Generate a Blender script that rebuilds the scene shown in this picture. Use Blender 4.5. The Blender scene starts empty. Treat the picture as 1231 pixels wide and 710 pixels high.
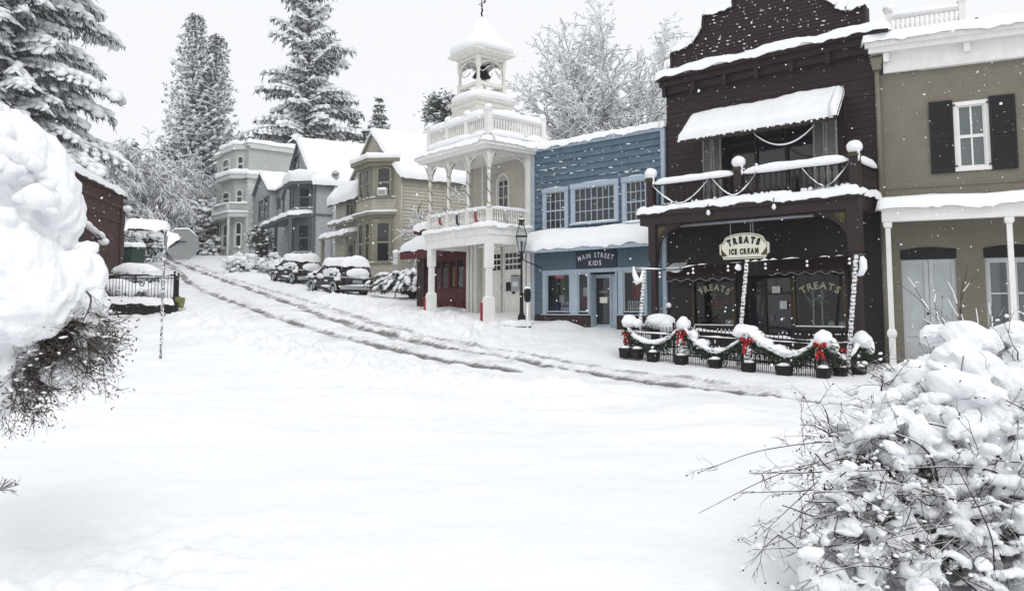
import bpy, bmesh, math, random
import numpy as np
from mathutils import Vector, noise
random.seed(7)
C = bpy.context.scene.collection
V = Vector
UP = V((0, 0, 1))

# ------------------------------------------------------------------ camera
FPX, PX0, PY0 = 950.0, 615.5, 292.0
PITCH = math.atan(80 / FPX)
cam = bpy.data.cameras.new('camera')
cam.sensor_width = 36
cam.lens = 36 * FPX / 1231
cam.shift_y = -(355 - PY0) / 1231
cam.clip_end = 2000
co = bpy.data.objects.new('camera', cam)
C.objects.link(co)
co.rotation_euler = (math.radians(90) + PITCH, 0, 0)      # camera stands at the origin, 1.6 m above the street
bpy.context.scene.camera = co
_cp, _sp = math.cos(PITCH), math.sin(PITCH)

def ray(px, py):
    x = (px - PX0) / FPX
    y = (PY0 - py) / FPX
    return V((x, _cp - y * _sp, _sp + y * _cp))

def at(px, py, Y):
    """world point seen at a photo pixel, Y metres ahead"""
    d = ray(px, py)
    return d * (Y / d.y)

# ------------------------------------------------------------------ mesh builder
def _ico(n):
    bm = bmesh.new()
    bmesh.ops.create_icosphere(bm, subdivisions=n, radius=1)
    bm.verts.index_update()
    r = ([v.co.copy() for v in bm.verts], [tuple(v.index for v in f.verts) for f in bm.faces])
    bm.free()
    return r
ICO = {n: _ico(n) for n in (1, 2, 3, 4)}
WLOC = {}

class MB:
    def __init__(s):
        s.v = []; s.f = []; s.m = []; s.s = []
    def add(s, vs, fs, mi=0, sm=False):
        o = len(s.v)
        s.v.extend([tuple(p) for p in vs])
        for f in fs:
            s.f.append(tuple(i + o for i in f)); s.m.append(mi); s.s.append(sm)
    def poly(s, pts, mi=0):
        s.add(pts, [tuple(range(len(pts)))], mi)
    def box(s, c8, mi=0):
        s.add(c8, [(0, 3, 2, 1), (4, 5, 6, 7), (0, 1, 5, 4), (1, 2, 6, 5), (2, 3, 7, 6), (3, 0, 4, 7)], mi)
    def abox(s, x0, x1, y0, y1, z0, z1, mi=0):
        s.box([(x0, y0, z0), (x1, y0, z0), (x1, y1, z0), (x0, y1, z0), (x0, y0, z1), (x1, y0, z1), (x1, y1, z1), (x0, y1, z1)], mi)
    def fbox(s, F, a0, a1, b0, b1, z0, z1, mi=0):
        p = F.p
        s.box([p(a0, b1, z0), p(a1, b1, z0), p(a1, b0, z0), p(a0, b0, z0), p(a0, b1, z1), p(a1, b1, z1), p(a1, b0, z1), p(a0, b0, z1)], mi)
    def prism(s, F, pts, b0, b1, mi=0):
        """polygon of (a, z) points swept between two depths"""
        n = len(pts)
        fr = [F.p(a, b1, z) for a, z in pts]; bk = [F.p(a, b0, z) for a, z in pts]
        s.add(fr + bk, [tuple(range(n)), tuple(range(2 * n - 1, n - 1, -1))] +
              [(i, n + i, n + (i + 1) % n, (i + 1) % n) for i in range(n)], mi)
    def slab(s, pts, dz, mi=0):
        """3-D polygon thickened downwards by dz"""
        n = len(pts); pts = [V(p) for p in pts]
        lo = [p - UP * dz for p in pts]
        s.add(pts + lo, [tuple(range(n)), tuple(range(2 * n - 1, n - 1, -1))] +
              [(i, n + i, n + (i + 1) % n, (i + 1) % n) for i in range(n)], mi)
    def tube(s, pts, rad, n=6, mi=0, sm=True, caps=True):
        pts = [V(p) for p in pts]
        if not hasattr(rad, '__len__'): rad = [rad] * len(pts)
        vs = []; fs = []
        ref = None
        for i, p in enumerate(pts):
            t = (pts[min(i + 1, len(pts) - 1)] - pts[max(i - 1, 0)])
            if t.length < 1e-9: t = UP.copy()
            t.normalize()
            if ref is None:
                ref = V((1, 0, 0)) if abs(t.z) > .9 else UP
                ref = t.cross(ref).normalized()
            else:
                ref = (ref - t * ref.dot(t))
                if ref.length < 1e-6: ref = t.orthogonal()
                ref.normalize()
            bi = t.cross(ref)
            for k in range(n):
                an = 2 * math.pi * k / n
                vs.append(p + (ref * math.cos(an) + bi * math.sin(an)) * rad[i])
        for i in range(len(pts) - 1):
            for k in range(n):
                k2 = (k + 1) % n
                fs.append((i * n + k, i * n + k2, (i + 1) * n + k2, (i + 1) * n + k))
        if caps and n > 2:
            fs.append(tuple(range(n - 1, -1, -1)))
            fs.append(tuple((len(pts) - 1) * n + k for k in range(n)))
        s.add(vs, fs, mi, sm)
    def lathe(s, c, prof, n=10, mi=0, sm=True, ax=None):
        """profile of (radius, height) turned about the vertical through c"""
        c = V(c)
        s.tube([c + (ax or UP) * h for r, h in prof], [max(r, 1e-4) for r, h in prof], n, mi, sm)
    def sqpost(s, F, a, b, prof, mi=0):
        """square post with (half-width, z) profile"""
        for (w0, z0), (w1, z1) in zip(prof, prof[1:]):
            p = F.p
            s.box([p(a - w0, b + w0, z0), p(a + w0, b + w0, z0), p(a + w0, b - w0, z0), p(a - w0, b - w0, z0),
                   p(a - w1, b + w1, z1), p(a + w1, b + w1, z1), p(a + w1, b - w1, z1), p(a - w1, b - w1, z1)], mi)
    def blob(s, c, r, lev=2, amp=.2, fr=1.5, mi=0, sm=True, flat=0):
        vs, fs = ICO[lev]
        c = V(c)
        if not hasattr(r, '__len__'): r = (r, r, r)
        off = V((random.uniform(-99, 99), random.uniform(-99, 99), random.uniform(-99, 99)))
        out = []
        for v in vs:
            k = 1 + amp * noise.noise(v * fr + off)
            z = v.z * r[2] * k
            if flat and z < -flat * r[2]: z = -flat * r[2]
            out.append(c + V((v.x * r[0] * k, v.y * r[1] * k, z)))
        s.add(out, fs, mi, sm)
    def build(s, name, mats, parent=None):
        me = bpy.data.meshes.new(name)
        L = WLOC.get(parent.name, V((0, 0, 0))) if parent else V((0, 0, 0))
        me.from_pydata([(a - L.x, b - L.y, c - L.z) for a, b, c in s.v], [], s.f)
        if not isinstance(mats, (list, tuple)): mats = [mats]
        for m in mats: me.materials.append(m)
        if len(mats) > 1: me.polygons.foreach_set('material_index', s.m)
        me.polygons.foreach_set('use_smooth', s.s)
        me.update()
        o = bpy.data.objects.new(name, me)
        C.objects.link(o)
        if parent: o.parent = parent
        WLOC[o.name] = L
        return o

def tag(o, label=None, cat=None, group=None, kind=None):
    if label: o['label'] = label
    if cat: o['category'] = cat
    if group: o['group'] = group
    if kind: o['kind'] = kind
    return o

def thing(name, label, cat, loc=(0, 0, 0), group=None):
    o = bpy.data.objects.new(name, None)
    o.empty_display_size = .3
    C.objects.link(o)
    o.location = loc
    WLOC[o.name] = V(loc)
    return tag(o, label, cat, group)

def copy_tree(o, parent=None):
    c = o.copy(); C.objects.link(c)
    if parent: c.parent = parent
    for ch in list(o.children): copy_tree(ch, c)
    return c

class Frame:
    """building frame: a runs along the facade to the viewer's right, b out to the street, z up (0 = eye level)"""
    def __init__(s, X, Y, deg):
        t = math.radians(deg)
        s.o = V((X, Y, 0)); s.u = V((math.sin(t), -math.cos(t), 0)); s.n = V((-math.cos(t), -math.sin(t), 0))
    def p(s, a, b, z): return s.o + s.u * a + s.n * b + UP * z
    def hit(s, px, py, b=0):
        d = ray(px, py)
        q = s.o + s.n * b
        w = d * (q.dot(s.n) / d.dot(s.n))
        return (w - s.o).dot(s.u), w.z
    def hits(s, px, py, a):
        """on the side plane at a: returns (b, z)"""
        d = ray(px, py)
        q = s.o + s.u * a
        w = d * (q.dot(s.u) / d.dot(s.u))
        return (w - s.o).dot(s.n), w.z
    def rect(s, x0, x1, yt, yb, b=0):
        xm, ym = (x0 + x1) / 2, (yt + yb) / 2
        return s.hit(x0, ym, b)[0], s.hit(x1, ym, b)[0], s.hit(xm, yb, b)[1], s.hit(xm, yt, b)[1]
    def shift(s, a, b, rot=0):
        g = Frame(0, 0, 0); g.o = s.p(a, b, 0)
        t = math.radians(rot)
        g.u = s.u * math.cos(t) - s.n * math.sin(t); g.n = s.n * math.cos(t) + s.u * math.sin(t)
        return g

# ------------------------------------------------------------------ snow shapes
def snow_patch(mb, p00, p10, p11, p01, th, nu=24, nv=10, mi=0, amp=.18, rad=None, fr=1.2, wob=.05):
    """pillow of snow lying on the quad p00-p10-p11-p01, rounded at its rim"""
    P = [V(p) for p in (p00, p10, p11, p01)]
    Lu = ((P[1] - P[0]).length + (P[2] - P[3]).length) / 2; Lv = ((P[3] - P[0]).length + (P[2] - P[1]).length) / 2
    R = rad or th * .9
    su = sorted(set([0, .25 * R / Lu, .6 * R / Lu, R / Lu] + [R / Lu + (1 - 2 * R / Lu) * i / nu for i in range(nu + 1)] + [1 - R / Lu, 1 - .6 * R / Lu, 1 - .25 * R / Lu, 1]))
    sv = sorted(set([0, .25 * R / Lv, .6 * R / Lv, R / Lv] + [R / Lv + (1 - 2 * R / Lv) * i / nv for i in range(nv + 1)] + [1 - R / Lv, 1 - .6 * R / Lv, 1 - .25 * R / Lv, 1]))
    su = [x for x in su if 0 <= x <= 1]; sv = [x for x in sv if 0 <= x <= 1]
    off = V((random.uniform(-50, 50), random.uniform(-50, 50), 0))
    nrm = (P[1] - P[0]).cross(P[3] - P[0])
    if nrm.length > 0: nrm.normalize()
    if nrm.z < 0: nrm = -nrm
    dirn = (UP * .6 + nrm * .4).normalized()
    n1, n2 = len(su), len(sv)
    top = []; bot = []
    for i, a in enumerate(su):
        for j, b in enumerate(sv):
            q = (P[0] * (1 - a) + P[1] * a) * (1 - b) + (P[3] * (1 - a) + P[2] * a) * b
            d = min(a * Lu, (1 - a) * Lu, b * Lv, (1 - b) * Lv)
            e = min(d / R, 1)
            h = th * math.sqrt(max(0, 1 - (1 - e) ** 2))
            h *= 1 + amp * 2.9 * noise.noise(q * fr * .8 + off) + amp * 1.3 * noise.noise(q * fr * 3.3 + off)
            if e < .05:
                q = q + UP * (-wob * (0.7 + 1.6 * noise.noise(q * 2.3 + off) + noise.noise(q * 7 + off)))
            top.append(q + dirn * h); bot.append(q - UP * .012)
    N = n1 * n2
    fs = []
    for i in range(n1 - 1):
        for j in range(n2 - 1):
            k = i * n2 + j
            fs.append((k, k + n2, k + n2 + 1, k + 1)); fs.append((N + k, N + k + 1, N + k + n2 + 1, N + k + n2))
    mb.add(top + bot, fs, mi, True)

def snow_strip(mb, pts, w, h, mi=0, amp=.25, step=.15, fr=2.0, droop=.25, taper=True):
    """ridge of snow along a polyline (rails, ledges, wires)"""
    pts = [V(p) for p in pts]
    q = [pts[0]]
    for a, b in zip(pts, pts[1:]):
        n = max(1, int((b - a).length / step))
        for i in range(1, n + 1): q.append(a.lerp(b, i / n))
    off = V((random.uniform(-50, 50), random.uniform(-50, 50), 3))
    sec = 9; vs = []; fs = []
    for i, p in enumerate(q):
        t = (q[min(i + 1, len(q) - 1)] - q[max(i - 1, 0)]).normalized()
        sd = t.cross(UP)
        if sd.length < .05: sd = V((1, 0, 0))
        sd.normalize()
        k = 1 + amp * 2 * noise.noise(p * fr + off) + amp * noise.noise(p * fr * 3 + off)
        if taper:
            e = min(i, len(q) - 1 - i)
            k *= (.15, .75, .95)[e] if e < 3 else 1
        for j in range(sec):
            an = math.pi * (-.18 + 1.36 * j / (sec - 1))
            c, s_ = math.cos(an), math.sin(an)
            vs.append(p + sd * (w * .5 * c * (k * .5 + .5)) + UP * (h * (s_ if s_ > 0 else s_ * droop * 2) * k))
    for i in range(len(q) - 1):
        for j in range(sec):
            j2 = (j + 1) % sec
            fs.append((i * sec + j, i * sec + j2, (i + 1) * sec + j2, (i + 1) * sec + j))
    fs.append(tuple(range(sec))); fs.append(tuple((len(q) - 1) * sec + k for k in range(sec - 1, -1, -1)))
    mb.add(vs, fs, mi, True)

# ------------------------------------------------------------------ materials
def _new(name):
    m = bpy.data.materials.new(name); m.use_nodes = True
    nt = m.node_tree
    return m, nt, nt.nodes['Principled BSDF']

def N(nt, t, **kw):
    n = nt.nodes.new(t)
    for k, v in kw.items(): setattr(n, k, v)
    return n

def _noise(nt, pos, scale, detail=4, rough=.6):
    n = N(nt, 'ShaderNodeTexNoise'); n.inputs['Scale'].default_value = scale
    n.inputs['Detail'].default_value = detail; n.inputs['Roughness'].default_value = rough
    nt.links.new(pos, n.inputs['Vector'])
    return n.outputs['Fac']

def _ramp(nt, fac, stops):
    r = N(nt, 'ShaderNodeValToRGB')
    el = r.color_ramp.elements
    while len(el) < len(stops): el.new(.5)
    for e, (p, c) in zip(el, stops):
        e.position = p; e.color = (*c, 1) if len(c) == 3 else c
    nt.links.new(fac, r.inputs['Fac'])
    return r.outputs['Color']

def mat(name, col, rough=.7, var=.15, scale=3.0, bump=.0, bscale=25.0, metal=0, spec=.4, coords='Object'):
    m, nt, b = _new(name)
    tc = N(nt, 'ShaderNodeTexCoord').outputs[coords]
    lo = tuple(c * (1 - var) for c in col); hi = tuple(min(1, c * (1 + var)) for c in col)
    c = _ramp(nt, _noise(nt, tc, scale), [(.3, lo), (.7, hi)])
    if var >= .05:
        mp = N(nt, 'ShaderNodeMapping'); mp.inputs['Scale'].default_value = (7, 7, .8); nt.links.new(tc, mp.inputs['Vector'])
        ml = N(nt, 'ShaderNodeMix', data_type='RGBA', blend_type='MULTIPLY'); ml.inputs[0].default_value = min(1, var * 3.2); nt.links.new(c, ml.inputs[6])
        nt.links.new(_ramp(nt, _noise(nt, mp.outputs[0], 1.0, 5, .7), [(.28, (.62, .60, .58)), (.62, (1, 1, 1))]), ml.inputs[7]); c = ml.outputs[2]
    nt.links.new(c, b.inputs['Base Color'])
    b.inputs['Roughness'].default_value = rough; b.inputs['Metallic'].default_value = metal
    b.inputs['Specular IOR Level'].default_value = spec
    if bump:
        bp = N(nt, 'ShaderNodeBump'); bp.inputs['Strength'].default_value = bump; bp.inputs['Distance'].default_value = .02
        nt.links.new(_noise(nt, tc, bscale), bp.inputs['Height']); nt.links.new(bp.outputs[0], b.inputs['Normal'])
    return m

SNOWC = (.87, .885, .91)
def snow_mat(name='snow', bs=9.0, bd=.03, st=.5):
    m, nt, b = _new(name)
    g = N(nt, 'ShaderNodeNewGeometry').outputs['Position']
    b.inputs['Base Color'].default_value = (*SNOWC, 1)
    b.inputs['Roughness'].default_value = .65; b.inputs['Specular IOR Level'].default_value = .25
    bp = N(nt, 'ShaderNodeBump'); bp.inputs['Strength'].default_value = st; bp.inputs['Distance'].default_value = bd
    nt.links.new(_noise(nt, g, bs, 6, .65), bp.inputs['Height']); nt.links.new(bp.outputs[0], b.inputs['Normal'])
    return m

def snowy_mat(name, col, rough=.8, lo=.15, hi=.45, nscale=6.0, var=.25, spec=.3, metal=0, namp=.5):
    """a base colour with snow lying on whatever faces up"""
    m, nt, b = _new(name)
    ge = N(nt, 'ShaderNodeNewGeometry'); pos = ge.outputs['Position']
    nz = _noise(nt, pos, nscale, 3)
    sx = N(nt, 'ShaderNodeSeparateXYZ'); nt.links.new(ge.outputs['Normal'], sx.inputs[0])
    ad = N(nt, 'ShaderNodeMath', operation='MULTIPLY_ADD'); ad.inputs[1].default_value = namp
    nt.links.new(nz, ad.inputs[0]); nt.links.new(sx.outputs['Z'], ad.inputs[2])
    mr = N(nt, 'ShaderNodeMapRange'); mr.inputs['From Min'].default_value = lo + namp * .5; mr.inputs['From Max'].default_value = hi + namp * .5
    nt.links.new(ad.outputs[0], mr.inputs['Value'])
    base = _ramp(nt, _noise(nt, pos, nscale * .7, 3), [(.3, tuple(c * (1 - var) for c in col)), (.7, tuple(min(1, c * (1 + var)) for c in col))])
    mx = N(nt, 'ShaderNodeMix', data_type='RGBA')
    nt.links.new(mr.outputs[0], mx.inputs[0]); nt.links.new(base, mx.inputs[6]); mx.inputs[7].default_value = (*SNOWC, 1)
    nt.links.new(mx.outputs[2], b.inputs['Base Color'])
    b.inputs['Roughness'].default_value = rough; b.inputs['Specular IOR Level'].default_value = spec
    return m

def brick_mat(name, F, c1, c2, mortar, bw=.21, bh=.07, ms=.012, bump=.6, snow=0, rough=.85):
    """courses of brick laid along the facade of frame F"""
    m, nt, b = _new(name)
    pos = N(nt, 'ShaderNodeNewGeometry').outputs['Position']
    d1 = N(nt, 'ShaderNodeVectorMath', operation='DOT_PRODUCT'); d1.inputs[1].default_value = F.u * 1.0 + F.n * 1.0
    nt.links.new(pos, d1.inputs[0])
    sx = N(nt, 'ShaderNodeSeparateXYZ'); nt.links.new(pos, sx.inputs[0])
    cb = N(nt, 'ShaderNodeCombineXYZ'); nt.links.new(d1.outputs['Value'], cb.inputs[0]); nt.links.new(sx.outputs['Z'], cb.inputs[1])
    br = N(nt, 'ShaderNodeTexBrick'); nt.links.new(cb.outputs[0], br.inputs['Vector'])
    br.inputs['Color1'].default_value = (*c1, 1); br.inputs['Color2'].default_value = (*c2, 1); br.inputs['Mortar'].default_value = (*mortar, 1)
    br.inputs['Scale'].default_value = 1; br.inputs['Mortar Size'].default_value = ms; br.inputs['Brick Width'].default_value = bw; br.inputs['Row Height'].default_value = bh
    br.inputs['Mortar Smooth'].default_value = .3
    nz = _noise(nt, pos, 1.3, 5)
    mx = N(nt, 'ShaderNodeMix', data_type='RGBA', blend_type='MULTIPLY'); mx.inputs[0].default_value = .6
    nt.links.new(br.outputs['Color'], mx.inputs[6])
    nt.links.new(_ramp(nt, nz, [(.25, (.65, .65, .65)), (.75, (1, 1, 1))]), mx.inputs[7])
    out = mx.outputs[2]
    nt.links.new(out, b.inputs['Base Color']); b.inputs['Roughness'].default_value = rough; b.inputs['Specular IOR Level'].default_value = .25
    iv = N(nt, 'ShaderNodeMath', operation='SUBTRACT'); iv.inputs[0].default_value = 1; nt.links.new(br.outputs['Fac'], iv.inputs[1])
    ad = N(nt, 'ShaderNodeMath', operation='MULTIPLY_ADD'); ad.inputs[1].default_value = .35
    nt.links.new(_noise(nt, pos, 9, 4), ad.inputs[0]); nt.links.new(iv.outputs[0], ad.inputs[2])
    bp = N(nt, 'ShaderNodeBump'); bp.inputs['Strength'].default_value = bump; bp.inputs['Distance'].default_value = .02
    nt.links.new(ad.outputs[0], bp.inputs['Height']); nt.links.new(bp.outputs[0], b.inputs['Normal'])
    return m

def glass_mat(name, col=(.018, .02, .024), rough=.04, spec=.6):
    m, nt, b = _new(name)
    pos = N(nt, 'ShaderNodeNewGeometry').outputs['Position']
    b.inputs['Base Color'].default_value = (*col, 1); b.inputs['Roughness'].default_value = rough; b.inputs['Specular IOR Level'].default_value = spec
    bp = N(nt, 'ShaderNodeBump'); bp.inputs['Strength'].default_value = .08; bp.inputs['Distance'].default_value = .02
    nt.links.new(_noise(nt, pos, 1.8, 2), bp.inputs['Height']); nt.links.new(bp.outputs[0], b.inputs['Normal'])
    return m

def clear_mat(name):
    """window glass one looks through"""
    m, nt, b = _new(name)
    out = nt.nodes['Material Output']
    tr = N(nt, 'ShaderNodeBsdfTransparent'); tr.inputs[0].default_value = (.8, .84, .84, 1)
    gl = N(nt, 'ShaderNodeBsdfGlossy'); gl.inputs['Roughness'].default_value = .03
    fr = N(nt, 'ShaderNodeFresnel'); fr.inputs['IOR'].default_value = 1.5
    mx = N(nt, 'ShaderNodeMixShader')
    nt.links.new(fr.outputs[0], mx.inputs[0]); nt.links.new(tr.outputs[0], mx.inputs[1]); nt.links.new(gl.outputs[0], mx.inputs[2])
    nt.links.new(mx.outputs[0], out.inputs['Surface'])
    return m

M = {}
M['snow'] = snow_mat()
M['snow_rough'] = snow_mat('snow_rough', 16, .03, .7)
M['snow_soft'] = snow_mat('snow_soft', 13, .024, .9)
M['white'] = mat('white_paint', (.80, .795, .775), .55, .05, 4, .15, 30)
M['cream'] = mat('cream_paint', (.75, .735, .69), .6, .07, 3, .2, 20)
M['blue'] = mat('blue_paint', (.088, .145, .195), .6, .14, 1.5, .2, 30)
M['bluetrim'] = mat('pale_blue_trim', (.37, .44, .52), .55, .08, 3)
M['navy'] = mat('navy_sign', (.012, .024, .045), .5, .1)
M['brown'] = mat('dark_brown_paint', (.0205, .0083, .0082), .65, .2, 2.5, .2, 30)
M['brown2'] = mat('brown_trim', (.024, .0125, .0115), .6, .2, 3, .2, 30)
M['black'] = mat('black_iron', (.007, .007, .0075), .6, .15, spec=.25)
M['dark'] = mat('dark_interior', (.012, .011, .010), .9, .2)
M['olive'] = mat('weathered_cap', (.06, .05, .03), .8, .3, 12)
M['gold'] = mat('faded_gilding', (.09, .066, .022), .7, .5, 14)
M['grey'] = mat('grey_metal', (.30, .33, .36), .5, .1, metal=.3)
M['galv'] = mat('galvanised_steel', (.42, .44, .45), .45, .1, 5, metal=.5)
M['shutgrey'] = mat('grey_shutter', (.26, .26, .25), .7, .15, 4)
M['shutblack'] = mat('black_shutter', (.007, .0075, .010), .7, .1)
M['tanpipe'] = mat('tan_pipe', (.17, .16, .125), .6, .1)
M['doorgrey'] = mat('pale_grey_door', (.50, .515, .53), .55, .05)
M['curtain'] = mat('pale_window_lining', (.46, .50, .52), .75, .08, 2)
M['glass'] = glass_mat('dark_glass')
M['glass2'] = glass_mat('grey_glass', (.10, .12, .125), .1, .8)
M['clear'] = clear_mat('clear_glass')
M['maroon'] = mat('maroon_paint', (.085, .008, .012), .6, .2)
M['red'] = mat('red_ribbon', (.52, .008, .014), .5, .15)
M['redpaint'] = mat('red_paint', (.27, .012, .016), .55, .2)
M['rbrick'] = mat('old_brown_brick', (.06, .032, .027), .9, .35, 12, .5, 20)
M['signc'] = mat('cream_sign', (.76, .76, .64), .5, .04)
M['ink'] = mat('black_lettering', (.008, .008, .007), .6, 0)
M['letw'] = mat('white_lettering', (.80, .82, .84), .6, .02)
M['goldlet'] = mat('pale_gold_lettering', (.42, .40, .27), .5, .25, 25)
M['paper'] = mat('paper', (.62, .64, .66), .8, .03)
M['beige'] = mat('beige_paint', (.44, .42, .355), .65, .08, 2, .2, 20)
M['beiged'] = mat('olive_trim', (.24, .23, .18), .65, .1, 2)
M['bgrey'] = mat('blue_grey_shingle', (.40, .425, .455), .75, .14, 5, .3, 18)
M['bgreyd'] = mat('slate_trim', (.105, .118, .14), .65, .12, 3)
M['sage'] = mat('sage_grey_paint', (.44, .47, .44), .65, .06, 2, .2, 20)
M['sagew'] = mat('pale_grey_trim', (.60, .62, .61), .6, .05, 3)
M['shingle'] = mat('dark_roofing', (.05, .05, .055), .9, .2, 6)
M['bark'] = mat('bark', (.05, .04, .032), .9, .3, 8, .6, 15)
M['needle'] = mat('needles', (.040, .050, .042), .8, .35, 2, coords='Object')
M['needle2'] = mat('cedar_needles', (.036, .047, .040), .8, .4, 1.2)
M['garl'] = mat('garland_green', (.022, .034, .015), .8, .4, 20)
M['twig2'] = mat('grey_brown_twigs', (.10, .085, .075), .85, .4, 10)
M['twig'] = mat('dark_twigs', (.045, .036, .034), .8, .35, 10)
M['snowtwig'] = snowy_mat('snowy_twigs', (.06, .05, .045), .85, -.15, .25, 12, namp=.4)
M['snowtwig2'] = snowy_mat('frosted_branches', (.16, .155, .15), .85, -.45, .1, 9, namp=.5)
M['valance'] = mat('dark_maroon_cloth', (.026, .009, .010), .8, .2)
M['brown_shaded'] = mat('porch_shaded_brown', (.0115, .0068, .0063), .6, .2, 2.5, .2, 30)  # store brown with the porch's shade put into the colour, for the lower wall
M['octagon'] = mat('bare_sign_back', (.215, .222, .225), .6, .06)
M['bushtwig'] = snowy_mat('snow_dusted_twigs', (.045, .036, .033), .85, .45, .9, 14, namp=.9)

# ------------------------------------------------------------------ ground
ZP = [(-60, -1.6), (12, -1.6), (16, -1.58), (18.5, -1.5), (20.5, -1.40), (23, -1.2), (26, -.82), (29, -.45), (33, -.02), (40, .62), (46, 1.1), (52, 1.75),
      (60, 2.95), (73, 4.8), (90, 7.2), (110, 9.2), (140, 10.5), (200, 11), (400, 11)]
_zy = np.array([p[0] for p in ZP], float); _zz = np.array([p[1] for p in ZP], float)
def _smooth_prof(Y):
    acc = 0
    for o, w in ((-2, .2), (-1, .2), (0, .2), (1, .2), (2, .2)):
        acc = acc + w * np.interp(Y + o * .9, _zy, _zz)
    return acc

FB = Frame(4.95, 24.97, 48)        # dark brown store
FL = Frame(.76, 28.74, 48)         # blue store
FT = Frame(9.70, 20.70, 63.6)      # tan building
FF = Frame(-1.77, 31.9, 38.8)      # firehouse
def walk_rise(X, Y):
    """pavement in front of the shops lies higher than the street"""
    dx = X - 4.95; dy = Y - 24.97
    b = dx * FB.n.x + dy * FB.n.y; a = dx * FB.u.x + dy * FB.u.y
    w = np.clip((3.6 - b) / 2.6, 0, 1) * np.clip((-a + 2.5) / 3, 0, 1) * np.clip((a + 13) / 3, 0, 1)
    return .12 * w * w * (3 - 2 * w)
def gz(X, Y):
    return float(_smooth_prof(np.array([Y]))[0] + walk_rise(np.array([float(X)]), np.array([float(Y)]))[0])
def ghit(px, py):
    d = ray(px, py); lo = 2.0
    t = 2.0
    while t < 200:
        p = d * t
        if p.z < gz(p.x, p.y): break
        t += .1
    p = d * t
    return V((p.x, p.y, gz(p.x, p.y)))

def _hash(ix, iy, seed):
    h = (ix * 374761393 + iy * 668265263 + seed * 974634777) & 0xffffffff
    h = ((h ^ (h >> 13)) * 1274126177) & 0xffffffff
    return ((h ^ (h >> 16)) & 0xffff) / 65535.0
def vnoise(x, y, seed=0):
    ix = np.floor(x).astype(np.int64); iy = np.floor(y).astype(np.int64)
    fx = x - ix; fy = y - iy
    fx = fx * fx * (3 - 2 * fx); fy = fy * fy * (3 - 2 * fy)
    a = _hash(ix, iy, seed); b = _hash(ix + 1, iy, seed); c = _hash(ix, iy + 1, seed); d = _hash(ix + 1, iy + 1, seed)
    return (a * (1 - fx) + b * fx) * (1 - fy) + (c * (1 - fx) + d * fx) * fy - .5
def fbm(x, y, o=4, seed=0, g=.5):
    s = 0; a = 1.0
    for k in range(o):
        s = s + a * vnoise(x * 2 ** k + 17.3 * k, y * 2 ** k - 9.1 * k, seed + k); a *= g
    return s

def catmull(pts, n=10):
    P = [V(p) for p in pts]; out = []
    P = [P[0] * 2 - P[1]] + P + [P[-1] * 2 - P[-2]]
    for i in range(1, len(P) - 2):
        for k in range(n):
            t = k / n
            out.append(.5 * ((2 * P[i]) + (P[i + 1] - P[i - 1]) * t + (2 * P[i - 1] - 5 * P[i] + 4 * P[i + 1] - P[i + 2]) * t * t + (3 * P[i] - P[i - 1] - 3 * P[i + 1] + P[i + 2]) * t ** 3))
    out.append(P[-2])
    return out
rutA = [(176, 305), (205, 319), (264, 357), (315, 377), (362, 391), (433, 410), (493, 425), (552, 437), (620, 447)]
rutB = [(190, 305), (226, 321), (290, 344), (370, 373), (433, 393), (501, 411), (585, 426), (645, 437), (700, 446), (800, 461), (900, 473), (1040, 489), (1200, 506)]
rutC = [(198, 305), (240, 321), (310, 345), (400, 372), (470, 395), (560, 413), (640, 428), (720, 441), (820, 455), (930, 468), (1050, 480)]
RUTS = []
for r, w, k in ((rutA, .21, 1.1), (rutB, .22, 1.15), (rutC, .20, .5)):
    P = [ghit(*p) for p in r]
    RUTS.append((np.array([(p.x, p.y) for p in catmull(P, 5)]), w, k))
def poly_dist(X, Y, pl):
    best = np.full(X.shape, 1e9)
    sgn = np.zeros(X.shape)
    for (x0, y0), (x1, y1) in zip(pl, pl[1:]):
        dx, dy = x1 - x0, y1 - y0; L2 = dx * dx + dy * dy + 1e-9
        t = np.clip(((X - x0) * dx + (Y - y0) * dy) / L2, 0, 1)
        ex = X - x0 - t * dx; ey = Y - y0 - t * dy
        d = np.sqrt(ex * ex + ey * ey)
        k = d < best
        best = np.where(k, d, best); sgn = np.where(k, np.sign(dx * ey - dy * ex), sgn)
    return best, sgn

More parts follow.
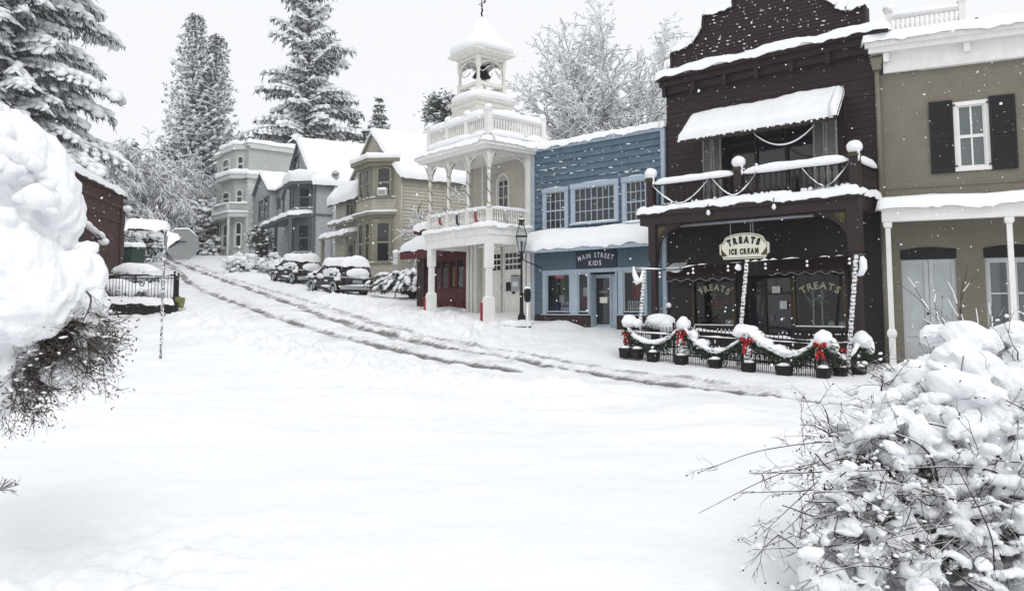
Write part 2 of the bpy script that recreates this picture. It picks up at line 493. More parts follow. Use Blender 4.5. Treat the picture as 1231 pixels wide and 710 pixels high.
def ground():
    ys = []; y = -5.0
    while y < 165:
        ys.append(y); y += .03 + .0062 * max(y, 0)
    ys = np.array(ys)
    rin = np.linspace(-.78, .78, 900); rout = np.linspace(.80, 1.25, 30)
    rs = np.concatenate([-rout[::-1], rin, rout])
    Y = np.repeat(ys[:, None], len(rs), 1); X = rs[None, :] * (Y + 6.5)
    z = _smooth_prof(Y) + walk_rise(X, Y)
    dA, sA = poly_dist(X, Y, RUTS[1][0])
    dM = np.minimum(poly_dist(X, Y, RUTS[0][0])[0], dA)
    # packed road bed, sunk between its ploughed banks
    bed = np.clip(1 - dM / 2.6, 0, 1); bed = bed * bed * (3 - 2 * bed)
    dirt = np.zeros(X.shape)
    warp = fbm(X * .8, Y * .8, 3, 5) * .3
    for pl, w, k in RUTS:
        d, sg = poly_dist(X, Y, pl)
        d = np.abs(d * sg + warp)
        g = (.55 * np.exp(-(d / w) ** 2) + .5 * np.exp(-((d - w * .55) / (w * .32)) ** 2)) * k
        patch = np.clip(.75 + 1.1 * fbm(X * .55, Y * .55, 3, 11) + 1.5 * fbm(X * 3.5, Y * 3.5, 3, 13), .35, 1.3)
        dirt = np.maximum(dirt, g * patch)
        z -= .055 * np.exp(-(d / (w * 1.2)) ** 2) * k
        z += .03 * np.exp(-((d - w * 1.9) / (w * .8)) ** 2) * k * (1 + 2 * fbm(X * 3, Y * 3, 3, 21))
    dirt = np.maximum(dirt, bed * .22 * np.clip(.5 + 1.6 * fbm(X * 1.7, Y * 1.7, 4, 31), 0, 1))
    # ploughed lumps along the road, softer drifts elsewhere
    bank = np.exp(-((dM - 2.6) / 1.5) ** 2)
    lump = np.abs(fbm(X * 1.5, Y * 1.5, 4, 41, .55))
    lump2 = np.clip(fbm(X * 3.4, Y * 3.4, 4, 43, .6) + .02, 0, 1)
    near_f = np.clip((Y - 8.5) / 3.0, 0, 1)
    z += bank * (.04 + .30 * lump + .30 * lump2) * np.clip(1.25 - Y / 90, .35, 1) * near_f * np.clip(1 - (X + 1.5) / 4, .15, 1)
    z += near_f * np.clip(1 - bed, 0, 1) * (.16 * fbm(X * .45, Y * .9, 4, 51) + .05 * np.abs(fbm(X * 2.2, Y * 2.6, 4, 53)))
    z += (1 - near_f) * (.08 * fbm(X * .6, Y * .9, 3, 55) + .018 * fbm(X * 2.3, Y * 3.1, 3, 56) + .008 * fbm(X * 6, Y * 7, 3, 57))
    bF = (X - 4.95) * FB.n.x + (Y - 24.97) * FB.n.y; aF = (X - 4.95) * FB.u.x + (Y - 24.97) * FB.u.y
    fm = np.clip((5.4 - bF) / 1.0, 0, 1) * np.clip((aF + .6) / .8, 0, 1) * np.clip((9 - aF) / 1.5, 0, 1)
    z0_ = _smooth_prof(Y) + walk_rise(X, Y)
    z = z + (z0_ + (z - z0_) * .25 - .05 - z) * fm
    # low ridges left by an earlier plough pass, running across the view
    for yr, am, sd in ((9.7, .10, 61), (10.6, .07, 63), (11.9, .10, 65), (13.6, .12, 66), (15.2, .10, 68)):
        yy = yr + .9 * fbm(X * .25, X * 0 + sd, 2, 67)
        z += am * np.exp(-((Y - yy) / .35) ** 2) * np.clip(.45 + 1.6 * fbm(X * .5, Y * .8 + sd, 3, 69), 0, 1.3) * np.clip(1 - (X - 3) / 4, .2, 1)
    # scuffed patch at the near left
    sc = np.exp(-(((X + 2.6) / 1.2) ** 2 + ((Y - 5.1) / .9) ** 2))
    z += sc * (.11 * fbm(X * 6, Y * 9, 3, 71) - .04)
    # upper side street by the far railing runs behind the brick shop
    n0, n1 = X.shape
    vs = np.stack([X, Y, z], -1).reshape(-1, 3)
    idx = np.arange(n0 * n1).reshape(n0, n1)
    q = np.stack([idx[:-1, :-1], idx[:-1, 1:], idx[1:, 1:], idx[1:, :-1]], -1).reshape(-1, 4)
    me = bpy.data.meshes.new('snowy_ground')
    me.vertices.add(len(vs)); me.vertices.foreach_set('co', vs.ravel())
    me.loops.add(q.size); me.loops.foreach_set('vertex_index', q.ravel().astype(np.int32))
    me.polygons.add(len(q)); me.polygons.foreach_set('loop_start', np.arange(0, q.size, 4, dtype=np.int32))
    me.polygons.foreach_set('use_smooth', np.ones(len(q), bool))
    me.update(calc_edges=True)
    at_ = me.attributes.new('slush', 'FLOAT', 'POINT')
    at_.data.foreach_set('value', np.clip(dirt, 0, 1).ravel().astype(np.float32))
    m, nt, b = _new('ground_snow')
    pos = N(nt, 'ShaderNodeNewGeometry').outputs['Position']
    a = N(nt, 'ShaderNodeAttribute'); a.attribute_name = 'slush'
    nz = _noise(nt, pos, 7, 7, .75)
    ad = N(nt, 'ShaderNodeMath', operation='MULTIPLY_ADD'); ad.inputs[1].default_value = .9; ad.inputs[2].default_value = -.45
    nt.links.new(nz, ad.inputs[0])
    sm = N(nt, 'ShaderNodeMath', operation='ADD'); nt.links.new(ad.outputs[0], sm.inputs[0]); nt.links.new(a.outputs['Fac'], sm.inputs[1])
    mu = N(nt, 'ShaderNodeMath', operation='MULTIPLY'); nt.links.new(sm.outputs[0], mu.inputs[0])
    mr2 = N(nt, 'ShaderNodeMapRange'); mr2.inputs['From Max'].default_value = .2; nt.links.new(a.outputs['Fac'], mr2.inputs['Value'])
    nt.links.new(mr2.outputs[0], mu.inputs[1])
    col = _ramp(nt, mu.outputs[0], [(.0, SNOWC), (.18, (.72, .73, .75)), (.45, (.36, .36, .365)), (.85, (.16, .157, .155))])
    nt.links.new(col, b.inputs['Base Color']); b.inputs['Roughness'].default_value = .6; b.inputs['Specular IOR Level'].default_value = .25
    bp = N(nt, 'ShaderNodeBump'); bp.inputs['Strength'].default_value = .55; bp.inputs['Distance'].default_value = .03
    nt.links.new(_noise(nt, pos, 11, 6, .65), bp.inputs['Height']); nt.links.new(bp.outputs[0], b.inputs['Normal'])
    me.materials.append(m)
    o = bpy.data.objects.new('snowy_ground', me); C.objects.link(o)
    tag(o, kind='structure')
ground()

# ------------------------------------------------------------------ text
def glyphs(txt, size, shear=0, bold=.0):
    """list of (width, verts, faces) of every letter, lying in x/y"""
    out = []
    for ch in txt:
        if ch == ' ': out.append((size * .32, None, None)); continue
        cu = bpy.data.curves.new('letter', 'FONT'); cu.body = ch; cu.size = size; cu.offset = bold; cu.extrude = 0; cu.resolution_u = 3
        ob = bpy.data.objects.new('letter', cu); C.objects.link(ob)
        dg = bpy.context.evaluated_depsgraph_get(); me = bpy.data.meshes.new_from_object(ob.evaluated_get(dg))
        vs = [v.co.copy() for v in me.vertices]; fs = [tuple(p.vertices) for p in me.polygons]
        x0 = min(v.x for v in vs); x1 = max(v.x for v in vs)
        vs = [V((v.x - x0, v.y, 0)) for v in vs]
        out.append((x1 - x0, vs, fs))
        bpy.data.objects.remove(ob); bpy.data.curves.remove(cu); bpy.data.meshes.remove(me)
    return out
def lettering(mb, F, txt, a, z, b, size, width=None, rise=0.0, mi=0, bold=.006, serif=0, gap=.12):
    """text centred on (a, z) of a facade plane, set on an arc that rises by `rise` in the middle"""
    gl = glyphs(txt, size, bold=bold * size * 3)
    tot = sum(g[0] for g in gl) + gap * size * (len(gl) - 1)
    kx = (width / tot) if width else 1
    x = -tot / 2
    for w, vs, fs in gl:
        cx = x + w / 2
        if vs:
            th = 0; dz = 0
            if rise:
                h = tot / 2; R = (h * h * kx * kx + rise * rise) / (2 * rise)
                th = math.asin(max(-1, min(1, cx * kx / R))); dz = R * (math.cos(th) - 1) + rise
            pts = []
            xs = [v.x for v in vs]
            pv = list(vs); pf = list(fs)
            if serif:
                sw, sh = size * .12, size * .09
                top = max(v.y for v in vs)
                x_lo, x_hi = 0, w
                ch = None
            for v in pv:
                lx = (v.x - w / 2) * kx; ly = v.y - size * .35
                pts.append(F.p(a + cx * kx * (1 if not rise else 1) + (lx * math.cos(th) + ly * math.sin(th)) - 0, b, z + dz + (-lx * math.sin(th) + ly * math.cos(th))))
            mb.add(pts, pf, mi)
        x += w + gap * size

# ------------------------------------------------------------------ building helpers
def cells(a0, a1, z0, z1, holes):
    A = sorted(set([a0, a1] + [h[0] for h in holes] + [h[1] for h in holes])); Z = sorted(set([z0, z1] + [h[2] for h in holes] + [h[3] for h in holes]))
    A = [a for a in A if a0 <= a <= a1]; Z = [z for z in Z if z0 <= z <= z1]
    for x0, x1 in zip(A, A[1:]):
        for y0, y1 in zip(Z, Z[1:]):
            cx, cy = (x0 + x1) / 2, (y0 + y1) / 2
            if not any(h[0] < cx < h[1] and h[2] < cy < h[3] for h in holes): yield x0, x1, y0, y1
def flat_wall(mb, F, a0, a1, z0, z1, holes=(), b=0, deep=.22, mi=0):
    p = F.p
    for x0, x1, y0, y1 in cells(a0, a1, z0, z1, holes):
        mb.poly([p(x0, b, y0), p(x1, b, y0), p(x1, b, y1), p(x0, b, y1)], mi)
    for x0, x1, y0, y1 in holes:
        mb.poly([p(x0, b, y0), p(x0, b - deep, y0), p(x0, b - deep, y1), p(x0, b, y1)], mi)
        mb.poly([p(x1, b, y0), p(x1, b, y1), p(x1, b - deep, y1), p(x1, b - deep, y0)], mi)
        mb.poly([p(x0, b, y1), p(x0, b - deep, y1), p(x1, b - deep, y1), p(x1, b, y1)], mi)
        mb.poly([p(x0, b, y0), p(x1, b, y0), p(x1, b - deep, y0), p(x0, b - deep, y0)], mi)
def lap_wall(mb, F, a0, a1, z0, z1, step, holes=(), b=0, proud=.04, mi=0, lim=None):
    """overlapping boards; lim(z) optionally narrows a gable"""
    p = F.p
    n = max(1, round((z1 - z0) / step)); st = (z1 - z0) / n
    for i in range(n):
        y0 = z0 + i * st; y1 = y0 + st
        l0, l1 = (a0, a1) if not lim else lim((y0 + y1) / 2)
        segs = [(l0, l1)]
        for h in holes:
            if h[2] < (y0 + y1) / 2 < h[3]:
                ns = []
                for s0, s1 in segs:
                    if h[1] <= s0 or h[0] >= s1: ns.append((s0, s1)); continue
                    if h[0] > s0: ns.append((s0, h[0]))
                    if h[1] < s1: ns.append((h[1], s1))
                segs = ns
        j = random.uniform(-.004, .004)
        for s0, s1 in segs:
            if s1 - s0 < .01: continue
            mb.add([p(s0, b + proud + j, y0), p(s1, b + proud + j, y0), p(s1, b + .006, y1), p(s0, b + .006, y1), p(s0, b - .01, y0), p(s1, b - .01, y0)],
                   [(0, 1, 2, 3), (4, 5, 1, 0)], mi)
def arch_pts(a0, a1, z0, z1, rise, n=8):
    c = (a0 + a1) / 2; w = (a1 - a0) / 2
    pts = [(a0, z0), (a1, z0)]
    for k in range(n + 1):
        t = math.pi * k / n
        pts.append((c + w * math.cos(t), z1 - rise + rise * math.sin(t)))
    return pts
def window(F, par, a0, a1, z0, z1, b=0, cols=2, rows=2, trim=.10, mats=None, glass='glass', meet=False, mun=.022, sill=.05, rise=0, proud=.06, snow=True, sash=.035):
    fm = mats
    mb = MB()
    if rise:
        outer = arch_pts(a0 - trim, a1 + trim, z0, z1 + trim, rise + trim * .6, 10); inner = arch_pts(a0, a1, z0, z1, rise, 10)
        n = len(outer)
        for i in range(1, n):
            o0, o1, i0, i1 = outer[i], outer[(i + 1) % n], inner[i], inner[(i + 1) % n]
            q = [F.p(*x) for x in [(o0[0], b, o0[1]), (o1[0], b, o1[1]), (o1[0], b + proud, o1[1]), (o0[0], b + proud, o0[1])]]
            r = [F.p(*x) for x in [(i0[0], b, i0[1]), (i1[0], b, i1[1]), (i1[0], b + proud, i1[1]), (i0[0], b + proud, i0[1])]]
            mb.add(q + r, [(0, 1, 2, 3), (4, 7, 6, 5), (3, 2, 6, 7)])
    else:
        mb.fbox(F, a0 - trim, a0, b, b + proud, z0, z1); mb.fbox(F, a1, a1 + trim, b, b + proud, z0, z1)
        mb.fbox(F, a0 - trim - .02, a1 + trim + .02, b, b + proud + .02, z1, z1 + trim * 1.15)
    if sill: mb.fbox(F, a0 - trim - .03, a1 + trim + .03, b, b + proud + .06, z0 - sill, z0)
    zt = z1 - (rise * .35 if rise else 0)
    if sash:
        mb.fbox(F, a0, a0 + sash, b + .014, b + .042, z0, zt); mb.fbox(F, a1 - sash, a1, b + .014, b + .042, z0, zt)
        mb.fbox(F, a0 + sash, a1 - sash, b + .014, b + .042, z0, z0 + sash * 1.4)
        if not rise: mb.fbox(F, a0 + sash, a1 - sash, b + .014, b + .042, z1 - sash, z1)
    for i in range(1, cols):
        x = a0 + (a1 - a0) * i / cols; mb.fbox(F, x - mun / 2, x + mun / 2, b + .015, b + .036, z0 + .02, z1 - (.02 if not rise else 0))
    for j in range(1, rows):
        y = z0 + (z1 - z0) * j / rows
        h = mun / 2 * (2.0 if (meet and j * 2 == rows) else 1)
        mb.fbox(F, a0 + .02, a1 - .02, b + .0155, b + (.045 if h > mun / 2 else .034), y - h, y + h)
    w = mb.build('window', fm, par)
    g = MB()
    if rise: g.poly([F.p(a, b + .012, z) for a, z in arch_pts(a0, a1, z0, z1, rise, 10)])
    else: g.poly([F.p(a0, b + .012, z0), F.p(a1, b + .012, z0), F.p(a1, b + .012, z1), F.p(a0, b + .012, z1)])
    g.build('pane', M[glass], w)
    if snow:
        s = MB()
        if sill: snow_strip(s, [F.p(a0 - trim, b + proud + .01, z0 + .0), F.p(a1 + trim, b + proud + .01, z0)], .10, random.uniform(.03, .07))
        if not rise and random.random() < .8:
            c = random.uniform(.2, .6); d = random.uniform(.3, .5)
            snow_strip(s, [F.p(a0 - trim + (a1 - a0) * (c - .2), b + proud * .6, z1 + trim * 1.15), F.p(a0 + (a1 - a0) * min(c + d, 1.0), b + proud * .6, z1 + trim * 1.15)], .08, .035)
        s.build('snow_ledge', M['snow'], w)
    return w
def baluster_rail(mb, F, a0, a1, b, z0, z1, n, prof=None, mi=0, along='a', fixed=0, tw=.035, th=.05, turned=True, low=.06):
    """rails and turned balusters from a0 to a1 (or along b when along='b')"""
    P = (lambda t: F.p(t, b, 0)) if along == 'a' else (lambda t: F.p(fixed, t, 0))
    def bar(t0, t1, y0, y1, w):
        if along == 'a': mb.fbox(F, t0, t1, b - w, b + w, y0, y1, mi)
        else: mb.fbox(F, fixed - w, fixed + w, t0, t1, y0, y1, mi)
    bar(a0, a1, z1 - th, z1, tw); bar(a0, a1, z0 + low, z0 + low + th * .8, tw * .9)
    h = z1 - z0 - th - low - th * .8; y = z0 + low + th * .8
    for i in range(n):
        t = a0 + (a1 - a0) * (i + .5) / n
        if turned: mb.lathe(P(t) + UP * y, [(.016, 0), (.03, h * .12), (.038, h * .3), (.018, h * .55), (.016, h * .7), (.028, h * .85), (.018, h)], 6, mi)
        else: mb.tube([P(t) + UP * y, P(t) + UP * (y + h)], .012, 4, mi)

def dabs(mb, F, a0, a1, z0, z1, n, b=.05, step=None, size=(.03, .012), inside=None):
    """little lumps of snow caught on boards or bricks"""
    for i in range(n):
        a = random.uniform(a0, a1); z = random.uniform(z0, z1)
        if step: z = z0 + round((z - z0) / step) * step
        if inside and not inside(a, z): continue
        k = random.random() ** 2
        mb.blob(F.p(a, b, z), (size[0] * (.5 + 1.6 * k), .02, size[1] * (.6 + 1.5 * k)), 1, .3)

R_ = lambda F, *a, **k: F.rect(*a, **k)
# ================================================================== dark brown store
F = FB
W = 6.40
store = thing('ice_cream_store', 'dark brown false fronted store with balcony and scalloped awnings behind the garlanded fence', 'shop building', F.p(W / 2, 0, -1.3))
ZC = 7.36; ZD = 2.92; BD = 1.79
mb = MB()
up_open = (*F.hit(868, 190)[:1], F.hit(980, 180)[0], ZD, F.hit(925, 146)[1])
lw = (F.hit(836, 360)[0], F.hit(883, 360)[0], -.47, F.hit(858, 338)[1])
rw = (F.hit(957, 360)[0], F.hit(1017, 360)[0], -.47, F.hit(987, 326)[1])
dr = (F.hit(893, 360)[0], F.hit(951, 360)[0], -1.25, F.hit(922, 333)[1])
lap_wall(mb, F, .03, W, ZD - .4, ZC - .3, .17, [up_open], proud=.022)
lw_ = MB(); lap_wall(lw_, F, .03, W, -1.9, ZD - .4, .17, [lw, rw, dr], proud=.022); lw_.build('lower_wall', M['brown_shaded'], store)
mb.fbox(F, .03, W, -9, -1.3, -1.9, ZC - .02)
mb.fbox(F, .03, W, -1.3, -.02, 1.05, ZD - .02); mb.fbox(F, .03, W, -1.3, -.02, up_open[3] + .01, ZC - .02)
mb.fbox(F, .03, up_open[0], -1.3, -.02, ZD - .02, up_open[3] + .01); mb.fbox(F, up_open[1], W, -1.3, -.02, ZD - .02, up_open[3] + .01)
mb.fbox(F, .03, .2, -1.3, -.02, -1.9, 1.05); mb.fbox(F, W - .3, W, -1.3, -.02, -1.9, 1.05)
mb.fbox(F, lw[0], lw[1], -.2, -.02, -1.9, lw[2]); mb.fbox(F, rw[0], rw[1], -.2, -.02, -1.9, rw[2])
mb.build('wall', M['brown'], store)
# parapet: stepped and scrolled false front
cA = (F.hit(807, 70)[0] + F.hit(1040, 15)[0]) / 2
half = [F.hit(*p) for p in ((807, 76), (807, 64.5), (824, 58.5), (833, 51), (840, 42), (844.5, 33), (845.5, 19), (881, 9.5))]
half = [(a - cA, z) for a, z in half]
zs = half[-1][1]
half += [(half[-1][0], zs + .28), (half[-1][0] + .12, zs + .45), (half[-1][0] + .45, zs + .60), (0, zs + .68)]
half[0] = (half[0][0], ZC - .05)
outl = [(cA + a, z) for a, z in half] + [(cA - a, z) for a, z in half[-2::-1]]
outl = [(a, z + .02) for a, z in outl]
def in_par(a, z):
    n = len(outl); c = False
    for i in range(n):
        (x0, y0), (x1, y1) = outl[i], outl[i - 1]
        if (y0 > z) != (y1 > z) and a < (x1 - x0) * (z - y0) / (y1 - y0) + x0: c = not c
    return c
def par_lim(z):
    xs = []
    for i in range(len(outl)):
        (x0, y0), (x1, y1) = outl[i], outl[i - 1]
        if (y0 > z) != (y1 > z): xs.append((x1 - x0) * (z - y0) / (y1 - y0) + x0)
    return (min(xs), max(xs)) if xs else (cA, cA)
mb = MB()
mb.prism(F, outl, -.35, -.03)
lap_wall(mb, F, 0, W, ZC, zs + .66, .11, b=-.03, proud=.02, lim=par_lim)
n = len(outl)
for i in range(1, n):                    # raised coping along the scrolls
    a, b_ = outl[i - 1], outl[i]
    if abs(a[0] - b_[0]) + abs(a[1] - b_[1]) < .01: continue
    mb.tube([F.p(a[0], .0, a[1]), F.p(b_[0], .0, b_[1])], .045, 5, 0, False)
pp = mb.build('parapet', M['brown'], store)
s = MB()
for i in range(1, n - 1):
    a, b_ = outl[i], outl[i + 1]
    if abs(b_[0] - a[0]) > abs(b_[1] - a[1]) * .45 and abs(b_[0] - a[0]) > .08:
        th = .20 if abs(b_[1] - a[1]) < .35 else .12
        snow_patch(s, F.p(a[0], -.36, a[1]), F.p(b_[0], -.36, b_[1]), F.p(b_[0], .07, b_[1]), F.p(a[0], .07, a[1]), th, 8, 4)
dabs(s, F, cA - 3, cA + 3, ZC + .25, zs + .6, 250, b=0, step=.11, size=(.028, .011), inside=lambda a, z: in_par(a, z) and in_par(a + .1, z) and in_par(a - .1, z))
tag(s.build('clinging_snow', M['snow'], pp), kind='stuff')
# cornice
mb = MB()
mb.fbox(F, -.02, W + .35, 0.025, .16, ZC - .52, ZC - .30); mb.fbox(F, -.06, W + .40, .025, .30, ZC - .30, ZC - .12); mb.fbox(F, -.12, W + .46, .0, .44, ZC - .12, ZC - .0)
for i in range(7):
    a = .1 + i * (W - .2) / 6; mb.fbox(F, a - .06, a + .06, .162, .29, ZC - .62, ZC - .302)
cn = mb.build('cornice', M['brown'], store)
s = MB(); snow_patch(s, F.p(-.16, -.05, ZC), F.p(W + .5, -.05, ZC), F.p(W + .5, .5, ZC), F.p(-.16, .5, ZC), .27, 60, 6, amp=.12)
s.build('snow_ledge', M['snow'], cn)
# upper awning
mb = MB()
a0, a1 = F.hit(832, 141)[0], F.hit(1016, 109)[0]; zt = F.hit(925, 125)[1]; a0b, a1b = F.hit(814, 170, .95)[0], F.hit(1006, 139, .95)[0]; zb = F.hit(910, 154, .95)[1]
A = [F.p(a0, .05, zt), F.p(a1, .05, zt), F.p(a1b, .95, zb), F.p(a0b, .95, zb)]
mb.slab(A, .03)
nsc = 26                                  # scalloped valance
vs = [];
for i in range(nsc * 4 + 1):
    t = i / (nsc * 4); a = a0b + (a1b - a0b) * t; dz = .10 + .045 * abs(math.sin(math.pi * i / 4))
    vs += [F.p(a, .955, zb - .005), F.p(a, .955, zb - dz)]
mb.add(vs, [(2 * i, 2 * i + 1, 2 * i + 3, 2 * i + 2) for i in range(nsc * 4)])
mb.tube([F.p(a1 - .02, .05, zt - .1), F.p(a1 - .02, .05, zb - .6)], .02, 5)
aw = mb.build('awning', M['brown2'], store)
s = MB(); snow_patch(s, A[0] - F.n * .05, A[1] - F.n * .05, A[2] + UP * .0, A[3], .21, 50, 14, amp=.14)
dabs(s, F, a0b, a1b, zb - .03, zb - .02, 40, b=.97, size=(.03, .02)); s.build('awning_snow', M['snow'], aw)
# upper opening: dark glazing between two pairs of louvred shutters
mb = MB(); mb.poly([F.p(up_open[0], -.35, up_open[2]), F.p(up_open[1], -.35, up_open[2]), F.p(up_open[1], -.35, up_open[3]), F.p(up_open[0], -.35, up_open[3])])
for f in (.33, .66):
    x = up_open[0] + (up_open[1] - up_open[0]) * f
wn = MB()
for f in (0.0, .335, .665, 1.0):
    x = up_open[0] + (up_open[1] - up_open[0]) * f; wn.fbox(F, x - .04, x + .04, -.35, -.27, up_open[2], up_open[3] - .02)
wn.fbox(F, up_open[0], up_open[1], -.35, -.28, up_open[3] - .5, up_open[3] - .44)
w_ = wn.build('window', M['brown2'], store); mb.build('pane', M['glass'], w_)
for x0, x1 in ((846, 857), (858, 868), (979, 993), (994, 1008)):
    r0, r1 = F.hit(x0, 195)[0], F.hit(x1, 190)[0]; sh = MB(); zz0, zz1 = ZD + .25, up_open[3] - .25
    sh.fbox(F, r0, r0 + .05, .026, .07, zz0, zz1); sh.fbox(F, r1 - .05, r1, .026, .07, zz0, zz1); sh.fbox(F, r0, r1, .027, .069, zz0 + .8, zz0 + .86)
    k = zz0
    while k < zz1:
        sh.add([F.p(r0 + .05, .065, k), F.p(r1 - .05, .065, k), F.p(r1 - .05, .03, k + .05), F.p(r0 + .05, .03, k + .05)], [(0, 1, 2, 3)]); k += .055
    sh.build('shutter', M['shutgrey'], store)
mb = MB(); pts = [F.p(F.hit(907, 160, .8)[0], .8, zb - .12)]
e0 = F.hit(907, 160, .8)[0]; e1 = F.hit(979, 158, .8)[0]
pts = [F.p(e0 + (e1 - e0) * t / 16, .8, zb - .13 - .42 * (1 - (2 * t / 16 - 1) ** 2)) for t in range(17)]
mb.tube(pts, .014, 5); snow_strip(mb, pts, .045, .03, droop=.5); mb.build('light_string', M['snow'], store)
# balcony
bal = MB(); bal.fbox(F, .06, 6.46, .03, BD, ZD - .10, ZD - .02); bal.fbox(F, .10, 6.42, BD - .14, BD - .02, ZD - .42, ZD - .10)
bal.fbox(F, 6.30, 6.42, .03, BD - .14, ZD - .42, ZD - .10); bal.fbox(F, .10, .22, .03, BD - .14, ZD - .42, ZD - .10)
bal.fbox(F, .04, 6.48, BD - .0, BD + .05, ZD - .16, ZD - .03)
bal.fbox(F, .22, 6.30, .03, BD - .14, ZD - .40, ZD - .36)
balc = bal.build('balcony', M['brown2'], store)
s = MB(); snow_patch(s, F.p(.02, BD - .55, ZD - .02), F.p(6.5, BD - .55, ZD - .02), F.p(6.5, BD + .09, ZD - .02), F.p(.02, BD + .09, ZD - .02), .20, 70, 8, amp=.22)
snow_patch(s, F.p(6.05, .05, ZD - .02), F.p(6.52, .05, ZD - .02), F.p(6.52, BD - .4, ZD - .02), F.p(6.05, BD - .4, ZD - .02), .22, 8, 14)
s.build('balcony_snow', M['snow'], balc)
zr = F.hit(950, 203, BD)[1]
pa = [F.hit(778, 220, BD)[0] + .06, F.hit(886, 215, BD)[0], F.hit(1027, 205, BD)[0] - .02]
zr = ZD + .80
ra = MB()
baluster_rail(ra, F, pa[0], pa[1], BD - .12, ZD, zr, 15, tw=.05, th=.07, low=.10); baluster_rail(ra, F, pa[1], pa[2], BD - .12, ZD, zr, 19, tw=.05, th=.07, low=.10)
baluster_rail(ra, F, .05, BD - .12, 0, ZD, zr, 9, along='b', fixed=pa[2], tw=.05, th=.07, low=.10)
rail = ra.build('railing', M['brown2'], balc)
s = MB()
snow_strip(s, [F.p(pa[0] + .12, BD - .12, zr), F.p(pa[1] - .1, BD - .12, zr)], .24, .17, amp=.1); snow_strip(s, [F.p(pa[1] + .12, BD - .12, zr), F.p(pa[2] - .12, BD - .12, zr)], .26, .19, amp=.1)
snow_strip(s, [F.p(pa[2], BD - .3, zr), F.p(pa[2], .15, zr)], .24, .20, amp=.1)
for i in range(60):
    a = random.uniform(pa[0], pa[2]); s.blob(F.p(a, BD - .10, ZD + .17), (.05, .04, .07 * random.random() + .02), 1, .3)
s.build('railing_snow', M['snow'], balc)
for a in pa:
    po = MB(); po.sqpost(F, a, BD - .12, [(.11, ZD), (.11, zr + .08)]); po.sqpost(F, a, BD - .12, [(.13, zr + .081), (.13, zr + .14), (.11, zr + .19)], 1)
    pob = po.build('post', [M['brown2'], M['olive']], balc)
    s = MB(); s.blob(F.p(a, BD - .12, zr + .33), (.19, .19, .17), 3, .08, 2); s.blob(F.p(a + .1, BD - .06, zr + .1), (.05, .05, .16), 2, .2); s.build('snow_cap', M['snow'], pob)
# evergreen swags tied to the rail
ga = MB()
for (x0, x1) in ((pa[0] + .12, (pa[0] + pa[1]) / 2 + .55), (pa[1] - .75, pa[1] + .55), (pa[2] - 1.3, pa[2] - .1)):
    pts = [F.p(x0 + (x1 - x0) * t / 14, BD - .02, zr - .05 - (.62 if x1 - x0 > 1.4 else .55) * (1 - abs(2 * t / 14 - 1) ** 1.6)) for t in range(15)]
    for p in pts:
        for k in range(9):
            d = V((random.gauss(0, 1), random.gauss(0, 1), random.gauss(0, 1))).normalized() * random.uniform(.06, .13)
            e = d.cross(UP).normalized() * .012
            ga.add([p - e, p + e, p + d], [(0, 1, 2)], 0)
    snow_strip(ga, [p + F.n * .02 for p in pts], .045, .026, 1, amp=.9, fr=5)
ga.build('garland', [M['garl'], M['snow']], balc)
# porch posts, frieze and curved braces
zf = ZD - .42
for a, hw in ((pa[0] + .05, .12), (pa[2] - .06, .15)):
    po = MB(); g0 = gz(*F.p(a, BD - .15, 0).xy) - .2
    po.sqpost(F, a, BD - .15, [(hw * .72, g0), (hw * .72, 1.35), (hw, 1.45), (hw, zf)])
    po.build('porch_post', M['brown2'], store)
for sgn, a in ((1, pa[0] + .17), (-1, pa[2] - .21)):
    br = MB(); r = .86
    pts = [(a, zf), (a + sgn * r, zf)] + [(a + sgn * (r - r * math.sin(t * math.pi / 16)), zf - r + r * math.cos(t * math.pi / 16)) for t in range(0, 9)]
    pts = [(a, zf), (a + sgn * r, zf)] + [(a + sgn * (r - r * math.sin(t * math.pi / 16)), zf - .10 - r + r * math.cos(t * math.pi / 16)) for t in range(1, 9)]
    if sgn < 0: pts = pts[::-1]
    br.prism(F, pts, BD - .19, BD - .11)
    q = [(a + sgn * .06, zf - .07), (a + sgn * .36, zf - .07), (a + sgn * .06, zf - .42)]
    br.prism(F, q if sgn > 0 else q[::-1], BD - .105, BD - .095, 1)
    br.build('brace', [M['brown2'], M['gold']], store)
mb = MB(); t0, t1 = F.hit(817, 267, BD - .3), F.hit(978, 254, BD - .3)
mb.tube([F.p(t0[0], BD - .3, zf - .06), F.p(t1[0], BD - .3, zf - .06)], .045, 8); mb.build('light_tube', M['grey'], store)
for px in (852, 931):                     # bare bulbs hung under the balcony edge
    a = F.hit(px, 250, BD + .06)[0]; lb = MB(); lb.tube([F.p(a, BD + .09, ZD + .02), F.p(a, BD + .09, ZD - .16)], .012, 5)
    lb.lathe(F.p(a, BD + .09, ZD - .30), [(.01, 0), (.05, .03), (.06, .08), (.03, .14), (.015, .16)], 8, 1); lb.build('lamp', [M['black'], M['snow']], store)
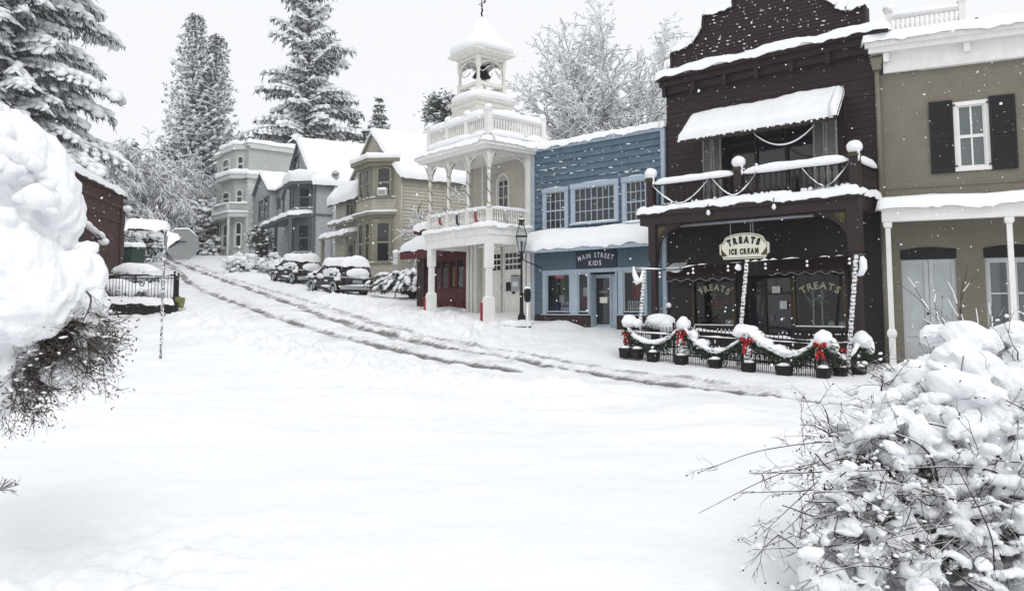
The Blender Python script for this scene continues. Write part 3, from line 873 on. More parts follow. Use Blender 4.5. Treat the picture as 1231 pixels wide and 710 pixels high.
# shop front: two windows and a deep doorway
for (o, n0) in ((lw, 'l'), (rw, 'r')):
    fr = MB()
    fr.fbox(F, o[0] - .09, o[0], .026, .09, o[2] - .1, o[3] + .08, 0); fr.fbox(F, o[1], o[1] + .09, .026, .09, o[2] - .1, o[3] + .08, 0); fr.fbox(F, o[0], o[1], .026, .09, o[2] - .1, o[2], 0)
    fr.fbox(F, o[0] - .03, o[0] + .006, .0905, .105, o[2], o[3], 1); fr.fbox(F, o[1] - .006, o[1] + .03, .0905, .105, o[2], o[3], 1)
    fr.fbox(F, o[0], o[1], .04, .10, o[2], o[2] + .03, 2)
    w_ = fr.build('window', [M['brown2'], M['gold'], M['snow']], store)
    g = MB(); g.poly([F.p(o[0], .02, o[2]), F.p(o[1], .02, o[2]), F.p(o[1], .02, o[3]), F.p(o[0], .02, o[3])]); g.build('pane', M['clear'], w_)
    lt = MB(); cx = (o[0] + o[1]) / 2
    lettering(lt, F, 'TREATS', cx, F.hit((857 if n0 == 'l' else 991), (352 if n0 == 'l' else 350))[1], .035, .26, (o[1] - o[0]) * .80, .17, bold=.01)
    lt.build('lettering', M['goldlet'], w_)
    d = MB(); d.fbox(F, o[0], o[1], -.9, -.06, o[2] - .02, o[2] + .03)
    if n0 == 'r':
        for tx in (.27, .45):
            x = o[0] + (o[1] - o[0]) * tx; p0 = F.p(x, -.3, o[2] + .03); d.tube([p0, p0 + UP * .95], [.025, .015], 5)
            for k in range(16):
                z = .45 + .5 * random.random(); e = V((random.uniform(-1, 1), random.uniform(-.4, .4), random.uniform(.3, 1))) * .28; d.tube([p0 + UP * z, p0 + UP * z + e], [.010, .004], 3)
        for k in range(7): d.blob(F.p(o[0] + (o[1] - o[0]) * random.uniform(.6, .95), -.3, o[2] + .06), random.uniform(.06, .12), 1, .3)
    else:
        d.fbox(F, o[1] - .45, o[1] - .12, -.3, -.28, o[2] + .03, o[2] + .16)
    d.build('display', M['paper'], w_)
    if n0 == 'l':
        d = MB()
        d.lathe(F.p(o[0] + .6, -.45, o[2] + .32), [(.2, 0), (.32, .22), (.33, .24)], 10, 0)
        for k in range(16): d.blob(F.p(o[0] + .6 + random.uniform(-.25, .25), -.45 + random.uniform(-.15, .15), o[2] + .6 + random.uniform(-.02, .12)), .06, 1, .1, 1, 1)
        d.build('basket', [M['gold'], M['redpaint']], w_)
mb = MB()
xs = [dr[0], dr[0] + .48, dr[0] + .62, dr[1] - .06]
fr = MB()
for x in (dr[0], dr[0] + (dr[1] - dr[0]) * .34, dr[1]): fr.fbox(F, x - .04, x + .04, -.5, -.40, dr[2], dr[3])
fr.fbox(F, dr[0], dr[1], -.5, -.41, dr[3] - .5, dr[3] - .42); fr.fbox(F, dr[0], dr[1], -.5, -.42, dr[2], dr[2] + .3)
dd = fr.build('door', M['brown2'], store)
g = MB(); g.poly([F.p(dr[0], -.46, dr[2]), F.p(dr[1], -.46, dr[2]), F.p(dr[1], -.46, dr[3]), F.p(dr[0], -.46, dr[3])]); g.build('pane', M['glass'], dd)
for (x0, x1, y0, y1) in ((928, 938, 344, 352), (937.5, 946, 361.5, 371)):
    r = F.rect(x0, x1, y0, y1, -.39); g = MB(); g.fbox(F, r[0], r[1], -.395, -.388, r[2], r[3]); g.build('notice', M['paper'], dd)
g = MB(); g.tube([F.p(dr[0] + .72, -.36, -.35), F.p(dr[0] + .72, -.36, -.15)], .015, 5); g.build('handle', M['grey'], dd)
for (x0, x1, yy, hang) in ((801, 884, 334, .13), (924, 1014, 326, .13)):         # scalloped awning strips over the shop windows
    a0, z = F.hit(x0, yy, .45); a1, _ = F.hit(x1, yy, .45); z = F.hit((x0 + x1) / 2, yy, .45)[1]
    mb = MB(); mb.slab([F.p(a0, .03, z + .42), F.p(a1, .03, z + .42), F.p(a1, .45, z + .05), F.p(a0, .45, z + .05)], .02, 0)
    vs = []; nn = 44
    for i in range(nn + 1):
        a = a0 + (a1 - a0) * i / nn; dz = .05 + .035 * math.sin(2 * math.pi * i / 8); vs.append((a, dz))
    mb.add([F.p(a, .452, z + .04) for a, d in vs] + [F.p(a, .452, z - d) for a, d in vs], [(i, nn + 1 + i, nn + 2 + i, i + 1) for i in range(nn)], 0)
    mb.tube([F.p(a, .455, z - d) for a, d in vs], .012, 4, 1)
    mb.build('awning', [M['valance'], M['grey']], store)
mb = MB(); a0 = F.hit(803, 322, .35)[0]; z = F.hit(812, 326, .35)[1]
mb.slab([F.p(a0, .03, z + .25), F.p(a0 + .5, .03, z + .25), F.p(a0 + .5, .5, z + .04), F.p(a0, .5, z + .04)], .04); snow_patch(mb, F.p(a0, .03, z + .25), F.p(a0 + .5, .03, z + .25), F.p(a0 + .5, .5, z + .04), F.p(a0, .5, z + .04), .06, 5, 5, 1)
mb.build('hood', [M['galv'], M['snow']], store)

# hanging shop sign
a0, z0 = F.hit(866, 311, 1.45); a1, _ = F.hit(925, 309, 1.45); zt = F.hit(895, 280, 1.45)[1]; zb2 = F.hit(895, 311, 1.45)[1]
cx = (a0 + a1) / 2; hw = (a1 - a0) / 2; hh = zt - zb2
sign = thing('shop_sign', 'cream oval topped sign reading TREATS ICE CREAM hung under the balcony', 'sign', F.p(cx, 1.45, zb2))
pts = [(cx - hw * .84, zb2), (cx + hw * .84, zb2), (cx + hw * .9, zb2 + .10), (cx + hw, zb2 + .15), (cx + hw, zb2 + hh * .58), (cx + hw * .86, zb2 + hh * .66), (cx + hw * .80, zb2 + hh * .76)]
pts += [(cx + hw * .80 * math.cos(t), zb2 + hh * .76 + hh * .24 * math.sin(t)) for t in [math.pi * k / 14 for k in range(1, 14)]]
pts += [(2 * cx - a, z) for a, z in pts[6:1:-1]]
mb = MB(); mb.prism(F, pts, 1.42, 1.48); mb.build('board', M['signc'], sign)
mb = MB()
inn = [(cx + (a - cx) * .93, zb2 + hh * .5 + (z - zb2 - hh * .5) * .90) for a, z in pts]
for p, q2 in zip(inn, inn[1:] + inn[:1]): mb.tube([F.p(p[0], 1.482, p[1]), F.p(q2[0], 1.482, q2[1])], .009, 4)
for sg in (-1, 1):                        # ribbon ends in the lower corners
    x = cx + sg * hw * .80; q3 = [(x - .09, zb2 + .09), (x + .09, zb2 + .09), (x + .09 * sg, zb2 + .30)]; mb.prism(F, q3, 1.481, 1.485)
mb.build('border', M['gold'], sign)
mb = MB()
lettering(mb, F, 'TREATS', cx, zb2 + hh * .61, 1.488, .235, hw * 1.34, hh * .13, bold=.03, gap=.22)
lettering(mb, F, 'ICE CREAM', cx, zb2 + hh * .29, 1.488, .20, hw * 1.20, 0, bold=.025, gap=.14)
mb.build('lettering', M['ink'], sign)
mb = MB()
for dx in (-hw * .55, hw * .28, hw * .38): mb.tube([F.p(cx + dx, 1.45, zb2 + hh * .9), F.p(cx + dx, 1.45, ZD - .40)], .013, 5)
mb.build('hanger', M['grey'], sign)

# ================================================================== blue store
F = FL; W = 5.60; ZT = 5.88
shop = thing('blue_store', 'blue clapboard store with pale trim and snowy shed roof reading MAIN STREET KIDS', 'shop building', F.p(W / 2, 0, -.6))
aw0 = (F.hit(640, 284)[1] + F.hit(773, 271)[1]) / 2; BA = .75; zaw = 2.12
ww = [F.rect(657.5, 681, 231, 276), F.rect(692, 740.5, 224.5, 267), F.rect(754, 778, 218, 267)]
gw = [F.rect(658, 686, 329, 375), F.rect(695.5, 708, 328.5, 374), F.rect(750, 775, 325, 374)]
gz0 = -.02 + (gw[0][2] + gw[2][2]) / 2; gz1 = (gw[0][3] + gw[1][3] + gw[2][3]) / 3
gw = [(g[0], g[1], gz0, gz1) for g in gw]
do = F.rect(710, 741, 331, 398); do = (do[0], do[1], -1.0, gz1 - .06)
mb = MB()
lap_wall(mb, F, .12, W - .10, aw0, ZT - .12, .235, [(r[0], r[1], r[2], r[3]) for r in ww], proud=.05)
hb = F.hit(690, 325)[1]
lap_wall(mb, F, .12, W - .10, gz1 + .1, aw0, .235, [], proud=.04)
lap_wall(mb, F, .12, gw[0][0], gz0 - .05, gz1 + .1, .235, proud=.04); lap_wall(mb, F, gw[2][1] + .2, W - .10, gz0 - .3, gz1 + .1, .235, proud=.04)
mb.fbox(F, .02, W, -10, -.9, -1.6, ZT - .1); mb.fbox(F, .02, W, -.9, -.012, gz1 + .05, ZT - .1)
mb.fbox(F, .02, gw[0][0] - .0, -.9, -.012, -1.6, gz1 + .05); mb.fbox(F, gw[2][1] + .05, W, -.9, -.012, -1.6, gz1 + .05)
mb.build('wall', M['blue'], shop)
mb = MB()
mb.fbox(F, 0, .12, -.02, .075, gz0 - .3, ZT); mb.fbox(F, W - .14, W, -.02, .075, gz0 - .4, ZT); mb.fbox(F, .12, W - .14, -.02, .072, ZT - .14, ZT)
mb.fbox(F, gw[0][0] - .2, gw[2][1] + .12, -.012, .06, gz1, gz1 + .13)
for x0, x1 in ((gw[0][0] - .19, gw[0][0]), (gw[0][1], gw[1][0]), (gw[1][1], do[0]), (do[1], do[1] + .06), (gw[2][0] - .2, gw[2][0]), (gw[2][1], gw[2][1] + .12)):
    mb.fbox(F, x0 + .003, x1 - .003, -.012, .055, gz0 - .06, gz1)
mb.fbox(F, gw[0][0] - .25, gw[1][1] + .06, -.012, .09, gz0 - .10, gz0 - .06); mb.fbox(F, do[1] + .06, gw[2][1] + .12, -.012, .09, gz0 - .10, gz0 - .06)
mb.build('trim', M['bluetrim'], shop)
mb = MB(); mb.fbox(F, .02, do[0] - .01, -.3, .05, -1.6, gz0 - .10); mb.fbox(F, do[1] + .05, gw[2][1] + .3, -.3, .05, -1.6, gz0 - .10)
mb.build('brick_base', brick_mat('base_brick', F, (.055, .026, .022), (.035, .02, .02), (.035, .03, .028)), shop)
for i, r in enumerate(ww):
    window(F, shop, r[0], r[1], r[2], r[3], .04, (4, 7, 4)[i], (4, 3, 4)[i], (.13, .15, .15)[i], M['bluetrim'], meet=(i != 1), mun=.026, sill=.06)
mb = MB()
A = [F.p(-.02, .05, aw0), F.p(W + .05, .05, aw0), F.p(W + .05, BA, zaw), F.p(-.12, BA, zaw)]
mb.slab(A, .05); mb.fbox(F, -.10, W + .04, BA - .05, BA + .02, zaw - .14, zaw - .005)
aw = mb.build('awning', M['bluetrim'], shop)
s = MB(); snow_patch(s, A[0] + UP * .01, A[1] + UP * .01, A[2] + F.n * .05, A[3] + F.n * .05, .20, 50, 12, amp=.10); s.build('awning_snow', M['snow'], aw)
s = MB(); snow_patch(s, F.p(-.05, -1.2, ZT), F.p(W + .03, -1.2, ZT), F.p(W + .03, .12, ZT), F.p(-.05, .12, ZT), .20, 50, 10, amp=.15)
snow_patch(s, F.p(0, -9.8, ZT), F.p(W, -9.8, ZT), F.p(W, -1, ZT), F.p(0, -1, ZT), .25, 12, 12)
dabs(s, F, .2, W - .3, aw0 + .9, ZT - .3, 80, b=.055, step=.235, size=(.05, .013))
for z, x0, x1 in ((4.98, .3, 3.8), (4.75, .2, 2.6), (4.5, 3.0, 5.3), (4.27, .15, 2.2)):
    z = aw0 + round((z - aw0) / .235) * .235
    x = x0
    while x < x1:
        l = random.uniform(.08, .5); snow_strip(s, [F.p(x, .045, z), F.p(min(x + l, x1), .045, z)], .04, .022); x += l + random.uniform(.02, .25)
s.build('roof_snow', M['snow'], shop)
# shop windows with displays, recessed door
for i, g_ in enumerate(gw):
    fr = MB()
    for x0, x1, y0, y1 in ((g_[0] + .002, g_[0] + .045, g_[2], g_[3]), (g_[1] - .045, g_[1] - .002, g_[2], g_[3]), (g_[0] + .045, g_[1] - .045, g_[2], g_[2] + .05), (g_[0] + .045, g_[1] - .045, g_[3] - .05, g_[3])): fr.fbox(F, x0, x1, -.01, .03, y0, y1)
    w_ = fr.build('window', M['bluetrim'], shop)
    g = MB(); g.poly([F.p(g_[0] + .04, .005, g_[2] + .04), F.p(g_[1] - .04, .005, g_[2] + .04), F.p(g_[1] - .04, .005, g_[3] - .04), F.p(g_[0] + .04, .005, g_[3] - .04)]); g.build('pane', M['clear'], w_)
    pk = MB(); x = g_[0] + (.55 if i == 0 else .08)
    while x < g_[1] - .08 and i != 1: pk.fbox(F, x, x + .035, -.12, -.105, g_[2] + .02, g_[2] + .38); x += .085
    if i != 1:
        pk.fbox(F, g_[0] + (.5 if i == 0 else .05), g_[1] - .05, -.104, -.095, g_[2] + .1, g_[2] + .14); pk.build('picket_display', M['paper'], w_)
    d = MB(); cx = (g_[0] + g_[1]) / 2
    def dress(x, z, mi, h, w):
        d.lathe(F.p(x, -.35, z), [(w * .9, 0), (w * .62, h * .5), (w * .5, h * .62), (w * .75, h * .8), (w * .55, h * .95), (w * .15, h)], 9, mi)
    if i == 0:
        dress(cx - .05, g_[2] + .62, 0, .75, .26); d.lathe(F.p(g_[1] - .32, -.38, g_[2] + .06), [(.24, 0), (.32, .16), (.2, .36), (.05, .4)], 9, 1); d.lathe(F.p(g_[1] - .8, -.4, g_[2] + .06), [(.2, 0), (.18, .1), (.05, .28)], 8, 1); d.fbox(F, g_[0] + .15, g_[0] + .4, -.5, -.48, g_[2] + .1, g_[2] + .7, 4)
    elif i == 1:
        dress(cx, g_[2] + 1.05, 2, .45, .2); d.fbox(F, cx - .18, cx + .15, -.3, -.2, g_[2] + .55, g_[2] + .85, 4); d.fbox(F, cx - .22, cx + .02, -.32, -.22, g_[2] + .15, g_[2] + .6, 2); d.fbox(F, cx - .0, cx + .26, -.28, -.2, g_[2] + .22, g_[2] + .42, 4)
    else:
        dress(cx + .02, g_[2] + .45, 3, .8, .30); d.tube([F.p(cx - .28, -.35, g_[2] + .55), F.p(cx - .16, -.35, g_[2] + 1.08)], [.06, .08], 6, 3); d.tube([F.p(cx + .32, -.35, g_[2] + .55), F.p(cx + .2, -.35, g_[2] + 1.08)], [.06, .08], 6, 3)
    d.build('display', [mat('green_cloth', (.05, .075, .012), .8), mat('violet_cloth', (.05, .06, .22), .8), mat('pink_cloth', (.25, .03, .09), .8), M['redpaint'], M['paper']], w_)
    if i == 0:
        o = MB(); r = F.rect(666, 679, 330, 335, -.02); c_ = ((r[0] + r[1]) / 2, (r[2] + r[3]) / 2)
        el = [(c_[0] + .24 * math.cos(t), c_[1] + .10 * math.sin(t)) for t in [2 * math.pi * k / 20 for k in range(20)]]
        o.prism(F, el, -.04, -.02, 0); lettering(o, F, 'OPEN', c_[0], c_[1], -.017, .09, .3, 0, 1); o.build('open_sign', [M['red'], M['letw']], w_)
fr = MB(); r = F.rect(716, 734, 334.5, 388, -.35)
fr.fbox(F, do[0], do[1], -.36, -.30, do[3] - .12, do[3]); fr.fbox(F, do[0], r[0], -.36, -.30, do[2], do[3] - .12); fr.fbox(F, r[1], do[1], -.36, -.30, do[2], do[3] - .12); fr.fbox(F, r[0], r[1], -.36, -.30, do[2], r[2] - .05)
fr.fbox(F, do[0] - .0, do[0] + .015, -.3, .0, do[2], do[3]); fr.fbox(F, do[1] - .015, do[1], -.3, .0, do[2], do[3])
fr.fbox(F, r[0] - .09, r[0] - .02, -.299, -.27, r[2] - .3, r[3] + .08); fr.fbox(F, r[1] + .02, r[1] + .09, -.299, -.27, r[2] - .3, r[3] + .08)
dd = fr.build('door', M['bluetrim'], shop)
g = MB(); g.poly([F.p(r[0], -.34, r[2] - .05), F.p(r[1], -.34, r[2] - .05), F.p(r[1], -.34, do[3] - .12), F.p(r[0], -.34, do[3] - .12)]); g.build('pane', M['glass'], dd)
n_ = F.rect(721, 730, 357, 364, -.33); g = MB(); g.fbox(F, n_[0], n_[1], -.336, -.33, n_[2], n_[3]); g.build('notice', M['signc'], dd)
g = MB(); lettering(g, F, 'OPEN', (n_[0] + n_[1]) / 2, n_[3] + .18, -.332, .08, .34); g.build('lettering', M['goldlet'], dd)
g = MB(); g.tube([F.p(r[0] - .05, -.25, -.25), F.p(r[0] - .05, -.25, -.05)], .014, 5); g.build('handle', M['galv'], dd)
# name board
r = F.rect(692.5, 741, 301.5, 322, .06)
sign = thing('shop_sign', 'navy board reading MAIN STREET KIDS above the blue shop door', 'sign', F.p((r[0] + r[1]) / 2, .06, r[2]))
mb = MB(); mb.fbox(F, r[0], r[1], .045, .08, r[2], r[3]); mb.build('board', M['navy'], sign)
mb = MB(); cx = (r[0] + r[1]) / 2; h = r[3] - r[2]
lettering(mb, F, 'MAIN STREET', cx, r[2] + h * .56, .085, .235, (r[1] - r[0]) * .88, h * .20, bold=.004, gap=.26)
lettering(mb, F, 'KIDS', cx - .02, r[2] + h * .30, .085, .235, (r[1] - r[0]) * .31, 0, bold=.004, gap=.24)
mb.build('lettering', M['letw'], sign)

# ================================================================== tan building
F = FT; W = 9.0
tan = thing('tan_building', 'tan painted brick building with white porch and black shutters at the right', 'shop building', F.p(2, 0, -1.45))
ZC = 6.23; ZP_ = 2.19; BP = 1.0
tb = brick_mat('tan_brick', F, (.225, .207, .166), (.21, .193, .155), (.185, .170, .136), bw=.22, bh=.075, ms=.008, bump=.3)
wr = F.rect(1147, 1190, 121, 205); d1 = F.rect(1086, 1152, 311.5, 446); d2 = F.rect(1187, 1253, 309, 446)
d1 = (d1[0], d1[1], -1.3, d1[3]); d2 = (d2[0], d2[1], -1.3, d1[3])
zl = F.hit(1119, 299)[1]
mb = MB(); flat_wall(mb, F, .1, W, -2, ZC, [wr, (d1[0], d1[1], d1[2], zl), (d2[0], d2[1], d2[2], zl), (6.2, 7.4, wr[2], wr[3])], deep=.16)
mb.fbox(F, .1, W, -9, -.16, -2, ZC - .02)
lz = F.hit(1100, 226)[1]; mb.fbox(F, .1, W, .003, .02, lz, lz + .03)
mb.build('wall', tb, tan)
for r in (wr, (6.2, 7.4, wr[2], wr[3])):
    w_ = window(F, tan, r[0] + .1, r[1] - .1, r[2] + .1, r[3] - .1, -.10, 2, 2, .10, M['white'], 'glass2', meet=True, mun=.04, sill=.10, snow=False, proud=.08)
def shutter(r0, r1, z0, z1):
    sh = MB(); sh.fbox(F, r0, r1, .01, .035, z0, z1)
    for x0, x1 in ((r0, r0 + .06), (r1 - .06, r1)): sh.fbox(F, x0, x1, .036, .055, z0, z1)
    for y0, y1 in ((z0, z0 + .1), ((z0 + z1) / 2 - .04, (z0 + z1) / 2 + .04), (z1 - .08, z1)): sh.fbox(F, r0 + .06, r1 - .06, .036, .055, y0, y1)
    k = z0 + .1
    while k < z1 - .1:
        if abs(k - (z0 + z1) / 2) > .09: sh.add([F.p(r0 + .06, .05, k), F.p(r1 - .06, .05, k), F.p(r1 - .06, .036, k + .05), F.p(r0 + .06, .036, k + .05)], [(0, 1, 2, 3)])
        k += .06
    for y in (z0 + .15, z1 - .15): sh.fbox(F, r1 - .02 if r1 <= wr[0] + .05 else r0 - .06, r1 + .06 if r1 <= wr[0] + .05 else r0 + .02, .056, .07, y - .02, y + .02)
    sh.build('shutter', M['shutblack'], tan)
sL = F.hit(1118, 165)[0]; sR = F.hit(1222, 155)[0]
shutter(sL, wr[0] - .01, wr[2] - .02, wr[3] + .06); shutter(wr[1] + .01, sR, wr[2] - .02, wr[3] + .06); shutter(5.6, 6.19, wr[2], wr[3]); shutter(7.41, 8.0, wr[2], wr[3])
for d in (d1, d2):
    mb = MB(); mb.prism(F, [(d[0] - .02, d[3] + .02), (d[1] + .02, d[3] + .02), (d[1] + .02, zl - .02)] + [(d[0] + (d[1] - d[0]) * (1 - t / 6), zl - .02 + .07 * math.sin(math.pi * t / 6)) for t in range(1, 6)] + [(d[0] - .02, zl - .02)], -.15, .012)
    mb.build('lintel', M['shutblack'], tan)
    fr = MB(); xm = (d[0] + d[1]) / 2; b0, b1 = -.12, -.07
    st = .11; zmid = -.1
    for x0, x1 in ((d[0], d[0] + st), (xm - st, xm - .006), (xm + .006, xm + st), (d[1] - st, d[1])): fr.fbox(F, x0, x1, b0, b1, d[2], d[3])
    for x0, x1 in ((d[0] + st, xm - st), (xm + st, d[1] - st)):
        fr.fbox(F, x0, x1, b0, b1, d[3] - .12, d[3]); fr.fbox(F, x0, x1, b0, b1, d[2], d[2] + .2); fr.fbox(F, x0, x1, b0, b1, d[2] + .62, d[2] + .78); fr.fbox(F, x0, x1, b0 + .01, b1 - .015, (d[2] + .78 + d[3]) / 2, (d[2] + .78 + d[3]) / 2 + .04)
        fr.fbox(F, x0, x1, b0, b1 - .025, d[2] + .2, d[2] + .62)
    dd = fr.build('door', M['doorgrey'], tan)
    g = MB()
    for x0, x1 in ((d[0] + st, xm - st), (xm + st, d[1] - st)): g.poly([F.p(x0, -.105, d[2] + .78), F.p(x1, -.105, d[2] + .78), F.p(x1, -.105, d[3] - .12), F.p(x0, -.105, d[3] - .12)])
    g.build('pane', M['curtain'] if d is d1 else M['glass2'], dd)
    g = MB()
    for z in (d[2] + .95, d[2] + 1.2): g.lathe(F.p(xm - .05, -.07, z), [(.03, 0), (.034, .02), (.02, .04)], 8, 0, True, F.n)
    g.build('handle', M['black'], dd)
mb = MB()
mb.fbox(F, .22, W, .022, .10, ZC, ZC + .52); mb.fbox(F, .24, W, .105, .12, ZC + .01, ZC + .05)
for a in (.3, 2.15, 4.0, 5.9): mb.fbox(F, a - .07, a + .07, .105, .26, ZC + .28, ZC + .515)
mb.fbox(F, -.12, W, -.1, .34, ZC + .52, ZC + .66); mb.fbox(F, -.2, W, -.1, .42, ZC + .66, ZC + .80)
cn = mb.build('cornice', M['white'], tan)
zt = ZC + .80
s = MB(); snow_patch(s, F.p(-.28, -3, zt + .45), F.p(W, -3, zt + .45), F.p(W, .5, zt), F.p(-.28, .5, zt), .26, 60, 16, amp=.10)
for i in range(26): s.blob(F.p(-.2 + i * .22, .44, zt - .01), (.05, .03, .03), 1, .3)
s.build('roof_snow', M['snow'], tan)
# roof balustrade
b_ = -2.2; ba = MB(); q0 = F.hit(1069, 40, b_); q1 = F.hit(1157, 25, b_); zb_ = zt + .55
zb_ = F.hit(1113, 36, b_)[1]; zt_ = F.hit(1113, 14, b_)[1]
baluster_rail(ba, F, q0[0], q1[0], b_, zb_, zt_, 15, tw=.05, th=.09); baluster_rail(ba, F, b_ - 3, b_, 0, zb_, zt_, 15, along='b', fixed=q1[0], tw=.05, th=.09)
for a in (q0[0], q1[0]): ba.sqpost(F, a, b_, [(.08, zb_ - .3), (.08, zt_ + .12), (.11, zt_ + .13), (.11, zt_ + .18)])
ba.fbox(F, q0[0], q1[0], b_ - .09, b_ + .09, zb_ - .35, zb_ + .05)
bb = ba.build('roof_balustrade', M['white'], tan)
s = MB(); snow_strip(s, [F.p(q0[0], b_, zt_), F.p(q1[0], b_, zt_)], .2, .14, amp=.1); s.blob(F.p(q1[0], b_, zt_ + .28), (.16, .16, .14), 2, .1); s.blob(F.p(q0[0], b_, zt_ + .24), (.16, .16, .12), 2, .1); s.build('snow_cap', M['snow'], bb)
mb = MB(); pa_ = F.hit(1174, 27, -1.5); mb.tube([F.p(pa_[0], -1.5, zt), F.p(pa_[0], -1.5, pa_[1] + .12)], .045, 6); mb.build('vent_pipe', M['black'], tan)
# porch
mb = MB(); mb.fbox(F, .06, W, BP - .16, BP + .04, ZP_, ZP_ + .30); mb.fbox(F, .06, .2, .02, BP - .16, ZP_, ZP_ + .30); mb.slab([F.p(-.02, .01, ZP_ + .46), F.p(W, .01, ZP_ + .46), F.p(W, BP + .1, ZP_ + .34), F.p(-.02, BP + .1, ZP_ + .34)], .06)
pr = mb.build('porch_roof', M['white'], tan)
s = MB(); snow_patch(s, F.p(-.08, .02, ZP_ + .46), F.p(W, .02, ZP_ + .46), F.p(W, BP + .16, ZP_ + .33), F.p(-.08, BP + .16, ZP_ + .33), .27, 60, 10, amp=.07); s.build('porch_snow', M['snow'], pr)
fl = -1.42
for px in (1070, 1217, 1390):
    a = F.hit(px, 340, BP - .06)[0]; po = MB()
    po.sqpost(F, a, BP - .06, [(.10, fl), (.10, fl + .08), (.075, fl + .10), (.075, fl + .72), (.10, fl + .76), (.115, fl + .82), (.10, fl + .90), (.062, fl + .95), (.058, ZP_ - .16), (.095, ZP_ - .13), (.10, ZP_ - .04), (.085, ZP_)])
    po.build('porch_post', M['white'], tan)
mb = MB(); mb.fbox(F, -.1, W, .02, BP + .25, fl - .20, fl - .015); mb.fbox(F, -.1, W, .02, BP + .12, fl - .5, fl - .2)
dk = mb.build('porch_floor', M['dark'], tan); s = MB(); snow_patch(s, F.p(-.1, .35, fl - .01), F.p(W, .35, fl - .01), F.p(W, BP + .27, fl - .01), F.p(-.1, BP + .27, fl - .01), .06, 40, 6, amp=.3); s.build('porch_floor_snow', M['snow'], dk)
mb = MB(); a = .06
mb.tube([F.p(a, .10, 2.8), F.p(a, .10, ZC + .1)], .065, 8); mb.tube([F.p(a, .10, -1.4), F.p(a, .10, 2.8)], .065, 8); mb.box([F.p(a - .09, .2, ZC + .1), F.p(a + .09, .2, ZC + .1), F.p(a + .09, .0, ZC + .1), F.p(a - .09, .0, ZC + .1), F.p(a - .15, .26, ZC + .42), F.p(a + .15, .26, ZC + .42), F.p(a + .15, 0, ZC + .42), F.p(a - .15, 0, ZC + .42)])
mb.build('downpipe', M['tanpipe'], tan)

def plan_prism(mb, F, pts, z0, z1, mi=0, top=None):
    n = len(pts); lo = [F.p(a, b, z0) for a, b in pts]; hi = [F.p(a, b, z1) for a, b in (top or pts)]
    mb.add(lo + hi, [tuple(range(n - 1, -1, -1)), tuple(range(n, 2 * n))] + [(i, (i + 1) % n, n + (i + 1) % n, n + i) for i in range(n)], mi)
def sqround(mb, F, ca, cb, prof, n=28, pw=4.0, mi=0, amp=.06):
    vs = []; fs = []
    for h, z in prof:
        for k in range(n):
            t = 2 * math.pi * k / n; c, s_ = math.cos(t), math.sin(t)
            r = h / (abs(c) ** pw + abs(s_) ** pw) ** (1 / pw)
            p = F.p(ca + r * c, cb + r * s_, z); q = noise.noise(p * 1.7)
            vs.append(F.p(ca + r * c * (1 + amp * q), cb + r * s_ * (1 + amp * q), z + amp * q * .5))
    m = len(prof)
    for i in range(m - 1):
        for k in range(n): fs.append((i * n + k, i * n + (k + 1) % n, (i + 1) * n + (k + 1) % n, (i + 1) * n + k))
    fs.append(tuple(range(n))); fs.append(tuple((m - 1) * n + k for k in range(n - 1, -1, -1)))
    mb.add(vs, fs, mi, True)

# ================================================================== white firehouse
F = FF; W = 4.0; PB = 2.0
fire = thing('firehouse', 'white firehouse with two storey balcony porch and bell cupola beside the blue store', 'firehouse', F.p(W / 2, 0, -.3))
fb = brick_mat('whitewashed_brick', F, (.62, .59, .52), (.56, .535, .47), (.48, .46, .40), bw=.22, bh=.075, bump=.6)
ZE = 5.66; ZFL = 2.98; ZFB = 2.32
dL = F.rect(578, 601, 297, 383); dR = F.rect(602.5, 626.5, 295.5, 383.5)
z_0 = -.33; z_1 = (dL[3] + dR[3]) / 2
dL = (dL[0], dR[0] - .03, z_0, z_1); dR = (dR[0], dR[1], z_0, z_1)
aw_ = F.rect(598, 611.5, 210, 252)
mb = MB(); flat_wall(mb, F, 0, W + .03, -1, ZE + .1, [dL, dR, (aw_[0], aw_[1], aw_[2], aw_[3] - .25)], deep=.18)
mb.fbox(F, 0, W + .03, -11, -.18, -1, ZE + .1)
mb.build('wall', fb, fire)
mb = MB()                                     # pilasters, corner boards
pj = [F.hit(x, 340)[0] for x in (563, 568, 573)]
for a in (.03, .28, .53, W - .42, W - .16): mb.fbox(F, a, a + .17, .003, .12, -.6, ZFB + .3)
mb.fbox(F, .02, .22, .003, .14, ZFL, ZE); mb.fbox(F, W - .2, W, .003, .14, ZFL, ZE); mb.fbox(F, .95, 1.05, .003, .05, ZFL, ZE)
mb.fbox(F, dL[0] - .1, dR[1] + .1, .003, .07, z_1, z_1 + .12)
mb.build('pilasters', M['cream'], fire)
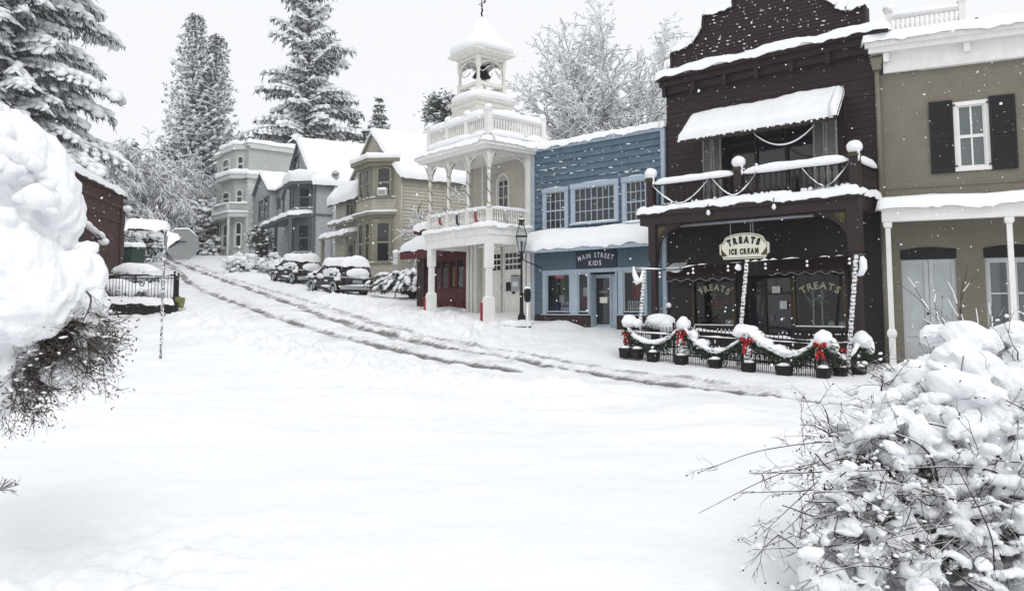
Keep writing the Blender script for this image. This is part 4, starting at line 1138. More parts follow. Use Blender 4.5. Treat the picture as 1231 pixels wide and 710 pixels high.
for d, cols, rr in ((dL, 4, (578, 600)), (dR, 4, (604.5, 624.5))):
    fr = MB(); fr.fbox(F, d[0], d[1], -.14, -.10, d[2], d[3])
    st = .09
    for x0, x1 in ((d[0], d[0] + st), (d[1] - st, d[1])): fr.fbox(F, x0, x1, -.0995, -.07, d[2], d[3])
    fr.fbox(F, d[0] + st, d[1] - st, -.0995, -.07, d[3] - .12, d[3]); fr.fbox(F, d[0] + st, d[1] - st, -.0995, -.07, d[2], d[2] + .22); fr.fbox(F, d[0] + st, d[1] - st, -.0995, -.075, d[2] + .3, d[2] + .32)
    dd = fr.build('door', M['cream'], fire)
    zt = F.hit(614, 303)[1]; zb = F.hit(614, 324.5)[1]
    g = MB(); x0, x1 = d[0] + st + .03, d[1] - st - .03
    for i in range(4):
        for j in range(3):
            pw, ph = (x1 - x0) / 4, (zt - zb) / 3
            g.fbox(F, x0 + pw * i + .025, x0 + pw * (i + 1) - .025, -.0985, -.09, zb + ph * j + .03, zb + ph * (j + 1) - .03)
    g.build('pane', M['glass'], dd)
    if d is dR:
        for (q, m_, b0) in (((613, 623, 330, 350), 'galv', .05), ((606.5, 612, 339, 350), 'black', .03), ((613.5, 617, 350.5, 353), 'black', .03)):
            r = F.rect(*q); g = MB(); g.fbox(F, r[0], r[1], -.0985, -.0985 + b0, r[2], r[3])
            if m_ == 'galv':
                g.fbox(F, r[0] + .09, r[1] - .07, -.0485, -.04, r[2] + .18, r[3] - .26, 1); g.fbox(F, r[0] + .03, r[1] - .03, -.048, -.043, r[3] - .06, r[3] - .03, 2)
            g.build('notice_box', [M[m_], M['paper'], M['black']], dd)
    else:
        g = MB(); g.tube([F.p(d[1] - .06, -.05, .75), F.p(d[1] - .06, -.05, .95)], .015, 5); g.build('handle', M['black'], dd)
window(F, fire, aw_[0] + .03, aw_[1] - .03, aw_[2] + .05, aw_[3] - .03, -.06, 2, 3, .09, M['cream'], rise=(aw_[1] - aw_[0]) * .52, mun=.03, snow=False, proud=.09)
# balcony
mb = MB(); mb.fbox(F, -.05, W + .06, .02, PB + .06, ZFB + .32, ZFL - .02); mb.fbox(F, -.02, W + .03, PB - .16, PB + .03, ZFB, ZFB + .32); mb.fbox(F, W - .15, W + .03, .02, PB - .16, ZFB, ZFB + .32); mb.fbox(F, -.02, .15, .02, PB - .16, ZFB, ZFB + .32)
mb.fbox(F, -.10, W + .11, .02, PB + .12, ZFL - .12, ZFL - .03); mb.fbox(F, .15, W - .15, .02, PB - .16, ZFB + .25, ZFB + .3)
balc = mb.build('balcony', M['white'], fire)
s = MB(); snow_patch(s, F.p(-.14, PB - .45, ZFL - .03), F.p(W + .14, PB - .45, ZFL - .03), F.p(W + .14, PB + .16, ZFL - .03), F.p(-.14, PB + .16, ZFL - .03), .14, 40, 8, amp=.2)
snow_patch(s, F.p(W - .35, .05, ZFL - .03), F.p(W + .15, .05, ZFL - .03), F.p(W + .15, PB - .3, ZFL - .03), F.p(W - .35, PB - .3, ZFL - .03), .10, 8, 16); s.build('balcony_snow', M['snow'], balc)
ca = [F.hit(x, 225, PB - .08)[0] for x in (519.5, 540.5, 561.5, 585.5)]
ca = [.12 + (W - .20) * i / 3 for i in range(4)]
zr = 3.60
ra = MB(); bp = PB - .08
baluster_rail(ra, F, ca[0], ca[3], bp, ZFL, zr, 34, tw=.05, th=.06); baluster_rail(ra, F, .1, bp, 0, ZFL, zr, 17, along='b', fixed=ca[3], tw=.05, th=.06)
rail = ra.build('railing', M['white'], balc)
s = MB(); snow_strip(s, [F.p(ca[0], bp, zr), F.p(ca[3], bp, zr)], .13, .07, amp=.12); snow_strip(s, [F.p(ca[3], bp, zr), F.p(ca[3], .1, zr)], .13, .07, amp=.12); s.build('railing_snow', M['snow'], balc)
def spiral(mb, F, a, b, z0, z1, r, turns, mi, rad=.012):
    mb.tube([F.p(a + r * math.cos(t * .5), b + r * math.sin(t * .5), z0 + (z1 - z0) * t / (turns * 12.566)) for t in range(0, int(turns * 12.566) + 1)], rad, 4, mi)
def fcol(a, b):
    co_ = MB(); z = ZFL
    co_.sqpost(F, a, b, [(.085, z), (.085, zr - .02)]); co_.lathe(F.p(a, b, zr), [(.10, 0), (.10, .06), (.075, .09), (.062, .15), (.062, 1.2), (.085, 1.22), (.085, 1.27), (.06, 1.30), (.06, 1.62), (.11, 1.70), (.13, ZE - .2 - zr), (.13, ZE - zr)], 10)
    for da, db in ((1, 0), (-1, 0), (0, -1), (0, 1)):
        if (da and b < .5): continue
        for k in range(5):
            t = k / 5; co_.tube([F.p(a + da * .06, b + db * .06, ZE - .75 + .1 * k), F.p(a + da * (.10 + .05 * k), b + db * (.10 + .05 * k), ZE - .40 + .07 * k)], .022, 4)
    c_ = co_.build('column', M['cream'], fire)
    w = MB(); spiral(w, F, a, b, zr + .1, zr + 1.75, .075, 4, 0); w.build('light_garland', M['garl'], c_)
for a in ca: fcol(a, bp)
hc = MB(); hc.sqpost(F, ca[3], .16, [(.085, ZFL), (.085, zr), (.06, zr + .05), (.06, ZE - .5), (.11, ZE - .3), (.12, ZE)]); hc.build('column', M['cream'], fire)
# frieze of small arches and spindles
fz = MB()
def arch_between(p0, p1, zt, rise):
    n = 12
    for k in range(n):
        t0, t1 = k / n, (k + 1) / n
        f = lambda t: p0.lerp(p1, t) + UP * (zt - rise + rise * math.sin(math.pi * t) ** .6)
        fz.tube([f(t0), f(t1)], .036, 4)
        if k % 2: fz.tube([f(t0), p0.lerp(p1, t0) + UP * (ZE - .02)], .014, 4)
for a, b_ in zip(ca, ca[1:]): arch_between(F.p(a, bp, 0), F.p(b_, bp, 0), ZE - .10, .42)
arch_between(F.p(ca[3], bp, 0), F.p(ca[3], .16, 0), ZE - .12, .30)
fz.fbox(F, ca[0] - .1, ca[3] + .1, bp - .06, bp + .06, ZE - .12, ZE); fz.fbox(F, ca[3] - .06, ca[3] + .06, .1, bp - .06, ZE - .12, ZE)
n = 30
for i in range(n): fz.fbox(F, ca[0] + (ca[3] - ca[0]) * i / n, ca[0] + (ca[3] - ca[0]) * i / n + .06, bp + .062, bp + .13, ZE - .1, ZE - .005)
for i in range(16): fz.fbox(F, ca[3] + .062, ca[3] + .13, .2 + 1.6 * i / 16, .26 + 1.6 * i / 16, ZE - .1, ZE - .005)
fz.build('frieze', M['cream'], fire)
# eave and roof deck
mb = MB(); mb.fbox(F, -.22, W + .24, -10.5, PB + .28, ZE, ZE + .10); mb.fbox(F, -.32, W + .34, -10.6, PB + .38, ZE + .10, ZE + .24)
ev = mb.build('eave', M['white'], fire)
s = MB(); zt = ZE + .24; snow_patch(s, F.p(-.36, -3.2, zt), F.p(W + .38, -3.2, zt), F.p(W + .38, PB + .42, zt), F.p(-.36, PB + .42, zt), .27, 40, 40, amp=.08, rad=.42); snow_patch(s, F.p(-.3, -10.6, zt), F.p(W + .34, -10.6, zt), F.p(W + .34, -2.8, zt), F.p(-.3, -2.8, zt), .25, 10, 10); s.build('roof_snow', M['snow'], ev)
# roof balustrade
zb, ztp = 6.25, 6.95; A0, A1, B1, B0 = .10, W - .10, PB - .06, -.6
ba = MB(); baluster_rail(ba, F, A0, A1, B1, zb, ztp, 30, tw=.06, th=.12, low=.10, turned=False); baluster_rail(ba, F, B0, B1, 0, zb, ztp, 20, along='b', fixed=A1, tw=.06, th=.12, low=.10, turned=False); baluster_rail(ba, F, B0, B1, 0, zb, ztp, 16, along='b', fixed=A0, tw=.06, th=.12, low=.10, turned=False)
for i in range(30):
    ba.fbox(F, A0 + (A1 - A0) * (i + .5) / 30 - .03, A0 + (A1 - A0) * (i + .5) / 30 + .03, B1 - .02, B1 + .02, zb + .14, ztp - .12)
for i in range(20): ba.fbox(F, A1 - .02, A1 + .02, B0 + (B1 - B0) * (i + .5) / 20 - .035, B0 + (B1 - B0) * (i + .5) / 20 + .035, zb + .14, ztp - .12)
for a, b_ in [(A0 + (A1 - A0) * i / 3, B1) for i in range(4)] + [(A1, B0), (A0, B0)]: ba.sqpost(F, a, b_, [(.10, zb - .1), (.10, ztp + .10), (.12, ztp + .11), (.12, ztp + .15)])
bb = ba.build('roof_balustrade', M['white'], fire)
s = MB(); snow_strip(s, [F.p(A0, B1, ztp), F.p(A1, B1, ztp)], .27, .24, amp=.14); snow_strip(s, [F.p(A1, B1, ztp), F.p(A1, B0, ztp)], .27, .24, amp=.14)
for a, b_ in [(A0 + (A1 - A0) * i / 3, B1) for i in range(4)] + [(A1, B0)]: s.blob(F.p(a, b_, ztp + .24), (.15, .15, .13), 2, .1)
snow_strip(s, [F.p(A0 - .02, B1 + .1, zb - .05), F.p(A1 + .02, B1 + .1, zb - .05)], .3, .2); snow_strip(s, [F.p(A1 + .1, B1, zb - .05), F.p(A1 + .1, B0, zb - .05)], .3, .2); s.build('snow_cap', M['snow'], bb)
# bell cupola
cx, cy = W / 2, .84
lm, nt, b_ = _new('white_lattice')
pos = N(nt, 'ShaderNodeNewGeometry').outputs['Position']
d1_ = N(nt, 'ShaderNodeVectorMath', operation='DOT_PRODUCT'); d1_.inputs[1].default_value = F.u + F.n; nt.links.new(pos, d1_.inputs[0])
sx = N(nt, 'ShaderNodeSeparateXYZ'); nt.links.new(pos, sx.inputs[0])
res = []
for sg in (1, -1):
    k = N(nt, 'ShaderNodeMath', operation='MULTIPLY_ADD'); k.inputs[1].default_value = sg; nt.links.new(sx.outputs['Z'], k.inputs[0]); nt.links.new(d1_.outputs['Value'], k.inputs[2])
    p_ = N(nt, 'ShaderNodeMath', operation='PINGPONG'); p_.inputs[1].default_value = .06; nt.links.new(k.outputs[0], p_.inputs[0])
    g_ = N(nt, 'ShaderNodeMath', operation='GREATER_THAN'); g_.inputs[1].default_value = .036; nt.links.new(p_.outputs[0], g_.inputs[0]); res.append(g_)
mn = N(nt, 'ShaderNodeMath', operation='MINIMUM'); nt.links.new(res[0].outputs[0], mn.inputs[0]); nt.links.new(res[1].outputs[0], mn.inputs[1])
nt.links.new(_ramp(nt, mn.outputs[0], [(0, (.72, .70, .65)), (1, (.20, .19, .17))]), b_.inputs['Base Color']); b_.inputs['Roughness'].default_value = .7
cu = MB(); cu.sqpost(F, cx, cy, [(1.28, 6.1), (.80, 7.55)]); cu_ = cu.build('cupola_base', lm, fire)
mb = MB(); mb.sqpost(F, cx, cy, [(.80, 7.551), (.84, 7.60), (.84, 7.70), (.92, 7.76), (.95, 7.86)]); mb.build('cornice', M['cream'], cu_)
s = MB(); sqround(s, F, cx, cy, [(.96, 7.86), (1.02, 7.95), (.99, 8.08), (.84, 8.18), (.55, 8.24)]); snow_patch(s, F.p(cx - 1.1, B1 - .5, 6.6), F.p(A1 - .1, B1 - .5, 6.6), F.p(A1 - .1, B1 - .15, 6.5), F.p(cx - 1.1, B1 - .15, 6.5), .2, 10, 4)
s.blob(F.p(cx + 1.05, cy + .9, 7.05), (.34, .34, .2), 2, .25); s.blob(F.p(cx + 1.2, cy - .2, 6.95), (.3, .5, .25), 2, .25); s.build('cupola_snow', M['snow'], cu_)
be = MB(); h = .60
for sa, sb in ((1, 1), (1, -1), (-1, 1), (-1, -1)): be.sqpost(F, cx + sa * h, cy + sb * h, [(.075, 7.95), (.075, 8.60), (.045, 8.64), (.045, 9.02), (.07, 9.1), (.07, 9.55)])
for z in (8.12, 8.42):
    for sg in (1, -1):
        be.fbox(F, cx - h, cx + h, cy + sg * h - .04, cy + sg * h + .04, z, z + .13); be.fbox(F, cx + sg * h - .04, cx + sg * h + .04, cy - h, cy + h, z, z + .13)
        for i in range(9):
            t = -h + 2 * h * (i + .5) / 9
            be.fbox(F, cx + t - .035, cx + t + .035, cy + sg * h - .02, cy + sg * h + .02, z - .06, z); be.fbox(F, cx + sg * h - .02, cx + sg * h + .02, cy + t - .035, cy + t + .035, z - .06, z)
fz = be
for (p0, p1) in ((F.p(cx - h, cy + h, 0), F.p(cx + h, cy + h, 0)), (F.p(cx + h, cy + h, 0), F.p(cx + h, cy - h, 0)), (F.p(cx - h, cy + h, 0), F.p(cx - h, cy - h, 0)), (F.p(cx - h, cy - h, 0), F.p(cx + h, cy - h, 0))):
    n = 12; f = lambda t: p0.lerp(p1, t) + UP * (9.0 + .42 * math.sin(math.pi * t) ** .6)
    for k in range(n):
        be.tube([f(k / n), f((k + 1) / n)], .05, 4)
        if k in (1, 2, 9, 10): be.tube([f((k + .5) / n), p0.lerp(p1, (k + .5) / n) + UP * 9.5], .03, 4)
    for e, sg in ((p0, 1), (p1, -1)):
        d = (p1 - p0) * sg
        for k in range(5): be.tube([e + UP * (9.06 + .05 * k), e + d * (.05 + .035 * k) + UP * (9.30 + .05 * k)], .024, 4)
        be.tube([e + UP * 9.0 + d * .05, e + d * .16 + UP * 8.95, e + d * .30 + UP * 9.05, e + d * .42 + UP * 9.22], .018, 4)
be.sqpost(F, cx, cy, [(.66, 9.44), (.66, 9.56)]); be.sqpost(F, cx, cy, [(.74, 9.561), (.86, 9.62), (.95, 9.66), (.95, 9.74)])
be.build('belfry', M['cream'], fire)
mb = MB(); mb.lathe(F.p(cx, cy, 8.90), [(.36, 0), (.32, .06), (.25, .18), (.21, .34), (.13, .44), (.02, .47)], 14); mb.tube([F.p(cx - .55, cy, 9.3), F.p(cx + .55, cy, 9.3)], .03, 5); mb.build('bell', M['black'], fire)
s = MB(); sqround(s, F, cx, cy, [(.93, 9.735), (1.02, 9.76), (1.07, 9.88), (1.05, 10.02), (.95, 10.17), (.76, 10.30), (.60, 10.46), (.47, 10.68), (.33, 10.93), (.17, 11.17), (.03, 11.32)], 40, 3.6, 0, .04)
s.build('cupola_roof', M['snow'], fire)
mb = MB(); t_ = F.p(cx, cy, 11.25); mb.tube([t_, t_ + UP * .75], .02, 5); mb.tube([t_ + V((.02, 0, .05)), t_ + V((-.02, 0, .2)), t_ + V((.03, 0, .32)), t_ + V((0, 0, .4))], .035, 5)
mb.tube([t_ + UP * .6 - F.u * .22, t_ + UP * .6 + F.u * .25], .015, 4); mb.poly([t_ + UP * .6 + F.u * .14 + UP * .09, t_ + UP * .6 + F.u * .30, t_ + UP * .6 + F.u * .14 - UP * .09]); mb.blob(t_ + UP * .5, (.05, .05, .05), 1, 0)
mb.build('weathervane', M['black'], fire)
# lower porch posts with swollen bases and red boards
for a, red in ((.22, 0), (W - .10, 1)):
    g0 = gz(*F.p(a, PB, 0).xy) - .3; po = MB()
    bz = -.32 if a > 1 else -.12
    po.sqpost(F, a, PB - .10, [(.15, g0), (.15, bz + .72), (.09, bz + .80), (.088, bz + 1.75), (.125, bz + 1.79), (.125, ZFB)])
    p_ = po.build('porch_post', M['white'], fire)
    r_ = MB(); r_.fbox(F, a - .29, a - .155, PB - .28, PB + .06, bz - .1, bz + .56); r_.build('red_board', M['redpaint'], p_)
    s = MB(); s.blob(F.p(a - .21, PB - .10, bz + .60), (.12, .2, .08), 2, .2); s.build('snow_cap', M['snow'], p_)
# stockings and trims on the balcony rail
for px, c_, gg in ((529, 0, 'short red stocking'), (549.5, 1, 'dark blue stocking'), (572, 0, 'long red stocking'), (607.5, 2, 'grey stocking')):
    if px < 590: a = F.hit(px, 265, PB)[0]; p = F.p(a, PB + .02, zr - .06); ax = F.u
    else: bb_, _ = F.hits(px, 260, W); p = F.p(ca[3] + .07, bb_, zr - .06); ax = -F.n
    st = MB(); L = .28 if px == 529 else .38
    st.tube([p, p - UP * L * .55, p - UP * L + ax * .03, p - UP * (L + .05) + ax * .14], [.042, .04, .048, .036], 8, 0)
    st.tube([p + UP * .03, p - UP * .05], .05, 8, 1)
    o = st.build('stocking', [[M['redpaint'], M['navy'], M['galv']][c_], M['snow']])
    tag(o, gg + (' hung on the firehouse balcony rail' if px < 590 else ' hung on the side rail of the firehouse balcony'), 'stocking', 'stockings on the firehouse balcony')

# ================================================================== red shop
G = Frame(-1.77, 31.9, 38.8)
F = G
a0 = F.hit(503.5, 340)[0]; red = thing('red_shop', 'low maroon shop front with brick pier and snowy awning left of the firehouse', 'shop building', F.p(a0 / 2, 0, 0))
zt = F.hit(506, 274)[1]
mb = MB(); mb.fbox(F, a0, a0 + .55, -6, .10, -.8, zt - .25); mb.fbox(F, a0 + .55, -.02, -6, -.25, -.8, zt - .3); mb.build('brick_pier', brick_mat('shop_brick', F, (.06, .03, .027), (.04, .022, .02), (.05, .04, .038)), red)
ws = [F.rect(x0, x1, 312, 347) for x0, x1 in ((523, 529), (530.5, 537.5), (539.5, 546.5), (549, 556.5))]
z0w, z1w = ws[2][2], ws[2][3]
mb = MB(); flat_wall(mb, F, a0 + .5, -.02, -.8, zt - .4, [(w[0], w[1], z0w, z1w) for w in ws], b=-.02, deep=.12); mb.fbox(F, a0 + .55, -.02, -.02, .04, .35, .42); mb.fbox(F, a0 + .55, -.02, -.02, .05, z1w + .15, z1w + .35)
for w in ws: mb.fbox(F, w[0], w[1], -.015, .02, -.1, .28)
mb.build('wall', M['maroon'], red)
for i, w in enumerate(ws):
    w_ = window(F, red, w[0], w[1], z0w, z1w, -.10, 1, 1, .04, M['maroon'], 'glass2' if i != 2 else 'clear', sill=.04, snow=False, proud=.05)
    d = MB(); d.fbox(F, w[0] + .08, w[1] - .08, -.094 if i != 2 else -.2, -.085 if i != 2 else -.12, z0w + .1, z0w + (.9 if i == 2 else 1.2), 0); d.fbox(F, w[0] + .05, w[1] - .1, -.084, -.078, z0w + .9, z0w + 1.2, 1)
    d.build('display', [mat('display%d' % i, [(.06, .065, .06), (.09, .09, .095), (.42, .27, .08), (.12, .16, .17)][i], .8, .5, 9), M['dark']], w_)
mb = MB(); mb.fbox(F, a0 - .15, a0 + .7, -.6, .2, zt - .28, zt - .1); mb.fbox(F, a0 - .05, -.02, -6, -.1, zt - .4, zt - .25)
cp = mb.build('parapet', M['maroon'], red); s = MB(); snow_patch(s, F.p(a0 - .22, -.7, zt - .1), F.p(a0 + .75, -.7, zt - .1), F.p(a0 + .75, .27, zt - .1), F.p(a0 - .22, .27, zt - .1), .30, 10, 10); snow_patch(s, F.p(a0, -6, zt - .25), F.p(0, -6, zt - .25), F.p(0, -.5, zt - .25), F.p(a0, -.5, zt - .25), .25, 8, 8); s.build('roof_snow', M['snow'], cp)
mb = MB(); q0 = F.hit(496, 309, .9); e1 = F.hit(521, 300, .9)
zA = F.hit(530, 299, .9)[1]; A = [F.p(a0 - .02, .03, zA + .62), F.p(-.05, .03, zA + .62), F.p(-.05, .95, zA + .08), F.p(a0 - .02, .95, zA + .08)]
mb.slab(A, .04); mb.fbox(F, a0 - .02, -.05, .93, .96, zA - .30, zA + .06); mb.poly([F.p(-.05, .03, zA + .62), F.p(-.05, .95, zA + .06), F.p(-.05, .95, zA - .3), F.p(-.05, .03, zA - .3)])
aw = mb.build('awning', M['maroon'], red); s = MB(); snow_patch(s, A[0], A[1], A[2] + F.n * .03, A[3] + F.n * .03, .22, 20, 10, amp=.12); s.build('awning_snow', M['snow'], aw)
mb = MB()
for px, py in ((516, 298), (536, 305)): a, z = F.hit(px, py, .97); mb.blob(F.p(a, .97, z), (.16, .05, .09), 2, .4)
s = mb.build('awning_mark', M['dark'], aw)

# ================================================================== beige house
F = Frame(-6.1, 43.0, 33.8); Fs = F.shift(0, 0, 90)
bh = thing('beige_house', 'beige gabled Victorian house with olive trimmed two storey bay window', 'house', F.p(-3, 0, .9))
BW, BT = M['beige'], M['beiged']
pk = F.hit(449.5, 160); el = F.hit(420.5, 228)
zE = Fs.hit(500, 212)[1]; aR = .35; zEr = zE
DP = 13.0
aL = pk[0] - (0 - pk[0]); zb0 = .3
mb = MB()
lap_wall(mb, F, aL, 0, zb0, zEr, .17, proud=.035)
rk = (pk[1] - zEr) / (0 - pk[0])
lap_wall(mb, F, aL, 0, zEr, pk[1], .17, proud=.035, lim=lambda z: (pk[0] - (pk[1] - z) / rk, pk[0] + (pk[1] - z) / rk))
lap_wall(mb, Fs, 0, DP, zb0, zEr, .19, proud=.045)
mb.fbox(F, aL, -.003, -DP, -.003, zb0 - .5, zEr); mb.prism(F, [(aL, zEr), (-.003, zEr), (pk[0], pk[1] - .02)], -DP, -.003)
mb.fbox(F, -.16, .055, -.11, .06, zb0, zEr); 
mb.build('wall', BW, bh)
mb = MB()
o_ = .18
for sg, ae in ((1, aR), (-1, aL - .35)):
    ze = pk[1] - abs(ae - pk[0]) * rk
    mb.slab([F.p(pk[0], o_, pk[1] + .14), F.p(ae, o_, ze + .14), F.p(ae, -DP, ze + .14), F.p(pk[0], -DP, pk[1] + .14)], .12)
rf = mb.build('roof', M['beiged'], bh)
s = MB()
for sg, ae in ((1, aR + .06), (-1, aL - .4)):
    ze = pk[1] - abs(ae - pk[0]) * rk + .15
    snow_patch(s, F.p(pk[0] - sg * .12, o_ + .05, pk[1] + .12), F.p(ae, o_ + .05, ze), F.p(ae, -DP, ze), F.p(pk[0] - sg * .12, -DP, pk[1] + .12), .34, 14, 30, amp=.07)
s.build('roof_snow', M['snow'], rf)
mb = MB(); mb.tube([F.p(.12, .02, zEr - .2), F.p(.12, .02, zb0)], .05, 6); mb.build('downpipe', BW, bh)
# two storey bay
bd = .95; ac = F.hit(448, 225, bd)[0]; al = F.hit(430.5, 225, bd)[0]
plan = lambda e: [(al - bd - e, -.05), (al - .4 * e, bd + e), (ac + .4 * e, bd + e), (ac + bd + e, -.05)]
zz = [F.hit(448, y, bd)[1] for y in (336, 315, 268, 258, 243, 238, 203, 194)]
mb = MB(); plan_prism(mb, F, plan(0), zb0 - .6, zz[7]); bay = mb.build('bay', M['beiged'], bh)
mb = MB(); plan_prism(mb, F, plan(.02), zb0 - .6, zz[1] - .12); plan_prism(mb, F, plan(.02), zz[3] + .16, zz[5] - .05)
for z in np.arange(zb0, zz[1] - .2, .17): plan_prism(mb, F, plan(.045), z, z + .03)
for z in np.arange(zz[3] + .2, zz[5] - .1, .17): plan_prism(mb, F, plan(.045), z, z + .03)
mb.build('panels', BW, bay)
mb = MB(); plan_prism(mb, F, plan(.10), zz[1] - .12, zz[1] - .03); plan_prism(mb, F, plan(.08), zz[5] - .05, zz[5] + .02)
plan_prism(mb, F, plan(.28), zz[3] - .02, zz[3] + .12); plan_prism(mb, F, plan(.12), zz[3] - .16, zz[3] - .02)
plan_prism(mb, F, plan(.20), zz[7] - .30, zz[7] - .08); plan_prism(mb, F, plan(.42), zz[7] - .08, zz[7] + .10)
mb.build('cornice', M['beiged'], bay)
s = MB()
def bay_snow(e, z, h):
    pl = plan(e); n = 10
    c = V((sum(p[0] for p in pl) / 4, sum(p[1] for p in pl) / 4, 0)); vs = []; fs = []
    per = []
    for (p, q) in zip(pl, pl[1:]):
        for i in range(n): per.append((p[0] + (q[0] - p[0]) * i / n, p[1] + (q[1] - p[1]) * i / n))
    per.append(pl[-1]); m = len(per)
    rows = ((1.0, 0), (1.03, .35), (1.0, .7), (.9, .93), (.7, 1.0), (.3, 1.08))
    for k, hh in rows:
        for a, b in per:
            x, y = c.x + (a - c.x) * k, c.y + (b - c.y) * k
            vs.append(F.p(x, y, z + h * hh * (1 + .3 * noise.noise(V((x * 2, y * 2, z))))))
    for i in range(len(rows) - 1):
        for j in range(m - 1): fs.append((i * m + j, i * m + j + 1, (i + 1) * m + j + 1, (i + 1) * m + j))
    s.add(vs, fs, 0, True)
bay_snow(.46, zz[7] + .10, .34); bay_snow(.30, zz[3] + .12, .14); bay_snow(.11, zz[1] - .03, .07); bay_snow(.09, zz[5] + .02, .09); s.build('bay_snow', M['snow'], bay)
Fc = F.shift(ac, bd, 45); L = bd * 1.414
for (z0, z1) in ((zz[5] + .08, zz[6]), (zz[1] + .03, zz[2])):
    window(Fc, bay, L * .5 - .36, L * .5 + .36, z0, z1, .005, 1, 2, .09, BT, meet=True, rise=.12, mun=.05, snow=False)
    w = (ac - al)
    for c_ in (al + w * .28, al + w * .74): window(F, bay, c_ - .27, c_ + .27, z0, z1, bd + .005, 1, 2, .08, BT, meet=True, rise=.14, mun=.05, snow=False)
    Fl = F.shift(al - bd, 0, -45); window(Fl, bay, L * .5 - .36, L * .5 + .36, z0, z1, .005, 1, 2, .09, BT, meet=True, rise=.12, mun=.05, snow=False)
mb = MB(); mb.fbox(Fc, L * .5 - .24, L * .5 + .24, .03, .40, zz[5] + .10, zz[5] + .46); 
for k in range(5): mb.fbox(Fc, L * .5 - .20, L * .5 + .20, .401, .41, zz[5] + .14 + k * .05, zz[5] + .16 + k * .05, 1)
snow_patch(mb, Fc.p(L * .5 - .26, .03, zz[5] + .46), Fc.p(L * .5 + .26, .03, zz[5] + .46), Fc.p(L * .5 + .26, .42, zz[5] + .46), Fc.p(L * .5 - .26, .42, zz[5] + .46), .10, 5, 5, 2); mb.build('air_conditioner', [M['white'], M['black'], M['snow']], bay)
for k in range(4):
    for aa in (al, ac): pass
# left wing with porch
aw0, aw1 = F.hit(404, 250, .35)[0], al - bd + .1
zw1 = F.hit(416, 243, .35)[1] + .25
mb = MB(); lap_wall(mb, F, aw0, aw1, zb0, zw1, .17, b=.35); mb.fbox(F, aw0, aw1, -8, .347, zb0 - .5, zw1); mb.build('wing_wall', BW, bh)
zh = F.hit(428, 217, .45)[1]
mb = MB(); A = [F.p(aL + .1, -7, zh + .6), F.p(aL + .1, .0, zh), F.p(aw0 - .25, .0, zw1 + .08), F.p(aw0 - .25, -7, zw1 + .08)]
ze_ = F.hit(415, 241, .8)[1]; A = [F.p(aw0 - .3, -.02, ze_ + 1.25), F.p(aw1 + .25, -.02, ze_ + 1.25), F.p(aw1 + .25, .8, ze_), F.p(aw0 - .3, .8, ze_)]
mb.slab(A, .12); rf = mb.build('wing_roof', M['shingle'], bh); s = MB(); snow_patch(s, A[0], A[1], A[2] + F.n * .06, A[3] + F.n * .06, .30, 12, 10); s.build('roof_snow', M['snow'], rf)
r = F.rect(418, 422, 246, 259, .35); window(F, bh, r[0], r[1], r[2], r[3], .39, 1, 2, .08, BT, snow=False); r = F.rect(423, 427, 246, 259, .35); window(F, bh, r[0], r[1], r[2], r[3], .39, 1, 2, .08, BT, snow=False)
zp = F.hit(419, 264, .8)[1]; mb = MB(); mb.slab([F.p(aw0 - .1, .36, zp + .1), F.p(aw1, .36, zp + .1), F.p(aw1, .85, zp), F.p(aw0 - .1, .85, zp)], .2); hd = mb.build('window_hood', BT, bh)
s = MB(); snow_patch(s, F.p(aw0 - .14, .36, zp + .1), F.p(aw1, .36, zp + .1), F.p(aw1, .9, zp), F.p(aw0 - .14, .9, zp), .20, 12, 6); s.build('snow_ledge', M['snow'], hd)
zp = F.hit(404, 283, 1.3)[1]; ap = F.hit(385, 285, 1.3)[0]
mb = MB(); mb.slab([F.p(ap, -.4, zp + .42), F.p(aw1 + .3, -.4, zp + .42), F.p(aw1 + .3, 1.4, zp), F.p(ap, 1.4, zp)], .16)
for a in (ap + .2, aw1 - .2): mb.sqpost(F, a, 1.2, [(.09, zb0 - .3), (.09, zp)])
po = mb.build('porch', BT, bh); s = MB(); snow_patch(s, F.p(ap - .05, -.4, zp + .42), F.p(aw1 + .3, -.4, zp + .42), F.p(aw1 + .3, 1.46, zp), F.p(ap - .05, 1.46, zp), .26, 16, 10); s.build('porch_snow', M['snow'], po)
r = F.rect(417, 427, 291, 318, .35); mb = MB(); mb.fbox(F, r[0], r[1], 0.39, .45, zb0 + .3, r[3]); dd = mb.build('door', BT, bh); g = MB(); g.fbox(F, r[0] + .15, r[1] - .15, .45, .46, zb0 + 1.1, r[3] - .2); g.build('pane', M['glass'], dd)

# ================================================================== blue grey house
F = Frame(at(377, 300, 58).x, 58.0, 30); Fs = F.shift(0, 0, 90)
gh = thing('blue_grey_house', 'blue grey shingled house with steep snowy gable and slate trim', 'house', F.p(-4, 0, 2.7))
BW, BT = M['bgrey'], M['bgreyd']
zb0 = 1.8; pk = F.hit(361, 170, 0); zE = Fs.hit(400, 219)[1]; DP = 14
aRv = F.hit(377, 240)[0]; aL = pk[0] * 2 - 0; rk = (pk[1] - zE) / (0 - pk[0])
mb = MB(); lap_wall(mb, F, aL, 0, zb0, zE, .16); lap_wall(mb, Fs, 0, DP, zb0, zE, .16)
lap_wall(mb, F, aL, 0, zE, pk[1], .16, lim=lambda z: (pk[0] - (pk[1] - z) / rk, pk[0] + (pk[1] - z) / rk))
mb.fbox(F, aL, -.003, -DP, -.003, zb0 - .8, zE); mb.prism(F, [(aL, zE), (-.003, zE), (pk[0], pk[1] - .02)], -DP, -.003); mb.build('wall', BW, gh)
